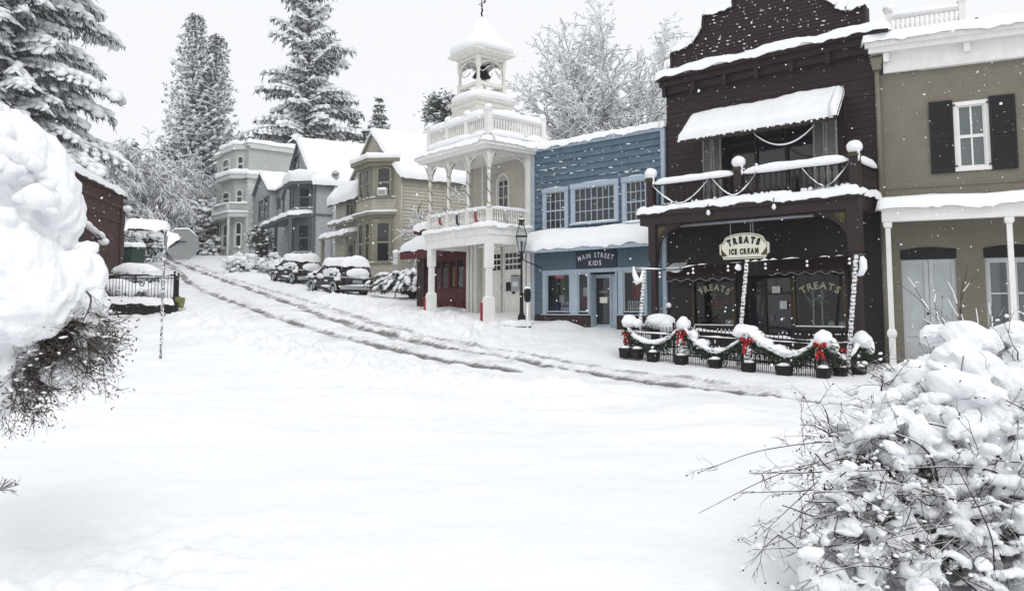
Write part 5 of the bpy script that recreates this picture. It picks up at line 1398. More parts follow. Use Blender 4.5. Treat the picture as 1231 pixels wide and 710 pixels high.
mb = MB(); zm = Fs.hit(388, 258)[1]; mb.fbox(Fs, 0, DP, .02, .07, zm - .12, zm + .05); mb.fbox(F, -.14, .06, -.1, .06, zb0, zE); mb.fbox(Fs, 0, DP, .02, .12, zE - .25, zE); mb.build('trim', BT, gh)
mb = MB()
for sg, ae in ((1, .45), (-1, aL - .4)):
    ze = pk[1] - abs(ae - pk[0]) * rk; mb.slab([F.p(pk[0], .25, pk[1] + .14), F.p(ae, .25, ze + .14), F.p(ae, -DP, ze + .14), F.p(pk[0], -DP, pk[1] + .14)], .14)
rf = mb.build('roof', BT, gh); s = MB()
for sg, ae in ((1, .5), (-1, aL - .45)):
    ze = pk[1] - abs(ae - pk[0]) * rk + .15; snow_patch(s, F.p(pk[0] - sg * .12, .3, pk[1] + .12), F.p(ae, .3, ze), F.p(ae, -DP, ze), F.p(pk[0] - sg * .12, -DP, pk[1] + .12), .36, 14, 26, amp=.07)
s.build('roof_snow', M['snow'], rf)
r = F.rect(354, 359.5, 188, 203); window(F, gh, r[0], r[1], r[2], r[3], .03, 1, 2, .12, BT, meet=True, snow=False)
bd = 1.0; ac = -1.35; al = ac - 1.9
plan = lambda e: [(al - bd - e, -.05), (al - .4 * e, bd + e), (ac + .4 * e, bd + e), (ac + bd + e, -.05)]
zz = [F.hit(364, y, bd)[1] for y in (328, 300, 268, 255, 247, 222, 217)]
mb = MB(); plan_prism(mb, F, plan(0), zb0 - .6, zz[6]); bay = mb.build('bay', BT, gh)
mb = MB(); plan_prism(mb, F, plan(.03), zz[3] - .1, zz[4] - .1); plan_prism(mb, F, plan(.03), zb0, zz[1] - .2); mb.build('panels', BW, bay)
mb = MB(); plan_prism(mb, F, plan(.14), zz[3] - .25, zz[3] - .1); plan_prism(mb, F, plan(.10), zz[4] - .1, zz[4]); plan_prism(mb, F, plan(.10), zz[1] - .2, zz[1] - .08); plan_prism(mb, F, plan(.5), zz[6] - .12, zz[6] + .12); mb.build('cornice', BT, bay)
s = MB(); bay_snow(.55, zz[6] + .12, .9); bay_snow(.1, zz[4], .10); bay_snow(.1, zz[1] - .08, .10); s.build('bay_snow', M['snow'], bay)
Fc = F.shift(ac, bd, 45); L = bd * 1.414
for z0, z1 in ((zz[4] + .08, zz[5]), (zz[1] + .05, zz[2])):
    window(Fc, bay, L * .5 - .42, L * .5 + .42, z0, z1, .005, 1, 2, .10, BT, meet=True, mun=.05, snow=False, glass='glass2' if False else 'glass')
    w = ac - al
    for c_ in (al + w * .28, al + w * .74): window(F, bay, c_ - .34, c_ + .34, z0, z1, bd + .005, 1, 2, .09, BT, meet=True, mun=.05, snow=False)
# recessed middle and small gabled tower to the left
aM0 = F.hit(323, 255)[0]; zS = F.hit(338, 226)[1]
mb = MB(); a0, a1 = F.hit(306, 240, .5)[0], F.hit(324, 240, .5)[0]; zte = F.hit(316, 232, .5)[1]; zpk = F.hit(320, 207, .5)[1]
lap_wall(mb, F, aM0 - .1, aL, zb0, zS, .16, b=-.2); mb.fbox(F, aM0 - .1, aL, -8, -.203, zb0 - .8, zS)
lap_wall(mb, F, a0, a1, zb0, zte, .16, b=.5); mb.fbox(F, a0, a1 - .003, -6, .497, zb0 - .8, zte); Ft = F.shift(a1, .5, 90); lap_wall(mb, Ft, 0, 3, zb0, zte, .16)
am = (a0 + a1) / 2; mb.prism(F, [(a0, zte), (a1, zte), (am, zpk)], -6, .5); mb.build('wing_wall', BW, gh)
mb = MB(); s = MB()
for sg, ae in ((1, a1 + .3), (-1, a0 - .3)):
    A = [F.p(am, .8, zpk + .12), F.p(ae, .8, zte - .1), F.p(ae, -6, zte - .1), F.p(am, -6, zpk + .12)]; mb.slab(A, .14); snow_patch(s, A[0], A[1], A[2], A[3], .32, 8, 12)
A = [F.p(aM0 - .2, -4, zS + 1.2), F.p(aL + .2, -4, zS + 1.2), F.p(aL + .2, .15, zS), F.p(aM0 - .2, .15, zS)]; mb.slab(A, .12); snow_patch(s, *A, .32, 12, 8)
rf = mb.build('wing_roof', BT, gh); s.build('roof_snow', M['snow'], rf)
for q in ((312, 316, 243, 264, .5), (318.5, 323, 238, 262, .5), (332.5, 337.5, 240, 250, -.2), (341.5, 346, 231, 254, -.2)):
    r = F.rect(*q); window(F, gh, r[0], r[1], r[2], r[3], q[4] + .03, 1, 2, .10, BT, meet=True, snow=False)
zp = F.hit(333, 266, 1.6)[1]; ap0, ap1 = F.hit(315, 265, 1.7)[0], F.hit(348, 262, 1.7)[0]
mb = MB(); mb.slab([F.p(ap0, -.1, zp + .35), F.p(ap1, -.1, zp + .35), F.p(ap1, 1.8, zp + .05), F.p(ap0, 1.8, zp + .05)], .25)
for a in (ap0 + .15, (ap0 + ap1) / 2, ap1 - .15): mb.sqpost(F, a, 1.6, [(.11, zb0), (.11, zp)])
k = ap0 + .2
while k < ap1 - .3: mb.fbox(F, k, k + .3, 1.58, 1.62, zp - .35, zp - .2); k += .5
mb.fbox(F, ap0 + .15, ap1 - .15, 1.57, 1.64, zb0 + .9, zb0 + 1.0); mb.fbox(F, ap0, ap1, 0, 1.8, zb0 - .5, zb0 + .35)
po = mb.build('porch', BT, gh); s = MB(); snow_patch(s, F.p(ap0 - .1, -.1, zp + .35), F.p(ap1 + .1, -.1, zp + .35), F.p(ap1 + .1, 1.9, zp + .05), F.p(ap0 - .1, 1.9, zp + .05), .30, 16, 8); s.build('porch_snow', M['snow'], po)
mb = MB(); ch = Fs.hit(402, 217); mb.tube([Fs.p(ch[0], .25, zb0 + 1), Fs.p(ch[0], .25, ch[1] + .4)], .22, 8); mb.lathe(Fs.p(ch[0], .25, ch[1] + .4), [(.3, 0), (.3, .12), (.1, .3)], 8); mb.build('flue', M['galv'], gh)

# ================================================================== sage grey tall house
F = Frame(at(296, 300, 73).x, 73.0, 40); Fs = F.shift(0, 0, 90)
sh_ = thing('sage_house', 'tall grey green three storey house with flat snowy roof and white quoins', 'house', F.p(-4, 0, 4.8))
BW, BT = M['sage'], M['sagew']
zb0 = 4.2; zT = Fs.hit(320, 177)[1]; zSk = F.hit(296, 213)[1]
mb = MB(); aL = F.hit(259, 260)[0]
lap_wall(mb, Fs, 0, 14, zb0, zT, .2, proud=.02); mb.fbox(F, aL, -.003, -14, 0, zb0 - .8, zT); mb.build('wall', BW, sh_)
mb = MB()
z = zb0
while z < zSk - .2:
    w = .55 if int((z - zb0) / .36) % 2 else .40
    mb.fbox(F, -.003 - w, .05, -.05, .05, z, z + .33); mb.fbox(Fs, .05, w, .025, .055, z, z + .33); z += .36
mb.build('quoins', BT, sh_)
# front bays on three floors
bd = .75; b0_, b1_ = F.hit(265.5, 260, bd)[0], F.hit(281, 260, bd)[0]
def sbay(z0, z1, a0, a1, d):
    return [(a0 - .7, -.02), (a0, d), (a1, d), (a1 + .7, -.02)]
plan = lambda e: [(b0_ - .9 - e, -.05), (b0_ - .4 * e, bd + e), (b1_ + .4 * e, bd + e), (b1_ + .75 + e, -.05)]
z3 = F.hit(272, 183, bd)[1]
mb = MB(); plan_prism(mb, F, plan(0), zb0 - .8, zT - .1); bay = mb.build('bay', BW, sh_)
mb = MB()
zl = [F.hit(270, y, bd)[1] for y in (298, 270, 262, 248, 232, 216, 205, 192, 178)]
for z0, z1, e in ((zT - .35, zT + .1, .25), (zSk - .15, zSk + .25, .55), (zl[3] - .1, zl[3] + .15, .3), (zb0 + .2, zb0 + .5, .12)): plan_prism(mb, F, plan(e), z0, z1)
mb.fbox(F, aL - .2, .3, -14, .22, zT - .1, zT + .2); mb.fbox(F, -1.6, .3, -2.2, .25, zSk - .15, zSk + .25); mb.fbox(Fs, 0, 14, .02, .3, zT - .3, zT - .1)
cn = mb.build('cornice', BT, sh_)
s = MB(); bay_snow(.3, zT + .1, .45); bay_snow(.62, zSk + .25, .5); snow_patch(s, F.p(aL - .3, -14, zT + .2), F.p(.4, -14, zT + .2), F.p(.4, .3, zT + .2), F.p(aL - .3, .3, zT + .2), .42, 14, 20)
snow_patch(s, F.p(-1.6, -2.2, zSk + .25), F.p(.35, -2.2, zSk + .25), F.p(.35, .3, zSk + .25), F.p(-1.6, .3, zSk + .25), .45, 10, 8); s.build('roof_snow', M['snow'], cn)
Fc = F.shift(b1_, bd, 45); L = bd * 1.414
for yt, yb in ((193, 209), (232, 246), (270, 297)):
    r = F.rect(269, 276.5, yt, yb, bd); window(F, bay, r[0], r[1], r[2], r[3], bd + .01, 1, 2, .18, BT, meet=True, rise=.35, mun=.08, sill=.15, snow=False, proud=.14)
    window(Fc, bay, L * .5 - .24, L * .5 + .24, r[2], r[3], .01, 1, 2, .12, BT, meet=True, rise=.25, mun=.08, sill=.12, snow=False, proud=.12)
    if yt != 193: window(F, bay, r[0] - 1.0, r[0] - .6, r[2], r[3], bd + .01, 1, 2, .12, BT, meet=True, rise=.25, mun=.06, sill=.12, snow=False)
# little balcony and entrance
zbk = F.hit(281, 254, 1.3)[1]
mb = MB(); plan_prism(mb, F, plan(.75), zbk - .4, zbk); pl_ = plan(.68)
for (p_, q_) in zip(pl_[1:], pl_[2:]):
    for k in range(15): mb.tube([F.p(p_[0] + (q_[0] - p_[0]) * k / 14, p_[1] + (q_[1] - p_[1]) * k / 14, zbk), F.p(p_[0] + (q_[0] - p_[0]) * k / 14, p_[1] + (q_[1] - p_[1]) * k / 14, zbk + .75)], .06, 4)
    for h_ in (.12, .78): mb.tube([F.p(*p_, zbk + h_), F.p(*q_, zbk + h_)], .09, 5)
for p_ in pl_[1:3]: mb.tube([F.p(*p_, zbk - .2), F.p(*p_, zbk + .95)], .13, 6)
for p_ in (plan(.55)[2], plan(.55)[3]): mb.tube([F.p(p_[0], p_[1], zb0 - .2), F.p(p_[0], p_[1], zbk - .35)], .13, 6)
bl = mb.build('balcony', BT, sh_); s = MB(); bay_snow(.8, zbk - .02, .28)
for (p_, q_) in zip(pl_[1:], pl_[2:]): snow_strip(s, [F.p(*p_, zbk + .85), F.p(*q_, zbk + .85)], .3, .2)
s.build('balcony_snow', M['snow'], bl)
mb = MB(); r = F.rect(284, 290, 272, 303, .1); mb.fbox(F, r[0], r[1], .02, .12, zb0, r[3]); dd = mb.build('door', BT, sh_); g = MB(); g.fbox(F, r[0] + .2, r[1] - .2, .12, .13, zb0 + .5, r[3] - .3); g.build('pane', M['glass'], dd)
mb = MB(); mb.fbox(Fs, .2, 13.5, .03, .35, zb0 - .6, zb0 + .35); mb.build('plinth', BT, sh_)

# ================================================================== red brick shop on the left
F = Frame(0, 0, 0)
p1 = at(146, 300, 38.0); F.o = V((p1.x, p1.y, 0)); t = math.radians(12)
F.u = V((-math.sin(t), math.cos(t), 0)); F.u = V((math.sin(-math.radians(11)), math.cos(math.radians(11)), 0)); F.n = V((F.u.y, -F.u.x, 0))
rb = thing('brick_building', 'single storey dark red brick building behind the snowy bush at the left', 'shop building', (p1.x, p1.y, .4))
zt = F.p(0, 0, 0).y * 0 + at(146, 239, 38).z
bm_ = brick_mat('red_brick', F, (.085, .029, .024), (.05, .019, .017), (.10, .075, .07), bw=.30, bh=.10)
mb = MB(); o_ = F.rect(97.5, 117, 290, 330)
Lb = -13
mb.fbox(F, Lb, 0, -8, 0, -1.5, zt); mb.fbox(F, -.5, .05, -.3, .10, -1.5, zt - .25); mb.fbox(F, Lb, 0, .0, .09, zt - .55, zt - .40); mb.fbox(F, Lb, 0, .0, .05, zt - 1.25, zt - 1.15); mb.build('wall', bm_, rb)
mb = MB(); mb.fbox(F, Lb - .1, .1, -8, .14, zt, zt + .12); cp = mb.build('cornice', bm_, rb)
s = MB(); snow_patch(s, F.p(Lb, -8, zt + .12), F.p(.16, -8, zt + .12), F.p(.16, .2, zt + .12), F.p(Lb, .2, zt + .12), .38, 30, 16, amp=.08); s.blob(F.p(-.1, .14, at(142, 251, 38).z), (.3, .3, .16), 2, .2); s.build('roof_snow', M['snow'], cp)
mb = MB(); a = F.hit(104, 305, .02)[0]; mb.fbox(F, a - 1.1, a + .9, .005, .05, -.2, at(104, 291, 34).z); dd = mb.build('door', M['brown2'], rb); g = MB(); g.fbox(F, a - .8, a + .6, .051, .06, .8, at(104, 296, 34).z); g.build('pane', M['glass'], dd)
mb = MB(); q = F.rect(113, 119, 304, 308, .02); mb.fbox(F, q[0], q[1], .02, .04, q[2], q[3]); mb.build('wall_plate', M['paper'], rb)
mb = MB(); q = F.hit(118, 283, .4); mb.tube([F.p(q[0] - 1.6, .05, q[1] + .3), F.p(q[0] - 1.6, .5, q[1] + .3), F.p(q[0], .5, q[1] - .1)], .04, 5)
mb.tube([F.p(q[0] + .6, .04, q[1] - .1), F.p(q[0] + .6, .4, q[1] - .1)], .03, 5); s_ = mb.build('awning_frame', M['black'], rb)
s = MB(); s.blob(F.p(q[0] + .9, .35, q[1] - .18), (.22, .28, .17), 3, .2); snow_strip(s, [F.p(q[0] - 2.2, .5, q[1] + .32), F.p(q[0] + .4, .5, q[1] - .1)], .3, .16); s.build('snow_ledge', M['snow'], rb)

# ------------------------------------------------------------------ fast builder for foliage, twigs and snow clumps
rng = np.random.default_rng(11)
class NP:
    def __init__(s): s.v = []; s.t = []; s.m = []; s.s = []; s.n = 0
    def raw(s, v, t, mi, sm):
        s.v.append(v); s.t.append(t + s.n); s.m.append(np.full(len(t), mi)); s.s.append(np.full(len(t), sm)); s.n += len(v)
    def segs(s, p0, p1, r0, r1, k=3, mi=0, sm=True):
        p0 = np.asarray(p0, float).reshape(-1, 3); p1 = np.asarray(p1, float).reshape(-1, 3)
        if not len(p0): return
        r0 = np.broadcast_to(np.asarray(r0, float), (len(p0),)); r1 = np.broadcast_to(np.asarray(r1, float), (len(p0),))
        d = p1 - p0; d /= np.linalg.norm(d, axis=1, keepdims=True) + 1e-9
        ref = np.where(np.abs(d[:, 2:3]) > .9, np.array([[1., 0, 0]]), np.array([[0, 0, 1.]]))
        a = np.cross(d, ref); a /= np.linalg.norm(a, axis=1, keepdims=True) + 1e-9; b = np.cross(d, a)
        an = np.arange(k) * 2 * np.pi / k
        off = a[:, None, :] * np.cos(an)[None, :, None] + b[:, None, :] * np.sin(an)[None, :, None]
        v = np.concatenate([p0[:, None] + off * r0[:, None, None], p1[:, None] + off * r1[:, None, None]], 1)
        i = np.arange(k); j = (i + 1) % k
        t = np.concatenate([np.stack([i, j, k + j], 1), np.stack([i, k + j, k + i], 1)])
        s.raw(v.reshape(-1, 3), (t[None] + (np.arange(len(p0)) * 2 * k)[:, None, None]).reshape(-1, 3), mi, sm)
    def blobs(s, c, ax, l, w, h, mi=0, lev=1, jit=.22, sm=True):
        """flattened lumps; ax = long axis (n,3)"""
        c = np.asarray(c, float).reshape(-1, 3); n = len(c)
        if not n: return
        bc = lambda x: np.broadcast_to(np.asarray(x, float), (n,))
        ax = np.broadcast_to(np.asarray(ax, float).reshape(-1, 3), (n, 3)); ax = ax / (np.linalg.norm(ax, axis=1, keepdims=True) + 1e-9)
        sd = np.cross(ax, np.array([[0, 0, 1.]])); sn = np.linalg.norm(sd, axis=1, keepdims=True); sd = np.where(sn < .1, np.array([[0, 1., 0]]), sd / (sn + 1e-9)); up = np.cross(sd, ax)
        B = np.array([tuple(q) for q in ICO[lev][0]]); T = np.array(ICO[lev][1])
        J = 1 + jit * (rng.random((n, len(B))) * 2 - 1)
        v = c[:, None] + (ax[:, None] * (B[None, :, 0] * bc(l)[:, None] * J)[..., None] + sd[:, None] * (B[None, :, 1] * bc(w)[:, None] * J)[..., None] + up[:, None] * (B[None, :, 2] * bc(h)[:, None] * J)[..., None])
        s.raw(v.reshape(-1, 3), (T[None] + (np.arange(n) * len(B))[:, None, None]).reshape(-1, 3), mi, sm)
    def leaves(s, p, d, w, mi=0):
        """thin blades from p along d"""
        p = np.asarray(p, float).reshape(-1, 3); d = np.asarray(d, float).reshape(-1, 3); n = len(p)
        if not n: return
        r = rng.normal(size=(n, 3)); sd = np.cross(d, r); sd /= np.linalg.norm(sd, axis=1, keepdims=True) + 1e-9
        w = np.broadcast_to(np.asarray(w, float), (n,))[:, None]
        v = np.stack([p, p + d * .5 + sd * w, p + d, p + d * .5 - sd * w], 1)
        t = np.array([[0, 1, 2], [0, 2, 3]])
        s.raw(v.reshape(-1, 3), (t[None] + (np.arange(n) * 4)[:, None, None]).reshape(-1, 3), mi, False)
    def build(s, name, mats, parent=None):
        L = np.array(WLOC.get(parent.name, V((0, 0, 0)))) if parent else np.zeros(3)
        v = np.concatenate(s.v) - L; t = np.concatenate(s.t).astype(np.int32); m = np.concatenate(s.m).astype(np.int32); sm = np.concatenate(s.s).astype(bool)
        me = bpy.data.meshes.new(name)
        me.vertices.add(len(v)); me.vertices.foreach_set('co', v.astype(np.float32).ravel())
        me.loops.add(t.size); me.loops.foreach_set('vertex_index', t.ravel())
        me.polygons.add(len(t)); me.polygons.foreach_set('loop_start', np.arange(0, t.size, 3, dtype=np.int32))
        me.polygons.foreach_set('use_smooth', sm)
        for q in (mats if isinstance(mats, (list, tuple)) else [mats]): me.materials.append(q)
        me.polygons.foreach_set('material_index', m)
        me.update(calc_edges=True)
        o = bpy.data.objects.new(name, me); C.objects.link(o)
        if parent: o.parent = parent
        WLOC[o.name] = V(L)
        return o

def unit(n, zlo=-1, zhi=1):
    z = rng.uniform(zlo, zhi, n); a = rng.uniform(0, 2 * np.pi, n); r = np.sqrt(1 - z * z)
    return np.stack([r * np.cos(a), r * np.sin(a), z], 1)
A3 = lambda v: np.array([v[0], v[1], v[2]], float)

# ================================================================== patio fence
F = FB
fb_ = 3.4; fa0, fa1 = .62, 5.96; zl_, zr_ = -1.23, -1.42
fz_ = lambda a: zl_ + (zr_ - zl_) * (a - fa0) / (fa1 - fa0)
FH = .78
fence = thing('iron_fence', 'black iron picket fence round the patio of the dark brown store', 'fence', F.p(3.3, fb_, -1.35))
def fence_run(P, n, name='panel'):
    """P(t) gives (a, b) along the run"""
    mb = MB()
    for i in range(n + 1):
        a, b = P(i / n); z = fz_(a); mb.tube([F.p(a, b, z - .15), F.p(a, b, z + FH + .02)], .0095, 4); mb.blob(F.p(a, b, z + FH + .03), (.015, .015, .03), 1, 0)
    for h in (.10, .30, .62):
        q0, q1 = P(0), P(1); mb.tube([F.p(*q0, fz_(q0[0]) + h), F.p(*q1, fz_(q1[0]) + h)], .016, 4)
    for i in range(0, n):
        a, b = P((i + .5) / n); z = fz_(a); mb.tube([F.p(a, b, z - .12), F.p(a, b, z + .31)], .007, 4)
    o = mb.build(name, M['black'], fence)
    s = MB()
    for i in range(n + 1):
        a, b = P(i / n); z = fz_(a)
        if random.random() < .55: s.blob(F.p(a, b, z + FH + .05), (.018, .018, .022), 1, .3)
    q0, q1 = P(0), P(1); snow_strip(s, [F.p(*q0, fz_(q0[0]) + .63), F.p(*q1, fz_(q1[0]) + .63)], .03, .018, amp=.8)
    s.build('fence_snow', M['snow'], o)
xs = [fa0, 2.15, 4.05, fa1]
for x0, x1 in zip(xs, xs[1:]): fence_run(lambda t: (x0 + (x1 - x0) * t, fb_), int((x1 - x0) / .105))
fence_run(lambda t: (fa1 + .25 * t, fb_ - 2.4 * t), 22); fence_run(lambda t: (fa0 - .1 * t, fb_ - 2.2 * t), 20)
for a, b in [(x, fb_) for x in xs] + [(fa1 + .25, fb_ - 2.4), (fa0 - .1, fb_ - 2.2)]:
    mb = MB(); mb.tube([F.p(a, b, fz_(a) - .2), F.p(a, b, fz_(a) + FH + .1)], .03, 6); mb.blob(F.p(a, b, fz_(a) + FH + .13), .04, 1, 0); mb.build('post', M['black'], fence)
# garlands: evergreen swags heaped with snow
def garland(label, pts, hump, thick, snow_w, snow_h, gap=None):
    nb = NP(); pts = [V(p) for p in pts]
    q = catmull(pts, 6)
    P = np.array([A3(p) for p in q])
    n = 62 * len(P) // 2
    idx = rng.integers(0, len(P), n); c = P[idx] + rng.normal(size=(n, 3)) * thick * .35 - np.array([0, 0, thick * .55])
    nb.leaves(c, unit(n, -1, .5) * rng.uniform(.08, .20, n)[:, None], .016, 0)
    o = nb.build('foliage', M['garl'])
    root = thing('garland', label, 'garland', pts[len(pts) // 2], 'evergreen garlands on the patio fence')
    o.parent = root; o.matrix_parent_inverse.identity()
    L = WLOC[root.name]; o.data.transform(__import__('mathutils').Matrix.Translation(-L)); WLOC[o.name] = L
    s = MB()
    snow_strip(s, [p + UP * .02 for p in q], snow_w, snow_h, amp=.28, step=.08, droop=.35)
    for p, r in hump: s.blob(p, r, 3, .22, 1.6)
    s.build('snow', M['snow'], root)
hp = lambda px, py, b=fb_: F.p(F.hit(px, py, b)[0], b, F.hit(px, py, b)[1])
b1 = fb_ + .06
garland('evergreen swag under a big snow heap at the left corner of the patio fence', [hp(755, 395, b1), hp(764, 406, b1), hp(782, 413, b1), hp(800, 410, b1), hp(816, 397, b1)], [(hp(757, 386), (.22, .16, .18)), (hp(766, 388), (.15, .13, .12))], .20, .16, .10)
garland('evergreen swag with broken snow cover, second span from the left of the patio fence', [hp(823, 395, b1), hp(832, 408, b1), hp(846, 418, b1), hp(858, 424, b1), hp(872, 421, b1), hp(890, 410, b1)], [(hp(822, 390), (.18, .15, .20)), (hp(833, 403), (.16, .15, .15)), (hp(844, 413), (.22, .16, .13)), (hp(866, 420), (.22, .12, .06))], .20, .14, .08)
garland('evergreen swag under the largest snow heap between two red bows', [hp(900, 402, b1), hp(915, 412, b1), hp(935, 424, b1), hp(952, 428, b1), hp(968, 422, b1), hp(984, 410, b1)], [(hp(896, 398), (.30, .18, .18)), (hp(908, 404), (.24, .18, .16)), (hp(920, 412), (.22, .18, .13)), (hp(935, 419), (.24, .18, .11)), (hp(952, 424), (.26, .16, .09))], .24, .20, .13)
b2 = fb_ - .9
garland('bushy snow topped evergreen swag round the right corner of the patio fence', [hp(986, 420, b1), hp(990, 408, b1), hp(1000, 420, fb_ - .2), hp(1010, 432, fb_ - .5), hp(1024, 426, fb_ - .9), hp(1034, 412, fb_ - 1.3), hp(1044, 425, fb_ - 1.9)], [(hp(990, 408), (.22, .2, .22)), (hp(1000, 416, fb_ - .2), (.15, .15, .2)), (hp(1036, 408, fb_ - 1.3), (.22, .2, .2)), (hp(1044, 416, fb_ - 1.8), (.14, .14, .2))], .30, .14, .09)
# ribbon bows
def bow(px, py, sc, lab, b=fb_ + .16):
    a, z = F.hit(px, py, b); c = F.p(a, b, z)
    mb = MB()
    for sg in (-1, 1):
        lp = [c + F.u * sg * x * sc + UP * y * sc + F.n * d for x, y, d in ((0, 0, .02), (.07, .07, .05), (.13, .06, .03), (.12, -.02, .02), (.05, -.03, .04), (0, 0, .02))]
        for p0, p1 in zip(lp, lp[1:]):
            w = F.n * .03 + UP * .012; mb.add([p0 - w, p0 + w, p1 + w, p1 - w], [(0, 1, 2, 3)])
        mb.add([c + UP * .03 * sc, c + F.u * sg * .13 * sc + UP * .09 * sc + F.n * .05, c + F.u * sg * .14 * sc - UP * .03 * sc + F.n * .03], [(0, 1, 2)])
        tl = [c, c + F.u * sg * .05 * sc - UP * .14 * sc + F.n * .04, c + F.u * sg * .07 * sc - UP * .27 * sc + F.n * .02]
        for p0, p1 in zip(tl, tl[1:]): mb.add([p0 - F.u * .035 * sc, p0 + F.u * .035 * sc, p1 + F.u * .045 * sc, p1 - F.u * .045 * sc], [(0, 1, 2, 3)])
    mb.blob(c + F.n * .04, (.04 * sc, .04, .04 * sc), 1, .1)
    for k in range(5): mb.blob(c + F.u * random.uniform(-.1, .1) * sc + UP * random.uniform(-.2, .08) * sc + F.n * .06, .016, 1, .3, 1, 1)
    tag(mb.build('ribbon_bow', [M['red'], M['snow']]), lab, 'bow', 'red bows on the patio fence')
bow(753, 402, 0.88, 'red ribbon bow seen edge on at the left corner of the patio fence', fb_ + .1)
bow(819, 401, 1.1, 'red ribbon bow above the planter box left of the middle pole')
bow(898, 410, 1.14, 'red ribbon bow below the largest snow heap on the fence')
bow(986, 416, 1.1, 'red ribbon bow at the right front corner of the patio fence')
bow(1018, 421, 1.0, 'narrow red ribbon bow beside the rightmost wrapped pole', fb_ - .7)
# planter boxes along the foot of the fence
for i, (px, py, plant, lab) in enumerate(((752, 423, 0, 'black planter box capped with snow at the fence left corner'), (766, 424, 0, 'small black planter box second from the fence left corner'), (785, 428, 0, 'black snow filled planter box under the first garland'), (819, 432, 1, 'black planter box with a snowy little shrub left of the middle pole'),
        (860, 437, 0, 'black snow filled planter box under the second garland'), (900, 441, 1, 'black planter box with a frosted shrub below the middle bow'), (943, 445, 0, 'black planter box nearly buried under the third garland'), (990, 448, 0, 'black planter box at the right front corner of the fence'), (1011, 447, 0, 'black planter box just left of the rightmost wrapped pole'), (1033, 446, 0, 'black planter box right of the rightmost wrapped pole'))):
    b = fb_ + .2 if px < 1000 else fb_ - .5 - .5 * (px > 1020)
    a, z = F.hit(px, py, b); p = F.p(a, b, z)
    t_ = thing('planter_box', lab, 'planter', p, 'black planter boxes along the patio fence')
    g = F.shift(a, b, random.uniform(-6, 6)); mb = MB(); w = .135 if px != 943 else .17
    for (z0, z1, w0, w1) in ((-.15, .07, w * .86, w), (.07, .11, w * 1.06, w * 1.06)):
        mb.box([g.p(-w0, .13 * w0 / w, z + z0), g.p(w0, .13 * w0 / w, z + z0), g.p(w0, -.13 * w0 / w, z + z0), g.p(-w0, -.13 * w0 / w, z + z0), g.p(-w1, .13 * w1 / w, z + z1), g.p(w1, .13 * w1 / w, z + z1), g.p(w1, -.13 * w1 / w, z + z1), g.p(-w1, -.13 * w1 / w, z + z1)])
    mb.build('box', M['black'], t_)
    s = MB(); s.blob(p + UP * .12, (w * .95, .12, .06), 2, .25)
    s.build('snow', M['snow'], t_)
    if plant:
        nb = NP(); P0 = A3(p + UP * .13); n = 120; h = rng.random(n); c = P0 + np.stack([rng.normal(size=n) * .07 * (1.1 - h), rng.normal(size=n) * .07 * (1.1 - h), h * .34], 1)
        nb.leaves(c, unit(n, -.6, .6) * .07, .012, 0); k = rng.random(26); c = P0 + np.stack([rng.normal(size=26) * .06 * (1.1 - k), rng.normal(size=26) * .06 * (1.1 - k), k * .38 + .02], 1); nb.blobs(c, unit(26), .035, .03, .022, 1)
        nb.build('shrub', [M['garl'], M['snow']], t_)
# wrapped light poles
wm, nt, b_ = _new('wrapped_pole'); tc = N(nt, 'ShaderNodeNewGeometry').outputs['Position']
sx = N(nt, 'ShaderNodeSeparateXYZ'); nt.links.new(tc, sx.inputs[0])
wv = N(nt, 'ShaderNodeMath', operation='PINGPONG'); wv.inputs[1].default_value = .045; nt.links.new(sx.outputs['Z'], wv.inputs[0])
nz = _noise(nt, tc, 22, 3); ad = N(nt, 'ShaderNodeMath', operation='MULTIPLY_ADD'); ad.inputs[1].default_value = .13; nt.links.new(nz, ad.inputs[0]); nt.links.new(wv.outputs[0], ad.inputs[2])
cr = _ramp(nt, ad.outputs[0], [(.070, (.02, .02, .022)), (.085, (.72, .73, .75))]); nt.links.new(cr, b_.inputs['Base Color']); b_.inputs['Roughness'].default_value = .8
M['wrap'] = wm
def wpole(base, top, r, name_lab, extra):
    t_ = thing('wrapped_pole', name_lab, 'pole', base, 'snow wrapped light poles on the patio fence')
    mb = MB(); mb.tube([base, top], r, 10); nn = 70; d = (top - base)
    mb.build('pole', wm, t_)
    s = MB(); spir = [base + d * (i / nn) + F.u * (r + .006) * math.cos(i * .9) + F.n * (r + .006) * math.sin(i * .9) for i in range(nn + 1)]
    s.tube(spir, .010, 4); s.build('snow_spiral', M['snow'], t_)
    extra(t_)
z_ = lambda px, py, b: F.p(F.hit(px, py, b)[0], b, F.hit(px, py, b)[1])
def ex1(t_):
    m_ = MB(); m_.tube([z_(764, 323.5, 3.3), z_(799, 324, 3.3)], .018, 5); c_ = m_.build('crossbar', M['black'], t_)
    s = MB(); snow_strip(s, [z_(765, 323, 3.3), z_(797, 323.5, 3.3)], .05, .035); s.build('snow', M['snow'], c_)
    s = MB(); s.tube([z_(761.5, 320, 3.35), z_(763, 330, 3.35), z_(767, 339, 3.35), z_(771, 337, 3.35), z_(773, 324, 3.35)], [.02, .07, .10, .07, .02], 8); s.tube([z_(767, 337, 3.35), z_(761, 339, 3.35)], [.05, .02], 6); s.build('snowy_hanging', M['snow'], t_)
def ex2(t_):
    m_ = MB(); m_.tube([z_(891, 317, 3.3), z_(902, 316.5, 3.3)], .018, 5); m_.build('crossbar', M['black'], t_)
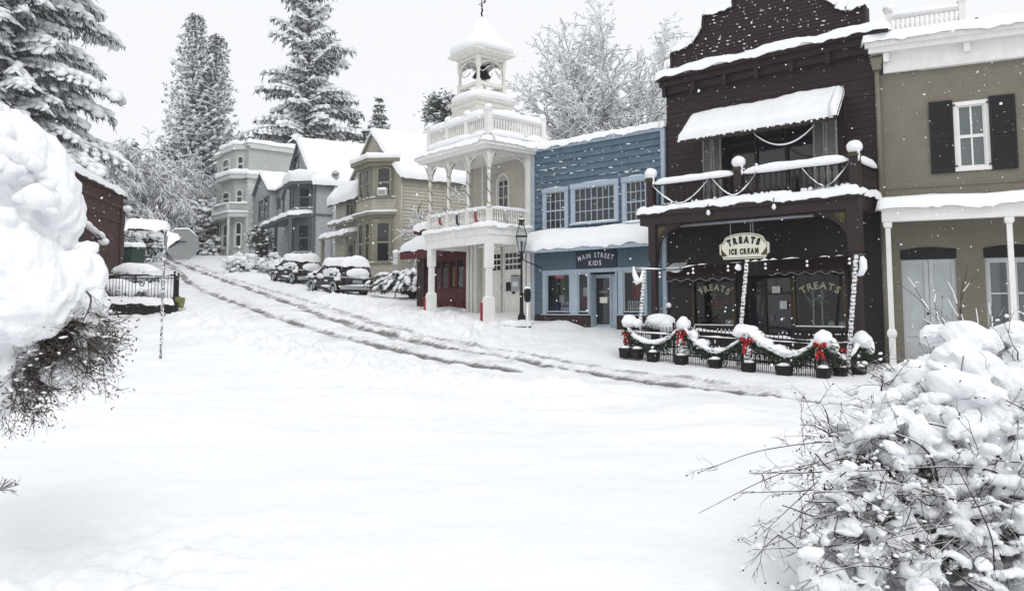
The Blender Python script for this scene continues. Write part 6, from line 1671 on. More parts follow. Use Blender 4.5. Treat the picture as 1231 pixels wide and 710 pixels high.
def ex3(t_):
    m_ = MB(); m_.tube([z_(1026, 306.5, 2.8), z_(1042, 306, 2.8)], .018, 5); c_ = m_.build('crossbar', M['black'], t_)
    s = MB(); snow_strip(s, [z_(1026, 306, 2.8), z_(1041, 305.5, 2.8)], .05, .035); s.build('snow', M['snow'], c_)
    s = MB(); s.tube([z_(1036, 308, 2.8), z_(1037.5, 313, 2.8), z_(1038, 322, 2.8), z_(1035, 329, 2.8), z_(1031, 331, 2.8)], [.04, .085, .09, .07, .02], 8); s.build('snowy_hanging', M['snow'], t_)
wpole(z_(766.5, 425, 3.3), z_(775, 322, 3.3), .045, 'leaning pole wrapped in snow at the left end of the patio fence', ex1)
wpole(z_(886.5, 440, 3.3), z_(898, 312, 3.3), .045, 'leaning pole wrapped in snow under the oval cream sign', ex2)
wpole(z_(1018.5, 452, 2.8), z_(1029.5, 306, 2.8), .05, 'leaning pole wrapped in snow at the right end of the patio fence', ex3)
wire = thing('light_string', 'snow crusted string of bulbs strung between the three wrapped poles', 'string lights', z_(890, 320, 3.3))
mb = MB(); wp = [z_(797, 324, 3.3), z_(815, 323.5, 3.3), z_(835, 319, 3.3), z_(860, 317, 3.3), z_(897, 315.5, 3.3), z_(925, 313, 3.25), z_(960, 310.5, 3.1), z_(1000, 308.5, 2.95), z_(1028, 306.5, 2.8)]
mb.tube(wp, .012, 5); mb.build('wire', M['black'], wire)
s = MB()
for x0, x1, hh in ((819, 836, .07), (838, 850, .02), (878, 892, .03), (903, 912, .06), (914, 924, .05), (925, 934, .05), (940, 961, .03), (985, 997, .04), (1004, 1014, .03)):
    f = lambda px: z_(px, np.interp(px, [797, 815, 835, 860, 897, 925, 960, 1000, 1028], [324, 323.5, 319, 317, 315.5, 313, 310.5, 308.5, 306.5]) - .5, np.interp(px, [797, 897, 1028], [3.3, 3.3, 2.8]))
    snow_strip(s, [f(x0), f((x0 + x1) / 2), f(x1)], .06, hh, amp=.5)
s.blob(f(887) - UP * .12, (.09, .03, .08), 2, .4); s.build('snow', M['snow'], wire)
for px in (793, 833, 875, 920, 970, 1021):
    p = f(px) if px > 797 else z_(793, 324, 3.3); mb = MB(); mb.tube([p, p - UP * .06], .006, 4); mb.blob(p - UP * .09, (.03, .03, .035), 2, .1, 1, 1); mb.tube([p - UP * .1, p - UP * .17], .006, 4); mb.blob(p - UP * .19, (.032, .032, .035), 2, .1, 1, 1); mb.build('bulb', [M['black'], M['snow']], wire)
# railing in front of the shop steps
rl = thing('step_railing', 'black railing with snowy top rail between the patio fence and the shop windows', 'railing', F.p(3, 2.0, -1.2))
r0, r1 = F.hit(829, 397, 2.0), F.hit(985, 411, 2.0)
mb = MB(); nn = 30
for i in range(nn + 1):
    t = i / nn; a = r0[0] + (r1[0] - r0[0]) * t; z = r0[1] + (r1[1] - r0[1]) * t
    mb.lathe(F.p(a, 2.0, z - .75), [(.02, 0), (.02, .2), (.032, .3), (.015, .42), (.03, .56), (.015, .66), (.015, .74)], 6)
mb.tube([F.p(r0[0], 2, r0[1]), F.p(r1[0], 2, r1[1])], .03, 6); mb.tube([F.p(r0[0], 2, r0[1] - .62), F.p(r1[0], 2, r1[1] - .62)], .02, 6); rr = mb.build('balusters', M['black'], rl)
s = MB(); snow_strip(s, [F.p(r0[0], 2, r0[1] + .02), F.p(r1[0], 2, r1[1] + .02)], .08, .055, amp=.45, step=.07)
for i in range(nn):
    t = (i + .5) / nn
    if random.random() < .6: s.blob(F.p(r0[0] + (r1[0] - r0[0]) * t, 2.03, r0[1] + (r1[1] - r0[1]) * t - random.uniform(.12, .5)), (.025, .025, .06), 1, .3)
s.build('railing_snow', M['snow'], rl)
a, z = F.hit(804, 388, 1.3); mb = MB(); mb.lathe(F.p(a, 1.3, z - .8), [(.07, 0), (.07, .7), (.10, .75), (.05, .82), (.05, 1.15), (.08, 1.2), (.03, 1.25)], 8)
for k in range(4): mb.tube([F.p(a + .05, 1.3, z + .1), F.p(a + .2 + .04 * k, 1.3, z + .02 + .07 * k), F.p(a + .28, 1.3, z + .1 + .04 * k)], .012, 4)
mb.tube([F.p(a - .6, 1.3, z + .12), F.p(a, 1.3, z + .10)], .02, 5)
nw = mb.build('newel_post', M['black'], rl); s = MB(); s.blob(F.p(a, 1.3, z + .52), (.085, .085, .085), 2, .1); s.build('snow_cap', M['snow'], nw)
pl = thing('snowy_shrub', 'leafless shrub buried under a mound of snow behind the left end of the patio fence', 'shrub', z_(790, 400, 2.6))
nb = NP(); n = 160; p0 = A3(z_(790, 402, 2.6)); q = unit(n, 0, 1) * np.array([.45, .35, .55]); nb.segs(p0 + q * .25, p0 + q, .008, .004); nb.build('twigs', M['twig'], pl)
s = MB(); s.blob(z_(793, 386, 2.6), (.42, .3, .22), 3, .2); s.blob(z_(801, 391, 2.6), (.26, .25, .2), 3, .2); s.blob(z_(781, 391, 2.6), (.2, .2, .08), 2, .3); s.build('snow', M['snow'], pl)

# ================================================================== lamp post, meters, signs
F = FF
def lamp_post(base, h, lab, sc=1.0, arm=None, snow=True):
    t_ = thing('street_lamp', lab, 'street lamp', base, 'old fashioned street lamps')
    mb = MB(); mb.lathe(base - UP * .2, [(.14 * sc, 0), (.14 * sc, .35), (.075 * sc, .5), (.065 * sc, 1.1), (.085 * sc, 1.14), (.045 * sc, 1.22), (.034 * sc, h - .1), (.07 * sc, h - .06), (.05 * sc, h + .2)], 10)
    if arm: mb.tube([base + UP * (h - .25), base + UP * (h - .55) + arm], .02, 5)
    mb.build('post', M['black'], t_)
    T = base + UP * h; mb = MB(); r0, r1 = .12 * sc, .27 * sc; lh = .56 * sc
    for k in range(4):
        an = math.pi / 4 + k * math.pi / 2; d = V((math.cos(an), math.sin(an), 0)); d2 = V((math.cos(an + math.pi / 2), math.sin(an + math.pi / 2), 0))
        mb.tube([T + d * r0, T + d * r1 + UP * lh], .014 * sc, 4); mb.tube([T + d * r1 + UP * lh, T + d * .1 * sc + UP * (lh + .42 * sc)], .014 * sc, 4)
        mb.tube([T + d * r1 + UP * lh, T + d2 * r1 + UP * lh], .02 * sc, 4); mb.tube([T + d * r0, T + d2 * r0], .014 * sc, 4)
    mb.lathe(T + UP * (lh + .40 * sc), [(.12 * sc, 0), (.13 * sc, .03), (.10 * sc, .06), (.09 * sc, .14), (.16 * sc, .16), (.05 * sc, .22), (.03 * sc, .3)], 8); mb.lathe(T + UP * .02, [(.03, 0), (.03, .2), (.05, .22), (.04, .36), (.01, .38)], 6)
    ln = mb.build('lantern', M['olive'], t_); g = MB()
    for k in range(4):
        an = math.pi / 4 + k * math.pi / 2; d = V((math.cos(an), math.sin(an), 0)); d2 = V((math.cos(an + math.pi / 2), math.sin(an + math.pi / 2), 0))
        g.poly([T + d * r0, T + d2 * r0, T + d2 * r1 * .98 + UP * lh, T + d * r1 * .98 + UP * lh]); g.poly([T + d * r1 * .98 + UP * lh, T + d2 * r1 * .98 + UP * lh, T + d2 * .1 * sc + UP * (lh + .41 * sc), T + d * .1 * sc + UP * (lh + .41 * sc)])
    g.build('pane', M['clear'], ln)
    if snow: s = MB(); s.blob(T + UP * (lh + .6 * sc), (.12 * sc, .12 * sc, .05 * sc), 2, .2); s.build('snow_cap', M['snow'], t_)
a, z = F.hit(627, 386, 1.0); zt = F.hit(627, 303, 1.0)[1]
lamp_post(F.p(a, 1.0, z), zt - z, 'tall black lantern street lamp in front of the firehouse doors', 1.0, F.u * .30 - F.n * .7 - UP * 0)
def meter(base, h, lab, snowy=True):
    t_ = thing('parking_meter', lab, 'parking meter', base, 'parking meters along the kerb')
    mb = MB(); mb.tube([base - UP * .3, base + UP * (h - .32)], .035, 6); mb.build('post', M['snow'] if snowy else M['galv'], t_)
    T = base + UP * (h - .34); mb = MB()
    hd = [T + F.u * (x * .11) + UP * zz for x, zz in ((-.5, 0), (.5, 0), (1, .16), (1, .30), (.7, .42), (0, .47), (-.7, .42), (-1, .30), (-1, .16))]
    n = len(hd); mb.add([p + F.n * .06 for p in hd] + [p - F.n * .06 for p in hd], [tuple(range(n)), tuple(range(2 * n - 1, n - 1, -1))] + [(i, n + i, n + (i + 1) % n, (i + 1) % n) for i in range(n)])
    mb.build('head', M['black'], t_); s = MB(); s.blob(T + UP * .47, (.12, .08, .05), 2, .2); s.build('snow_cap', M['snow'], t_)
a, z = F.hit(634, 388, 1.55); meter(F.p(a, 1.55, z), F.hit(634, 350.5, 1.55)[1] - z, 'black headed parking meter beside the lamp post by the firehouse')
for px, py, lab in ((329.5, 324, 'snow capped parking meter on the slope left of the parked cars'), (321.5, 320, 'parking meter farther up the slope beside the blue grey house'), (276, 307, 'distant parking meter by the grey green house')):
    p = ghit(px, py); meter(p, 1.6, lab, False)
# small sign post by the beige house
p = at(475, 352, 38.5); t_ = thing('sign_post', 'small white parking sign on a thin post beside the snowy shrub', 'sign', p)
mb = MB(); top = at(476, 318, 38.5); mb.tube([p - UP * .3, top + UP * .45], .03, 5); mb.build('post', M['galv'], t_)
g = FF.shift(0, 0, 0); g.o = V((top.x, top.y, 0)); mb = MB(); mb.fbox(g, -.2, .2, .035, .05, top.z, top.z + .55); sg_ = mb.build('board', M['paper'], t_)
mb = MB(); mb.fbox(g, -.14, .14, .051, .053, top.z + .3, top.z + .34); mb.build('stripe', M['grey'], sg_); s = MB(); s.blob(top + UP * .62, (.16, .12, .12), 2, .3); s.build('snow_cap', M['snow'], t_)
# kerb of the firehouse apron
mb = MB(); pts = [ghit(588, 389), ghit(603, 392.5), ghit(622, 394.5), ghit(638, 394)]
pts = [p + UP * .05 for p in pts]
for p, q in zip(pts, pts[1:]):
    d = (q - p).normalized(); sd = d.cross(UP) * .22; mb.box([p - sd - UP * .3, q - sd - UP * .3, q + sd - UP * .3, p + sd - UP * .3, p - sd, q - sd, q + sd, p + sd])
tag(mb.build('kerb', M['dark']), kind='structure')
kb = MB(); snow_patch(kb, pts[0] - V((0, .05, 0)), pts[-1] - V((0, .05, 0)), pts[-1] + V((.2, .7, .05)), pts[0] + V((.2, .7, .05)), .09, 14, 4, amp=.5); tag(kb.build('kerb_snow', M['snow']), 'layer of snow on the dark kerb before the firehouse post', 'snow')

# ================================================================== corner sign pole
Yp = 20.0
b0 = ghit(193, 430); Yp = b0.y
t_ = thing('street_sign', 'snow flecked sign pole with a snow laden name board and a grey octagonal plate', 'street sign', b0)
top = at(198.5, 277, Yp)
mb = MB(); mb.tube([b0 - UP * .3, top], .034, 8); pm = snowy_mat('snow_flecked_steel', (.10, .10, .105), .6, -.2, .1, 26, namp=1.3); mb.build('pole', mat('dark_steel', (.20, .20, .205), .6), t_); s = MB(); dd_ = top - b0
for i in range(240):
    f_ = random.random(); an = random.uniform(0, 6.28); s.blob(b0 + dd_ * f_ + V((math.cos(an) * .03, math.sin(an) * .03, 0)), (random.uniform(.010, .022), random.uniform(.010, .022), random.uniform(.018, .04)), 1, .3)
tag(s.build('clinging_snow', M['snow'], t_), kind='stuff')
p0, p1 = at(153.5, 272, Yp), at(200, 274, Yp); dv = (p1 - p0).normalized(); nv = dv.cross(UP)
mb = MB(); mb.box([p0 - nv * .01 - UP * .11, p1 - nv * .01 - UP * .11, p1 + nv * .01 - UP * .11, p0 + nv * .01 - UP * .11, p0 - nv * .01 + UP * .09, p1 - nv * .01 + UP * .09, p1 + nv * .01 + UP * .09, p0 + nv * .01 + UP * .09])
mb.box([p1 - dv * .12 - nv * .03 - UP * .15, p1 - nv * .03 - UP * .15, p1 + nv * .03 - UP * .15, p1 - dv * .12 + nv * .03 - UP * .15, p1 - dv * .12 - nv * .03 + UP * .02, p1 - nv * .03 + UP * .02, p1 + nv * .03 + UP * .02, p1 - dv * .12 + nv * .03 + UP * .02])
nb_ = mb.build('name_board', M['black'], t_)
s = MB(); q0, q1 = p0 - dv * .03 - UP * .05, p1 + dv * .06 - UP * .05; snow_patch(s, q0 - nv * .17, q1 - nv * .17, q1 + nv * .17, q0 + nv * .17, .27, 20, 6, rad=.14, amp=.08); s.build('snow_cap', M['snow'], nb_)
cc = at(219, 293.5, Yp + .1); ux = V((.93, .36, 0)).normalized(); R8 = .46; tl = math.radians(3)
o8 = [cc + (ux * math.cos(a) + UP * math.sin(a)) * R8 for a in [math.pi / 8 + k * math.pi / 4 + tl for k in range(8)]]; nn = ux.cross(UP)
mb = MB(); mb.add([p + nn * .006 for p in o8] + [p - nn * .006 for p in o8], [tuple(range(8)), tuple(range(15, 7, -1))] + [(i, 8 + i, 8 + (i + 1) % 8, (i + 1) % 8) for i in range(8)]); oc = mb.build('octagon_plate', M['octagon'], t_)
mb = MB(); br_ = [at(203, 298, Yp - .02), at(214, 291, Yp + .02), at(203, 290.5, Yp - .02)]; mb.tube([br_[0], br_[1], br_[2]], .014, 5); mb.tube([at(197.5, 290, Yp), at(224, 290.5, Yp + .05)], .014, 5); mb.build('bracket', M['black'], t_)
s = MB(); sl_ = [o8[2] + V((-.05, -.03, .02)), o8[1] * .5 + o8[2] * .5]; s.add([at(201, 278, Yp - .03), at(214, 281, Yp), at(217, 287, Yp), at(211, 290, Yp - .04), at(203, 296, Yp - .05), at(201, 300, Yp - .05)] + [at(201, 278, Yp + .03), at(214, 281, Yp + .05), at(217, 287, Yp + .05), at(211, 290, Yp + .05), at(203, 296, Yp + .03), at(201, 300, Yp + .03)], [(0, 1, 2, 3, 4, 5), (11, 10, 9, 8, 7, 6)] + [(i, 6 + i, 6 + (i + 1) % 6, (i + 1) % 6) for i in range(6)]); snow_strip(s, [o8[3] * .8 + o8[2] * .2, o8[2], o8[1], o8[0]], .07, .04); s.build('sign_snow', M['snow'], t_)
s = MB(); s.blob(top + UP * .06, (.09, .09, .09), 2, .2); s.build('snow_lump', M['snow'], t_)

# ================================================================== raised bed with ornamental railing at the left
Yr = 31.0
base = thing('raised_bed', 'dark walled raised bed with a thick lip of snow below the ornamental railing', 'raised bed', at(170, 378, Yr))
pA, pB, pC = at(118, 378, Yr), at(207, 378, Yr), at(216, 366, Yr + 5)
zt = at(170, 363, Yr).z; mb = MB()
pl4 = [V((pA.x - 6, pA.y, 0)), V((pB.x, pB.y, 0)), V((pB.x + .1, pB.y + .3, 0)), V((at(215, 366, Yr + 3).x, Yr + 3, 0)), V((pA.x - 6, Yr + 3, 0))]
lo = [p + UP * (pA.z - .6) for p in pl4]; hi = [p + UP * zt for p in pl4]; mb.add(lo + hi, [tuple(range(4, -1, -1)), tuple(range(5, 10))] + [(i, (i + 1) % 5, 5 + (i + 1) % 5, 5 + i) for i in range(5)]); mb.build('wall', M['dark'], base)
s = MB(); snow_patch(s, hi[0] - V((0, .12, .05)), hi[1] + V((.1, -.12, -.05)), hi[3] + V((.15, 0, -.0)), hi[4], .22, 40, 14, amp=.15, rad=.2); s.build('snow', M['snow'], base)
rg = thing('railing', 'ornamental iron railing with scrolls above the raised bed at the left', 'railing', at(170, 363, Yr))
zt2 = at(170, 330.5, Yr).z; mb = MB(); pa2 = V((pA.x - 5, Yr + .1, 0)); pb2 = V((at(208, 350, Yr).x, Yr + .1, 0)); pc2 = V((at(214, 350, Yr + 1.8).x, Yr + 1.8, 0))
sc_ = MB()
for P0, P1, n in ((pa2, pb2, 62), (pb2, pc2, 12)):
    for h, r in ((zt2, .035), (zt2 - .12, .018), (zt + .14, .022)): mb.tube([P0 + UP * h, P1 + UP * h], r, 5)
    for i in range(n + 1):
        p = P0.lerp(P1, i / n)
        if n > 20 and i % 14 in (9, 10, 11): continue
        mb.tube([p + UP * zt, p + UP * zt2], .012, 4)
for i in range(1, 5):
    p = pa2.lerp(pb2, (i * 14 - 4) / 62); zm = (zt + zt2) / 2
    for sg in (-1, 1):
        for k in (-1, 1):
            c_ = p + UP * (zm + k * .2); mb.tube([c_ + V((sg * (.02 + .10 * t / 9 * 1.0) * 1.0 * math.cos(t * .8) * 1, 0, (.02 + .13 * t / 9) * math.sin(t * .8))) for t in range(10)], .014, 4)
mb.build('bars', M['black'], rg)
for p in (pb2, pc2, pa2.lerp(pb2, 31 / 62)): q = MB(); q.tube([p + UP * (zt - .1), p + UP * (zt2 + .08)], .035, 6); q.blob(p + UP * (zt2 + .12), .05, 1, 0); q.build('post', M['black'], rg)
s = MB(); snow_strip(s, [pa2 + UP * zt2, pb2 + UP * zt2, pc2 + UP * zt2], .06, .03, amp=.7, step=.2); s.build('railing_snow', M['snow'], rg)
for i, (px, py, Y, r, lab) in enumerate(((163, 327, 34, (1.0, .7, .40), 'domed snow heap behind the left railing, nearest the brick wall'), (140, 347, 33, (.9, .6, .42), 'long low snow heap behind the left end of the railing'), (172, 350, 33.4, (1.1, .6, .35), 'wide snow heap behind the middle of the railing'), (196, 354, 33, (.6, .5, .45), 'small snow heap behind the corner of the railing'))):
    p = at(px, py, Y); h = thing('snowy_shrub', lab.replace('snow heap', 'shrub buried in snow'), 'shrub', (p.x, p.y, gz(p.x, p.y)), 'shrubs behind the ornamental railing')
    nb = NP(); n = 260; q = unit(n, -.6, .7) * np.array(r) * 1.05; c0 = A3(p) - np.array([0, 0, r[2] * .3]); nb.segs(c0 + q * .3, c0 + q, .02, .008); nb.leaves(c0 + q * .95, unit(n, -1, .2) * .2, .03); nb.build('twigs', M['garl'], h)
    s = MB(); s.blob(p, r, 3, .25); s.blob(p + V((r[0] * .6, -.1, -.05)), (r[0] * .5, r[1] * .7, r[2] * .7), 3, .25); s.build('snow', M['snow'], h)
p = at(153, 306, 41); dm = thing('dumpster', 'green rubbish container beside the end of the brick building', 'dumpster', (p.x, p.y, gz(p.x, p.y)))
g = Frame(p.x, p.y, 80); z0 = gz(p.x, p.y); zt = at(153, 299, 41).z; mb = MB(); mb.box([g.p(-.55, .45, z0 - .2), g.p(.55, .45, z0 - .2), g.p(.55, -.45, z0 - .2), g.p(-.55, -.45, z0 - .2), g.p(-.65, .55, zt), g.p(.65, .55, zt), g.p(.65, -.55, zt), g.p(-.65, -.55, zt)])
for a in (-.4, 0, .4): mb.fbox(g, a - .03, a + .03, .5, .58, z0, zt - .05)
mb.build('bin', mat('green_bin', (.018, .05, .034), .5, .2), dm); mb = MB(); mb.slab([g.p(-.7, .6, zt + .04), g.p(.7, .6, zt + .04), g.p(.7, -.6, zt + .12), g.p(-.7, -.6, zt + .12)], .05); mb.build('lid', M['black'], dm)
s = MB(); snow_patch(s, g.p(-.7, .6, zt + .04), g.p(.7, .6, zt + .04), g.p(.7, -.6, zt + .12), g.p(-.7, -.6, zt + .12), .25, 8, 8); s.build('snow', M['snow'], dm)
p = at(213, 361, Yr + .6); tg = MB(); tg.lathe(p - UP * .3, [(.24, 0), (.3, .3), (.28, .42), (.1, .44)], 10); o = tg.build('green_bucket', mat('lime_plastic', (.16, .19, .04), .5)); tag(o, 'lime green tub at the corner of the raised bed', 'tub')

# ================================================================== parked cars
def make_car():
    root = thing('parked_car', 'x', 'car', (0, 0, 0))
    cp = snowy_mat('snowy_car_paint', (.009, .0095, .011), .45, .55, .85, 3.0, .2, .3, namp=.6)
    def ring(x0, x1, hw, z, n=32, pw=5):
        cx, hl = (x0 + x1) / 2, (x1 - x0) / 2; out = []
        for k in range(n):
            t = 2 * math.pi * k / n; c, s_ = math.cos(t), math.sin(t); r = 1 / (abs(c) ** pw + abs(s_) ** pw) ** (1 / pw); out.append(V((cx + hl * r * c, hw * r * s_, z)))
        return out
    def loft(mb, rings, mi=0):
        n = len(rings[0]); vs = [p for r in rings for p in r]
        fs = [(i * n + k, i * n + (k + 1) % n, (i + 1) * n + (k + 1) % n, (i + 1) * n + k) for i in range(len(rings) - 1) for k in range(n)]
        fs.append(tuple(range(n - 1, -1, -1))); fs.append(tuple((len(rings) - 1) * n + k for k in range(n))); mb.add(vs, fs, mi, True)
    mb = MB(); loft(mb, [ring(-2.2, 2.1, .78, .30), ring(-2.3, 2.25, .88, .42), ring(-2.33, 2.3, .92, .70), ring(-2.3, 2.2, .90, .96), ring(-2.22, 2.05, .84, 1.06)])
    loft(mb, [ring(-2.05, .25, .70, 1.58), ring(-1.98, .15, .66, 1.70), ring(-1.8, -.05, .55, 1.74)])
    for x0, x1 in ((-2.18, -2.0), (-.95, -1.0), (.15, 1.0), (-1.55, -1.6)):
        for sg in (-1, 1): mb.tube([V((x1 if x0 > 0 else x0, sg * .83, 1.04)), V((x0 if x0 > 0 else x1, sg * .69, 1.62))], .05, 5)
    mb.build('body', cp, root)
    g = MB(); loft(g, [ring(-2.17, 1.02, .81, 1.03), ring(-2.04, .22, .69, 1.60)]); g.build('window', M['glass'], root)
    for x in (-1.42, 1.38):
        for sg in (-1, 1):
            w = MB(); c = V((x, sg * .80, .34)); w.tube([c - V((0, .11, 0)), c - V((0, .1, 0)), c + V((0, .1, 0)), c + V((0, .11, 0))], [.30, .345, .345, .30], 20, 0, True); wo = w.build('wheel', M['black'], root)
            r = MB(); r.lathe(c + V((0, sg * .112, 0)), [(.20, 0), (.20, .008), (.05, .012)], 14, 0, True, V((0, sg, 0))); r.build('rim', M['galv'], wo)
            a = MB(); a.tube([c + V((.40 * math.cos(t), sg * .12, .40 * math.sin(t))) for t in [math.pi * k / 10 for k in range(11)]], .05, 5); a.build('wheel_arch', M['galv'], root)
    b = MB(); loft(b, [ring(-2.42, -2.1, .86, .42, 24, 6), ring(-2.44, -2.1, .88, .55, 24, 6), ring(-2.40, -2.1, .86, .62, 24, 6)]); b.build('bumper', M['galv'], root)
    b = MB(); loft(b, [ring(2.0, 2.40, .84, .40, 24, 6), ring(2.0, 2.38, .86, .58, 24, 6)]); b.build('bumper', M['galv'], root)
    for sg in (-1, 1):
        l = MB(); l.box([(-2.34, sg * .80 - .08, .72), (-2.2, sg * .80 - .08, .72), (-2.2, sg * .80 + .08, .72), (-2.34, sg * .80 + .08, .72), (-2.32, sg * .79 - .08, 1.0), (-2.2, sg * .79 - .08, 1.0), (-2.2, sg * .79 + .08, 1.0), (-2.32, sg * .79 + .08, 1.0)]); l.build('tail_light', mat('red_lens', (.03, .006, .006), .25), root)
        l = MB(); l.blob((2.24, sg * .66, .74), (.10, .16, .09), 2, 0); l.build('headlight', M['glass2'], root)
        l = MB(); l.blob((.75, sg * 1.0, 1.1), (.08, .12, .09), 2, 0); l.build('mirror', cp, root)
    p = MB(); p.box([(-2.36, -.26, .74), (-2.3, -.26, .74), (-2.3, .26, .74), (-2.36, .26, .74), (-2.35, -.26, .90), (-2.3, -.26, .90), (-2.3, .26, .90), (-2.35, .26, .90)]); p.build('number_plate', M['galv'], root)
    s = MB(); snow_patch(s, (-2.2, -.78, 1.62), (.38, -.78, 1.60), (.38, .78, 1.60), (-2.2, .78, 1.62), .44, 16, 12, amp=.12, rad=.42)
    snow_patch(s, (.2, -.74, 1.55), (1.15, -.80, 1.06), (1.15, .80, 1.06), (.2, .74, 1.55), .22, 8, 10, amp=.15); snow_patch(s, (1.0, -.84, 1.06), (2.28, -.82, .92), (2.28, .82, .92), (1.0, .84, 1.06), .26, 10, 10, amp=.12)
    s.blob((-2.24, -.05, 1.24), (.20, .64, .27), 3, .25); s.blob((-.9, .80, 1.33), (.5, .08, .16), 3, .4); s.blob((-.9, -.80, 1.33), (.5, .08, .16), 3, .4); s.blob((-2.28, -.35, 1.06), (.12, .30, .12), 2, .3)
    for sg in (-1, 1):
        for x, z, a_, b_ in ((-1.25, 1.28, .55, .20), (-.2, 1.2, .5, .2), (.35, 1.02, .6, .13), (-1.9, 1.05, .3, .2), (-1.7, .92, .3, .10), (.2, .95, .5, .08), (1.4, .98, .5, .10), (-.6, .52, .8, .07), (-.5, .8, .3, .06), (.9, .72, .25, .10)): s.blob((x, sg * (.88 if z < 1.05 else .80 - (z - 1.1) * .22), z), (a_, .06, b_), 2, .45)
    snow_strip(s, [(-2.40, -.8, .62), (-2.40, .8, .62)], .16, .06, amp=.5); s.build('snow', M['snow'], root)
    return root
car = make_car()
def place(o, pr, d, lab, k=1):
    d = V(d).normalized(); c = pr + d * 2.35; c.z = gz(c.x, c.y); f = V((d.x, d.y, (gz(c.x + d.x * 1.4, c.y + d.y * 1.4) - gz(c.x - d.x * 1.4, c.y - d.y * 1.4)) / 2.8)).normalized()
    l = UP.cross(f).normalized(); u = f.cross(l)
    m = __import__('mathutils').Matrix((f, l, u)).transposed().to_4x4(); o.matrix_world = __import__('mathutils').Matrix.Translation(c + UP * -.05) @ m
    o.scale = (k, k, k)
    tag(o, lab, 'car', 'snow covered cars parked on the slope')
place(car, ghit(429, 357), (-.60, .80, 0), 'dark estate car under thick snow with its rear towards the street corner')
c2 = copy_tree(car); place(c2, ghit(374, 343), (-.66, .75, 0), 'dark car under thick snow parked uphill behind the nearer car', .97)

# ================================================================== trees
def conifer(label, base, H, z0, rad, tiers, per, droop, leaf, snow, tuft=7, lean=(0, 0), name='fir_tree', group=None, step=.4, azlim=None, rag=.25, mats=('needle', 'snow'), up=.15, lw=.022, blobk=1.0, power=.85, wild=0):
    """needled tree: tiers of drooping boughs with needle tufts below and snow lying on them"""
    t_ = thing(name, label, 'tree', base, group)
    B = A3(base); tr = MB()
    tr.tube([V(base) - UP * .5, V(base) + V((lean[0] * .5, lean[1] * .5, H * .5)), V(base) + V((lean[0], lean[1], H * .98))], [H * .018, H * .011, .03], 8); tr.build('trunk', M['bark'], t_)
    nb = NP(); P0 = []; P1 = []; R0 = []; R1 = []; LP = []; LD = []; SC = []; SA = []; SL = []; SW = []; SH = []
    for i in range(tiers):
        f = (i + rng.random() * .8) / tiers; z = z0 + (H - z0) * f
        Lr = rad * (1 - f) ** power + .15
        axis = B + np.array([lean[0] * z / H, lean[1] * z / H, z])
        n = max(3, int(per * (1 - f * .45) + rng.random()))
        ph = rng.random() * 6.28
        for k in range(n):
            az = ph + 6.283 * k / n + rng.normal() * .25
            if azlim and not azlim(az): continue
            L = Lr * (1 - rag + 2 * rag * rng.random()); L *= 1 + wild * 1.0 * noise.noise(V((math.cos(az) * 1.3, math.sin(az) * 1.3, z * .22)))
            z_off = wild * rng.normal() * .35
            d = np.array([math.cos(az), math.sin(az), 0]); sd = np.array([-math.sin(az), math.cos(az), 0])
            m = max(3, int(L / step)); ts = (np.arange(m + 1)) / m
            rise = up * (1 + f) + wild * rng.normal() * .16; dr = droop * (1 - .5 * f)
            pts = axis + np.array([0, 0, z_off]) + d * (L * ts)[:, None] + np.array([0, 0, 1]) * (L * (rise * ts - dr * ts ** 2))[:, None] + sd * (rng.normal() * .12 * L * ts ** 2)[:, None]
            P0.append(pts[:-1]); P1.append(pts[1:]); R0.append(np.linspace(.012 * L + .012, .008, m)); R1.append(np.linspace(.012 * L + .01, .006, m))
            tg = np.gradient(pts, axis=0); tg /= np.linalg.norm(tg, axis=1, keepdims=True) + 1e-9
            for j in range(1, m + 1):
                t = ts[j]; wl = L * .34 * (1 - .72 * t) * (1 - .35 * (t < .25)) + .10
                # bough carries side sprays that hang
                for sg in (-1, 1):
                    q = wl * rng.uniform(.6, 1.15); e = sd * sg * q * .85 + tg[j] * q * .5 + np.array([0, 0, -q * (.25 + droop * .8)])
                    ns = max(1, int(q / .32))
                    for u in range(ns):
                        c = pts[j] + e * (u + .55) / ns
                        h = tuft
                        LP.append(np.repeat(c[None], h, 0) + rng.normal(size=(h, 3)) * .05); dd = e / (np.linalg.norm(e) + 1e-9) * .6 + np.array([0, 0, -.35 - droop * .6]); LD.append((dd + rng.normal(size=(h, 3)) * .45) * leaf * rng.uniform(.7, 1.2, (h, 1)))
                        if rng.random() < snow:
                            SC.append(c + np.array([0, 0, .03])); SA.append(e); s_ = q / ns * rng.uniform(.65, 1.15); SL.append(s_); SW.append(s_ * rng.uniform(.35, .6)); SH.append(s_ * rng.uniform(.16, .30))
                if rng.random() < snow * 1.1:
                    SC.append(pts[j] + np.array([0, 0, .05])); SA.append(tg[j]); s_ = min(.5, L / m * .75) + .05; SL.append(s_); SW.append(min(.38, wl * .45) * rng.uniform(.6, 1)); SH.append(rng.uniform(.08, .18) * blobk)
    nb.segs(np.concatenate(P0), np.concatenate(P1), np.concatenate(R0), np.concatenate(R1), 3, 2)
    LPc, LDc = np.concatenate(LP), np.concatenate(LD); nb.leaves(LPc, LDc, lw, 0)
    if SC: nb.blobs(np.array(SC), np.array(SA), np.array(SL), np.array(SW) * blobk, np.array(SH), 1, 1, .28)
    nb.build('crown', [M[mats[0]], M[mats[1]], M['bark']], t_)
    return t_
def gbase(px, Y, dz=0):
    x = at(px, 300, Y).x; return V((x, Y, gz(x, Y) + dz))

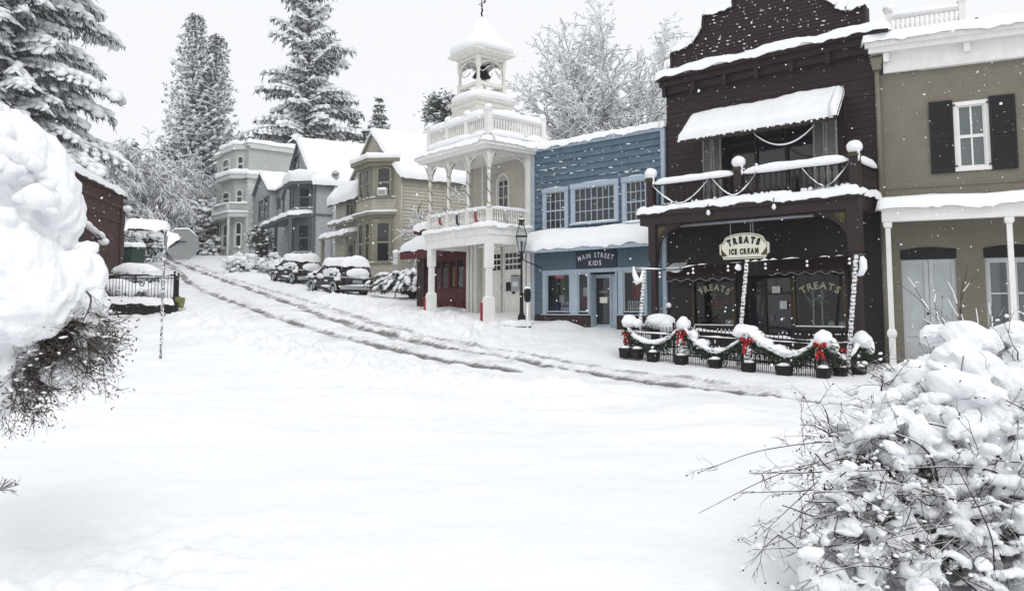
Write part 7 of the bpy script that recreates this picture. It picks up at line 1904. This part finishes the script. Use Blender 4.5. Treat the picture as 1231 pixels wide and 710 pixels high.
conifer('huge drooping cedar loaded with snow towering over the brick building', gbase(2, 44), 30, 4.5, 5.0, 44, 9, .52, .36, 1.0, 7, name='cedar_tree', step=.5, lw=.03, rag=.30, up=.24, wild=.35, mats=('needle2', 'snow'), power=.45, blobk=1.45)
conifer('tall narrow cypress with its pointed tip, left one of the touching pair', gbase(226, 92), 27.5, 1.0, 3.7, 60, 9, .10, .36, .60, 5, name='cypress_tree', group='pair of cypresses behind the grey green house', step=.7, up=.5, rag=.2, power=.55, lw=.05, blobk=1.25)
conifer('slightly shorter cypress leaning against the taller one, right of the pair', gbase(252, 94), 25.5, 1.0, 3.0, 56, 9, .10, .36, .58, 5, name='cypress_tree', group='pair of cypresses behind the grey green house', step=.7, up=.5, rag=.25, power=.5, lw=.05, blobk=1.25)
conifer('broad snowy fir rising above the blue grey house', gbase(366, 86), 31, 4.0, 5.0, 36, 8, .50, .46, 1.0, 5, name='fir_tree', step=.6, rag=.5, lw=.06, power=.45, blobk=1.7, up=.34, wild=.75)
conifer('small distant fir peeking over the beige gable', gbase(453, 96), 18.5, 2, 2.6, 26, 6, .15, .4, .6, 5, name='fir_tree', step=.8, rag=.3, lw=.06)
conifer('low pointed fir between the broad fir and the beige gable', gbase(422, 92), 15.5, 2, 2.4, 22, 6, .15, .4, .75, 5, name='fir_tree', step=.8, rag=.3, lw=.06)
conifer('lowest snowy fir top just right of the broad fir', gbase(436, 95), 14.5, 2, 2.2, 20, 6, .15, .4, .8, 5, name='fir_tree', step=.8, rag=.3, lw=.06)
# dark bushy tree beside the cupola
def bushy(label, c, r, n, leaf, snow, name='evergreen_tree', cat='tree', base=None, mats=('needle', 'snow'), lw=.04, srad=.2, twigs=0, droop=0, sflat=.4):
    t_ = thing(name, label, cat, base or c)
    if base:
        tr = MB(); tr.tube([V(base) - UP * .3, V(base).lerp(V(c), .6) + V((.2, 0, 0)), V(c)], [.25, .18, .06], 7); tr.build('trunk', M['bark'], t_)
    nb = NP(); R = np.array(r); C0 = A3(c)
    k = max(8, n // 16); cl = unit(k, -.8, 1) * R * rng.uniform(.45, 1.0, (k, 1)) + C0
    nb.segs(np.repeat(C0[None] - np.array([0, 0, R[2] * .5]), k, 0), cl, .05 * R[0] / 2 + .01, .01, 3, 2)
    idx = rng.integers(0, k, n); p = cl[idx] + rng.normal(size=(n, 3)) * leaf * .8
    dd = unit(n, -1, .4); dd[:, 2] -= droop; nb.leaves(p, dd * leaf * rng.uniform(.6, 1.2, (n, 1)), lw, 0)
    m = int(n * snow / 8); idx = rng.integers(0, k, m); p = cl[idx] + rng.normal(size=(m, 3)) * leaf * .7 + np.array([0, 0, leaf * .3]); s_ = srad * rng.uniform(.5, 1.2, m)
    ax = unit(m, -.3, .3); nb.blobs(p, ax, s_, s_ * .75, s_ * sflat, 1, 1, .25)
    nb.build('crown', [M[mats[0]], M[mats[1]], M['bark']], t_)
    return t_
bushy('dark rounded evergreen peeking out left of the bell cupola', at(531, 137, 62), (1.35, 1.3, 1.6), 2600, .35, 1.2, base=gbase(531, 62), srad=.2, lw=.05)
bushy('snow clad evergreen shrub tree left of the tall grey green house', at(240, 268, 78), (2.2, 2.0, 2.6), 2600, .45, 1.6, base=gbase(243, 78), srad=.45, lw=.07, sflat=.45)
bushy('low snowy bushes at the foot of the grey green house', at(250, 300, 76), (1.6, 1.2, .9), 700, .35, 1.4, 'snowy_shrub', 'shrub', srad=.4, lw=.06)
bushy('dark clipped shrub by the porch of the blue grey house', at(313, 297, 60), (.75, .75, 1.7), 1200, .3, .6, 'snowy_shrub', 'shrub', srad=.22, lw=.05)
bushy('snowy hedge mound by the kerb left of the far meter', at(300, 318, 58), (1.7, .6, .5), 500, .25, 2.4, 'snowy_shrub', 'shrub', srad=.4, lw=.05)
bushy('snowy hedge mound behind the farther parked car', at(338, 318, 57), (1.4, .6, .55), 500, .25, 2.4, 'snowy_shrub', 'shrub', srad=.4, lw=.05)
bushy('tangle of snowy shrubs behind the corner name board', at(180, 290, 52), (1.5, 1.0, .9), 900, .3, 1.8, 'snowy_shrub', 'shrub', srad=.4, lw=.05)
bushy('thin frosted shrub between the brick building and the road', at(163, 306, 45), (.7, .7, 1.3), 700, .3, .9, 'snowy_shrub', 'shrub', srad=.15, lw=.03)
# the drooping shrub beside the red shop
def arching_shrub(label, base, h, spread, n, sn=.5):
    t_ = thing('snowy_shrub', label, 'shrub', base); nb = NP(); B = A3(base)
    for i in range(n):
        az = rng.uniform(0, 6.283); L = h * rng.uniform(.6, 1.1); sp = spread * rng.uniform(.3, 1)
        t = np.linspace(0, 1, 9); pts = B + np.stack([math.cos(az) * sp * t, math.sin(az) * sp * .7 * t, L * (1.9 * t - 1.5 * t ** 2)], 1)
        nb.segs(pts[:-1], pts[1:], .02, .015, 3, 2)
        for j in range(2, 9):
            m = 9; nb.leaves(np.repeat(pts[j][None], m, 0), (unit(m, -1, .1)) * .28, .035, 0)
            if rng.random() < sn: nb.blobs(pts[j] + np.array([0, 0, .05]), pts[min(j + 1, 8)] - pts[j - 1], .24, .16, .09, 1, 1, .25)
    nb.build('foliage', [M['needle'], M['snow'], M['bark']], t_)
p = ghit(482, 362); arching_shrub('dark drooping evergreen shrub streaked with snow left of the red shop', p + V((.4, 1.2, 0)), 2.2, 2.2, 75, .55)
p = ghit(455, 350); arching_shrub('lower snow striped shrub between the nearer car and the drooping evergreen', p + V((.2, 1.5, 0)), 1.5, 1.3, 30, .7)

# bare frosted trees
def bare(label, base, H, spread, depth, r0, mats=('snowtwig2', 'snow'), name='bare_tree', snowk=.75, first=.28, seed=3, twl=.9, upb=.25, weep=0, rmin=.016, kids=(3, 5), group=None, cat='tree', sr=.012):
    g = np.random.default_rng(seed); t_ = thing(name, label, cat, base, group)
    S0 = []; S1 = []; Q0 = []; Q1 = []
    def grow(p, d, L, r, dep):
        n = 4 if dep < depth else 3
        for i in range(n):
            d = d + g.normal(size=3) * .16; d[2] += upb * .25 - weep * dep / depth * .35; d /= np.linalg.norm(d)
            q = p + d * L / n; ra = r * (1 - i / n * .45); rb = r * (1 - (i + 1) / n * .45)
            S0.append(p); S1.append(q); Q0.append(ra); Q1.append(rb)
            if dep < depth and (i > 0 or dep > 0):
                for _ in range(g.integers(kids[0], kids[1]) if i == n - 1 else g.integers(0, 3)):
                    e = d + g.normal(size=3) * (.62 if dep else .75) * spread; e[2] += upb - weep * .3; e /= np.linalg.norm(e)
                    grow(q, e, L * g.uniform(.5, .78), max(rb * g.uniform(.45, .7), rmin), dep + 1)
            p = q
    grow(A3(base), np.array([0., 0, 1]), H * first, r0, 0)
    S0 = np.array(S0); S1 = np.array(S1); Q0 = np.array(Q0); Q1 = np.array(Q1)
    nb = NP(); k = Q0 > .06
    tb = NP(); tb.segs(S0[k], S1[k], Q0[k], Q1[k], 6, 0)
    if k.any(): tb.build('trunk', M['snowtwig'], t_)
    nb.segs(S0[~k], S1[~k], Q0[~k], Q1[~k], 3, 0)
    w = (g.random(len(S0)) < snowk) & (Q0 < .12); off = np.array([0, 0, 1]) * (Q0[w] * .8 + sr)[:, None]
    nb.segs(S0[w] + off, S1[w] + off, Q0[w] * .8 + sr, Q1[w] * .8 + sr * .8, 3, 1)
    nb.build('branches', [M[mats[0]], M[mats[1]]], t_)
    return t_
def fan_tree(label, base, H, W, seed, nmain=26, r0=.26):
    """rounded crown of ascending limbs, each carrying side branches and snowy twigs"""
    g = np.random.default_rng(seed); t_ = thing('bare_tree', label, 'tree', base); B = A3(base)
    S0 = []; S1 = []; Q0 = []; Q1 = []
    def limb(p, d, L, r, bend, dep):
        m = max(3, int(L / (.5 if dep < 2 else .3))); pts = [p]; rr = np.linspace(r, max(r * .25, .012), m + 1)
        for k in range(m):
            d = d + g.normal(size=3) * (.07 + .05 * dep) + np.array([0, 0, bend / m]); d = d / np.linalg.norm(d); pts.append(pts[-1] + d * L / m)
            S0.append(pts[-2]); S1.append(pts[-1]); Q0.append(rr[k]); Q1.append(rr[k + 1])
            f = (k + 1) / m
            if dep < 2 and f > (.3 if dep == 0 else .12):
                for sg in range(g.integers(2, 4) if dep < 1 else g.integers(2, 5)):
                    e = d + g.normal(size=3) * .62; e[2] -= .05; e = e / np.linalg.norm(e); limb(pts[-1], e, L * (1.05 - .6 * f) * g.uniform(.24, .38), rr[k + 1] * .55, -.2, dep + 1)
    tr = np.array([0, 0, H * .22]); S0.append(B); S1.append(B + tr); Q0.append(r0); Q1.append(r0 * .85)
    for i in range(nmain):
        f = (i + .5) / nmain; el = math.radians(12 + 74 * f ** .8); az = i * 2.4 + g.normal() * .3; z = H * (.20 + .16 * f)
        L = (H * .66 * math.sin(el) ** 2 + W * .42 * math.cos(el) ** 1.2) * g.uniform(.85, 1.08)
        limb(B + np.array([0, 0, z]), np.array([math.cos(az) * math.cos(el), math.sin(az) * math.cos(el), math.sin(el)]), L, .075, .1, 0)
    S0 = np.array(S0); S1 = np.array(S1); Q0 = np.array(Q0); Q1 = np.array(Q1)
    k = Q0 > .05; tb = NP(); tb.segs(S0[k], S1[k], Q0[k], Q1[k], 6, 0); tb.build('trunk', M['bark'], t_)
    nb = NP(); nb.segs(S0[~k], S1[~k], Q0[~k], Q1[~k], 3, 0)
    w = g.random(len(S0)) < .95; w &= Q0 < .2; rs_ = np.minimum(Q0[w] * .5, .03) + .028; off = np.array([0, 0, 1]) * (Q0[w] * .5 + rs_ * .75)[:, None]
    nb.segs(S0[w] + off, S1[w] + off, rs_, rs_ * .9, 4, 1)
    nb.build('branches', [M['twig'], M['snow']], t_); return t_
fan_tree('wide bare tree white with snow rising behind the blue store', gbase(736, 50, -1), 17.6, 7.0, 5, 34)
bare('frosted bare tree between the cupola and the blue store roof', gbase(645, 52, -1), 12.5, 1.0, 5, .2, seed=9, first=.34, upb=.15, rmin=.022, snowk=.9, sr=.035, kids=(4, 6))
bare('lower frosted tree crown behind the right end of the blue store roof', gbase(775, 44, -1), 8.5, 1.0, 5, .2, seed=12, first=.33, upb=.1, rmin=.02, snowk=.9, sr=.03, kids=(4, 6))
for i, (px, Y, H, sd, lab) in enumerate(((118, 66, 14, 21, 'weeping frosted tree behind the brick building roof, nearest the big cedar'), (150, 70, 15, 22, 'tall weeping frosted tree behind the corner sign'), (182, 76, 15, 23, 'weeping frosted tree just left of the cypress pair'), (98, 60, 10, 24, 'small frosted tree tangled under the cedar boughs'), (205, 84, 10, 25, 'frosted sapling thicket below the cypress pair'))):
    bare(lab, gbase(px, Y), H, 1.1, 5, .14, ('snowtwig', 'snow'), seed=sd, first=.36, upb=.06, weep=.9, rmin=.022, snowk=.75, sr=.04, kids=(4, 6), group='weeping trees behind the brick building')
bare('thin arching sapling in front of the beige house bay', ghit(500, 360) + V((0, .8, 0)), 4.6, 1.2, 3, .03, ('snowtwig', 'snow'), seed=31, first=.5, upb=.05, weep=.25, rmin=.012, snowk=.7, kids=(2, 4), name='sapling')
bare('dark leafless tree tangle behind the firehouse balcony posts', V((-3.6, 41, .3)), 6.2, 1.0, 4, .07, ('snowtwig', 'snow'), seed=34, first=.4, upb=.1, weep=.3, rmin=.018, snowk=.6)
p = at(1205, 400, 8.5)
for i in range(1): bare('snowy sapling standing before the tan porch at the right edge', V((p.x * 10 / 8.5 + .05, 10.0, -1.6)), 1.6, .7, 2, .008, ('twig', 'snow'), seed=36, first=.72, upb=.3, rmin=.006, snowk=.5, sr=.005, kids=(2, 3), name='sapling')
# wood closing the view at the top of the street
wd = NP(); n = 150
for i in range(n):
    px = rng.uniform(-120, 330); Y = rng.uniform(100, 150); x = at(px, 300, Y).x; z = gz(x, Y); H = rng.uniform(7, 15) * (1.0 if px < 210 else .55); r = H * .28
    m = 230; f = rng.random(m) ** .8; a = rng.uniform(0, 6.283, m); rr = r * (1 - f) * rng.uniform(.5, 1, m); p = np.stack([x + rr * np.cos(a), Y + rr * np.sin(a), z + H * f], 1)
    wd.leaves(p, unit(m, -1, .2) * .9, .16, 0); k = rng.random(m) < .5; wd.blobs(p[k] + np.array([0, 0, .12]), unit(int(k.sum()), -.3, .2), .42, .32, .16, 1, 1, .3)
tag(wd.build('distant_forest', [M['needle'], M['snow']]), 'far wood of snowy conifers closing the top of the street', 'forest', kind='stuff')

# ================================================================== foreground bushes
def remesh_snow(mb, name, parent, vox, smooth=2, disp=.0, fine=.5, fq=5):
    o = mb.build(name, M['snow_soft'], parent)
    r = o.modifiers.new('r', 'REMESH'); r.mode = 'VOXEL'; r.voxel_size = vox; r.use_smooth_shade = True
    s = o.modifiers.new('s', 'SMOOTH'); s.iterations = smooth; s.factor = .5
    dg = bpy.context.evaluated_depsgraph_get(); dg.update()
    me = bpy.data.meshes.new_from_object(o.evaluated_get(dg)); o.modifiers.clear()
    n = len(me.vertices); co_ = np.empty(n * 3, np.float32); me.vertices.foreach_get('co', co_); no = np.empty(n * 3, np.float32); me.vertex_normals.foreach_get('vector', no)
    co_ = co_.reshape(-1, 3); no = no.reshape(-1, 3)
    d = disp * (fbm(co_[:, 0] * fq + co_[:, 2] * fq * .62, co_[:, 1] * fq - co_[:, 2] * fq * .86, 3, 91) + fine * fbm(co_[:, 0] * 19 + co_[:, 2] * 9, co_[:, 1] * 17 - co_[:, 2] * 13, 3, 92))
    me.vertices.foreach_set('co', (co_ + no * d[:, None]).astype(np.float32).ravel()); me.update()
    me.polygons.foreach_set('use_smooth', np.ones(len(me.polygons), bool))
    o.data = me
    return o
# ---- right-hand shrub
Bx = V((3.05, 5.3, -1.6)); rs = thing('snowy_bush', 'big bare shrub piled with clumps of snow in the lower right foreground', 'shrub', Bx)
mb = MB(); g = np.random.default_rng(5); random.seed(5)
HB = [(1160, 408, 34, 5.6), (1185, 412, 30, 5.6), (1215, 414, 30, 5.6), (1140, 432, 30, 5.5), (1175, 440, 36, 5.4), (1215, 445, 40, 5.4), (1095, 462, 24, 5.4), (1120, 470, 32, 5.3), (1160, 475, 36, 5.2), (1200, 485, 36, 5.2), (1235, 470, 40, 5.3),
      (1060, 490, 26, 5.3), (1085, 510, 30, 5.2), (1045, 522, 26, 5.2), (1020, 535, 20, 5.2), (1120, 520, 26, 5.1), (1010, 512, 12, 5.3), (1060, 545, 22, 5.1), (1175, 522, 30, 5.0), (1210, 530, 34, 5.0), (1180, 545, 24, 4.95), (1110, 548, 20, 5.0), (1085, 552, 16, 5.0),
      (1150, 500, 26, 5.1), (1225, 560, 30, 4.9), (1145, 583, 20, 4.9), (1165, 598, 18, 4.85), (1125, 600, 20, 4.8), (1100, 612, 16, 4.8), (1040, 580, 16, 5.0), (1015, 600, 14, 4.9), (1070, 640, 18, 4.7), (1105, 690, 26, 4.5), (1120, 675, 16, 4.55), (1190, 640, 18, 4.7), (1225, 620, 22, 4.75), (1090, 455, 12, 5.4), (1075, 462, 8, 5.45), (1052, 660, 12, 4.7), (1005, 650, 12, 4.7), (1030, 690, 14, 4.6), (1160, 660, 14, 4.65), (1240, 680, 18, 4.6), (985, 700, 26, 4.5), (1035, 705, 18, 4.5), (1215, 590, 16, 4.8), (1135, 545, 14, 4.95)]
tips = []
for px, py, r, Y in HB:
    c = at(px, py, Y); R = r * Y / FPX * 1.04
    for _ in range(4):
        q = c + V((g.normal() * R * .45, g.normal() * R * .5, g.normal() * R * .28)); mb.blob(q, (R * g.uniform(.5, .8), R * g.uniform(.5, .8), R * g.uniform(.38, .62)), 2, .28, 1.8)
    tips.append(c)
def ridge(c, L, R):
    az = g.uniform(0, 6.28); d = V((math.cos(az), math.sin(az) * .6, g.normal() * .35)); n = max(3, int(L / (R * .55)))
    for k in range(n + 1):
        t = k / n - .5; r = R * (1 - 1.2 * t * t) * g.uniform(.75, 1.2); q = c + d * (L * t) + V((g.normal() * .008, g.normal() * .008, -.25 * L * t * t + g.normal() * .006)); mb.blob(q, (r, r, r * g.uniform(.65, .9)), 2, .22, 1.7)
for i in range(95):
    px, py = g.uniform(985, 1245), g.uniform(465, 705)
    if py < 915 - px * .40: continue
    c = at(px, py, 5.12 - (py - 450) * .0026 + g.uniform(-.05, .25)); ridge(c, g.uniform(.12, .32), g.uniform(.022, .050)); tips.append(c)
for i in range(260):
    t = tips[g.integers(0, len(tips))]; c = t + V((g.normal() * .15, g.normal() * .16, g.normal() * .12)); ridge(c, g.uniform(.05, .16), g.uniform(.014, .03))
snow_o = remesh_snow(mb, 'snow', rs, .012, 2, .03)
nb = NP()
def cane(nb, pts, r0, r1, k=4, mi=0):
    q = np.array([A3(p) for p in catmull(pts, 7)]); n = len(q); r = np.linspace(r0, r1, n); nb.segs(q[:-1], q[1:], r[:-1], r[1:], k, mi); return q
def twigs(nb, q, n, L, r, depth=1, berries=None, dn=-.05):
    for _ in range(n):
        i = g.integers(1, len(q)); p = q[i]; d = (q[i] - q[max(i - 2, 0)]); d = d / (np.linalg.norm(d) + 1e-9) + g.normal(size=3) * .75; d[2] += dn; d /= np.linalg.norm(d); l = L * g.uniform(.4, 1.1)
        m = 5; pts = [p]
        for k in range(m): d = d + g.normal(size=3) * .13; d /= np.linalg.norm(d); pts.append(pts[-1] + d * l / m)
        pts = np.array(pts); rr = np.linspace(r, r * .45, m + 1); nb.segs(pts[:-1], pts[1:], rr[:-1], rr[1:], 3, 0)
        if depth > 0: twigs(nb, pts, 3, L * .5, r * .7, depth - 1, berries, dn)
        if berries is not None and g.random() < .6: berries.append(pts[-1])
ber = []
root_pts = [Bx + V((g.normal() * .35, g.normal() * .3, -.1)) for _ in range(24)]
for it, t in enumerate(tips):
    b_ = root_pts[g.integers(0, len(root_pts))]; mid = b_.lerp(t, .55) + V((g.normal() * .12, g.normal() * .12, .25)); q = cane(nb, [b_, mid, t + V((0, 0, -.03)), t + V((g.normal() * .1 - .08, g.normal() * .1 - .05, g.normal() * .06))], .0085, .004); twigs(nb, q[5:], 8 if it < 46 else 2, .30, .0034, 1, ber, -.3)
# long canes reaching out to the left
for (x0, y0, Y0), (x1, y1, Y1), (x2, y2, Y2) in (((1020, 532, 5.2), (920, 540, 5.0), (841, 567, 4.9)), ((1010, 553, 5.1), (930, 572, 4.95), (840, 616, 4.8)), ((1185, 563, 4.8), (1050, 565, 4.8), (990, 573, 4.75)), ((1040, 545, 5.0), (980, 560, 4.9), (905, 570, 4.85)), ((1030, 600, 4.9), (960, 640, 4.7), (898, 663, 4.6)), ((1060, 650, 4.7), (1000, 655, 4.6), (905, 660, 4.55)), ((1010, 560, 5.0), (960, 600, 4.9), (912, 645, 4.8)),
        ((1110, 630, 4.7), (1010, 640, 4.6), (960, 690, 4.5)), ((1000, 530, 5.3), (995, 500, 5.35), (986, 482, 5.4)), ((1000, 524, 5.3), (980, 512, 5.3), (962, 510, 5.3)), ((1060, 470, 5.4), (1075, 455, 5.4), (1090, 450, 5.4)), ((1020, 590, 4.9), (950, 590, 4.85), (890, 592, 4.8)), ((1015, 570, 5.0), (955, 568, 4.95), (900, 568, 4.9)), ((1090, 690, 4.5), (1030, 680, 4.45), (960, 700, 4.4)), ((1150, 690, 4.5), (1090, 650, 4.5), (1010, 610, 4.5)), ((1200, 700, 4.5), (1190, 640, 4.5), (1150, 560, 4.6))):
    P = [at(x0, y0, Y0), at(x1, y1, Y1), at(x2, y2, Y2)]; q = cane(nb, [P[0] + V((.25, .1, -.2))] + P, .0068, .0028); twigs(nb, q[5:], 5, .22, .0025, 1, ber)
for i in range(60):     # thicket low down
    b_ = root_pts[g.integers(0, len(root_pts))]; e = at(g.uniform(960, 1250), g.uniform(560, 715), g.uniform(4.3, 5.0)); q = cane(nb, [b_, b_.lerp(e, .5) + V((g.normal() * .15, g.normal() * .1, .2)), e], .007, .0025); twigs(nb, q[4:], 4, .22, .0026, 1, ber)
nb.build('twigs', M['bushtwig'], rs)
nb = NP(); bp = np.array(ber); k = g.random(len(bp)) < .22; nb.blobs(bp[k], np.array([[1., 0, 0]]), .006, .006, .006, 0, 1, .1); tag(nb.build('berries', M['twig'], rs), kind='stuff')
sb = NP(); idx = g.integers(0, len(bp), 700); sb.blobs(bp[idx] + np.array([0, 0, .008]) + g.normal(size=(700, 3)) * .03, unit(700, -.3, .3), g.uniform(.008, .026, 700), g.uniform(.007, .018, 700), g.uniform(.006, .014, 700), 0, 1, .3); tag(sb.build('snow_bits', M['snow'], rs), kind='stuff')

# ---- left-hand shrub: a bough bent under a huge heap of snow
Bl = V((-3.9, 4.7, -1.6)); ls = thing('snowy_bush', 'drooping shrub bent under an enormous heap of snow at the left edge', 'shrub', Bl)
mb = MB(); random.seed(8); g = np.random.default_rng(8)
HL = [(-50, 205, 100, 5.0), (6, 222, 84, 4.8), (34, 248, 64, 4.7), (48, 262, 50, 4.65), (-20, 250, 95, 4.8),
      (12, 345, 78, 4.35), (-40, 340, 90, 4.5), (40, 360, 52, 4.3), (92, 332, 36, 4.5), (104, 366, 27, 4.5), (80, 355, 36, 4.5), (111, 398, 19, 4.48), (114, 424, 13, 4.48), (70, 385, 30, 4.5),
      (-25, 425, 62, 4.4), (2, 445, 30, 4.38), (-8, 475, 30, 4.4), (24, 425, 18, 4.38), (22, 470, 10, 4.4), (100, 300, 12, 4.6), (60, 300, 34, 4.7), (100, 402, 26, 4.72), (84, 424, 20, 4.74), (118, 420, 14, 4.7), (58, 430, 22, 4.75), (34, 452, 20, 4.72), (122, 385, 12, 4.6), (70, 400, 24, 4.74)]
tl = []
for px, py, r, Y in HL:
    c = at(px, py, Y); R = r * Y / FPX; n = 5 if r > 35 else 3
    mb.blob(c, (R * .97, R * .97, R * .97), 3, .08, 1.0)
    for _ in range(n if r < 30 else 0):
        q = c + V((g.normal() * R * .4, g.normal() * R * .4, g.normal() * R * .35)); mb.blob(q, (R * g.uniform(.4, .65),) * 2 + (R * g.uniform(.35, .6),), 2, .22, 1.6)
    tl.append(c)
for i in range(26):
    c = at(g.uniform(0, 60), g.uniform(218, 262), 4.42); mb.blob(c + V((0, g.uniform(0, .1), 0)), g.uniform(.02, .05), 2, .2)
for i in range(70):
    px, py = g.uniform(0, 128), g.uniform(380, 470)
    if py > 500 - px * .45: continue
    ridge(at(px, py, g.uniform(4.35, 4.7)), g.uniform(.06, .2), g.uniform(.014, .034))
for i in range(60):
    px, py = g.uniform(-20, 80), g.uniform(140, 400)
    if px > (py - 125) * .52 or (250 < py < 310 and px > 40): continue
    ridge(at(px, py, 4.25 + .7 * g.random()), g.uniform(.1, .3), g.uniform(.03, .07))
remesh_snow(mb, 'snow', ls, .013, 3, .075, .42, 4.6)
nb = NP(); ber = []
hub = [at(-40, 470, 4.8), at(-60, 420, 4.9), at(20, 400, 4.6), at(60, 390, 4.6)]
for h in hub[:2]: cane(nb, [Bl, Bl.lerp(h, .6) + V((.1, 0, .1)), h], .035, .02, 6)
cane(nb, [hub[1], hub[2], hub[3], at(100, 410, 4.55)], .022, .008, 5)
cane(nb, [hub[0], at(0, 440, 4.5), at(40, 460, 4.4)], .018, .008, 5)
for i in range(130):
    s0 = (at(g.uniform(-10, 110), g.uniform(335, 400), g.uniform(4.4, 4.7)))
    e = at(g.uniform(0, 132), g.uniform(385, 455), g.uniform(4.25, 4.6)) + V((0, 0, -.02))
    q = cane(nb, [s0, s0.lerp(e, .5) + V((g.normal() * .05, g.normal() * .05, .04)), e], .0065, .0028); twigs(nb, q[3:], 5, .20, .0026, 1, ber, -.1)
for i in range(34):
    s0 = at(g.uniform(-20, 20), g.uniform(420, 460), 4.45); e = at(g.uniform(0, 62), g.uniform(450, 500), g.uniform(4.3, 4.5)); q = cane(nb, [s0, s0.lerp(e, .5) + V((0, 0, .03)), e], .006, .0025); twigs(nb, q[3:], 6, .18, .0028, 1, ber, -.1)
for i in range(26):
    s0 = at(g.uniform(60, 100), g.uniform(360, 400), 4.55); e = at(g.uniform(112, 138), g.uniform(385, 440), g.uniform(4.4, 4.6)); q = cane(nb, [s0, s0.lerp(e, .5) + V((0, 0, .03)), e], .0055, .0025); twigs(nb, q[4:], 4, .12, .0024, 1, ber, -.1)
nb.build('twigs', M['twig2'], ls)
bp = np.array(ber); lb = NP(); n = 3000; idx = g.integers(0, len(bp), n); lb.leaves(bp[idx] + g.normal(size=(n, 3)) * .03, unit(n) * g.uniform(.012, .03, n)[:, None], .005, 0); tag(lb.build('dry_leaves', M['twig2'], ls), kind='stuff')
sb = NP(); n = 420; idx = g.integers(0, len(bp), n); sb.blobs(bp[idx] + np.array([0, 0, .01]) + g.normal(size=(n, 3)) * .03, unit(n, -.3, .3), g.uniform(.010, .030, n), g.uniform(.005, .012, n), g.uniform(.004, .010, n), 0, 1, .3); tag(sb.build('snow_bits', M['snow'], ls), kind='stuff')
nb = NP(); p0 = at(-25, 596, 5.2); tw = thing('twig_tip', 'small snowy twig poking into view at the lower left edge', 'twig', p0)
for e in ((8, 575), (14, 580), (22, 582), (20, 590), (6, 586)): q = cane(nb, [p0, at(-2, 588, 5.2), at(e[0], e[1], 5.2)], .008, .004); twigs(nb, q[7:], 4, .08, .004, 0)
nb.build('stems', M['snowtwig'], tw)

# ================================================================== falling snow
n = 5200; Yf = 4.5 + 21 * rng.random(n) ** .75; r = rng.uniform(-.85, .85, n); zf = Yf * rng.uniform(-.12, .5, n)
fl = NP(); sz = .0040 + .0070 * rng.random(n) ** 3; fl.blobs(np.stack([r * Yf, Yf, zf], 1), unit(n), sz * rng.uniform(1, 1.7, n), sz, sz, 0, 1, .25)
tag(fl.build('falling_snow', M['snow']), 'snowflakes drifting through the air over the street', 'snowfall', kind='stuff')

# ------------------------------------------------------------------ overcast daylight
w = bpy.data.worlds.new('World'); bpy.context.scene.world = w; w.use_nodes = True
nt = w.node_tree; bg = nt.nodes['Background']
SUN_EL, SUN_AZ = 50, 160          # azimuth clockwise from +Y
sky = nt.nodes.new('ShaderNodeTexSky'); sky.sky_type = 'NISHITA'; sky.sun_disc = False
sky.sun_elevation = math.radians(SUN_EL); sky.sun_rotation = math.radians(SUN_AZ); sky.air_density = 1; sky.dust_density = 4
hs = nt.nodes.new('ShaderNodeHueSaturation'); hs.inputs['Saturation'].default_value = .12; nt.links.new(sky.outputs[0], hs.inputs['Color'])
mx = nt.nodes.new('ShaderNodeMix'); mx.data_type = 'RGBA'; mx.inputs[0].default_value = .80
nt.links.new(hs.outputs[0], mx.inputs[6]); mx.inputs[7].default_value = (10.5, 10.65, 10.85, 1)
nt.links.new(mx.outputs[2], bg.inputs['Color']); bg.inputs['Strength'].default_value = .10
sl = bpy.data.lights.new('sun', 'SUN'); sl.energy = .85; sl.angle = math.radians(26); sl.color = (1, .97, .93)
so = bpy.data.objects.new('sun', sl); C.objects.link(so)
so.rotation_euler = (math.radians(90 - SUN_EL), 0, math.radians(180 - SUN_AZ))
sc = bpy.context.scene
sc.view_settings.view_transform = 'Standard'; sc.view_settings.look = 'None'; sc.view_settings.exposure = .06; sc.view_settings.gamma = 1
sc.view_settings.use_curve_mapping = False
sc.cycles.max_bounces = 6; sc.cycles.diffuse_bounces = 3; sc.cycles.transparent_max_bounces = 12
sc.cycles.use_denoising = True

# ------------------------------------------------------------------ thin snow haze over the whole street
hz = MB(); hz.abox(-235, 235, -9, 172, -4.5, 46)
hm = bpy.data.materials.new('haze'); hm.use_nodes = True; ht = hm.node_tree; ht.nodes.remove(ht.nodes['Principled BSDF'])
pv = ht.nodes.new('ShaderNodeVolumePrincipled'); pv.inputs['Color'].default_value = (.95, .96, .98, 1); pv.inputs['Density'].default_value = .0006; pv.inputs['Anisotropy'].default_value = .2
ht.links.new(pv.outputs[0], ht.nodes['Material Output'].inputs['Volume'])
tag(hz.build('haze', hm), kind='stuff')
sc.cycles.volume_bounces = 1
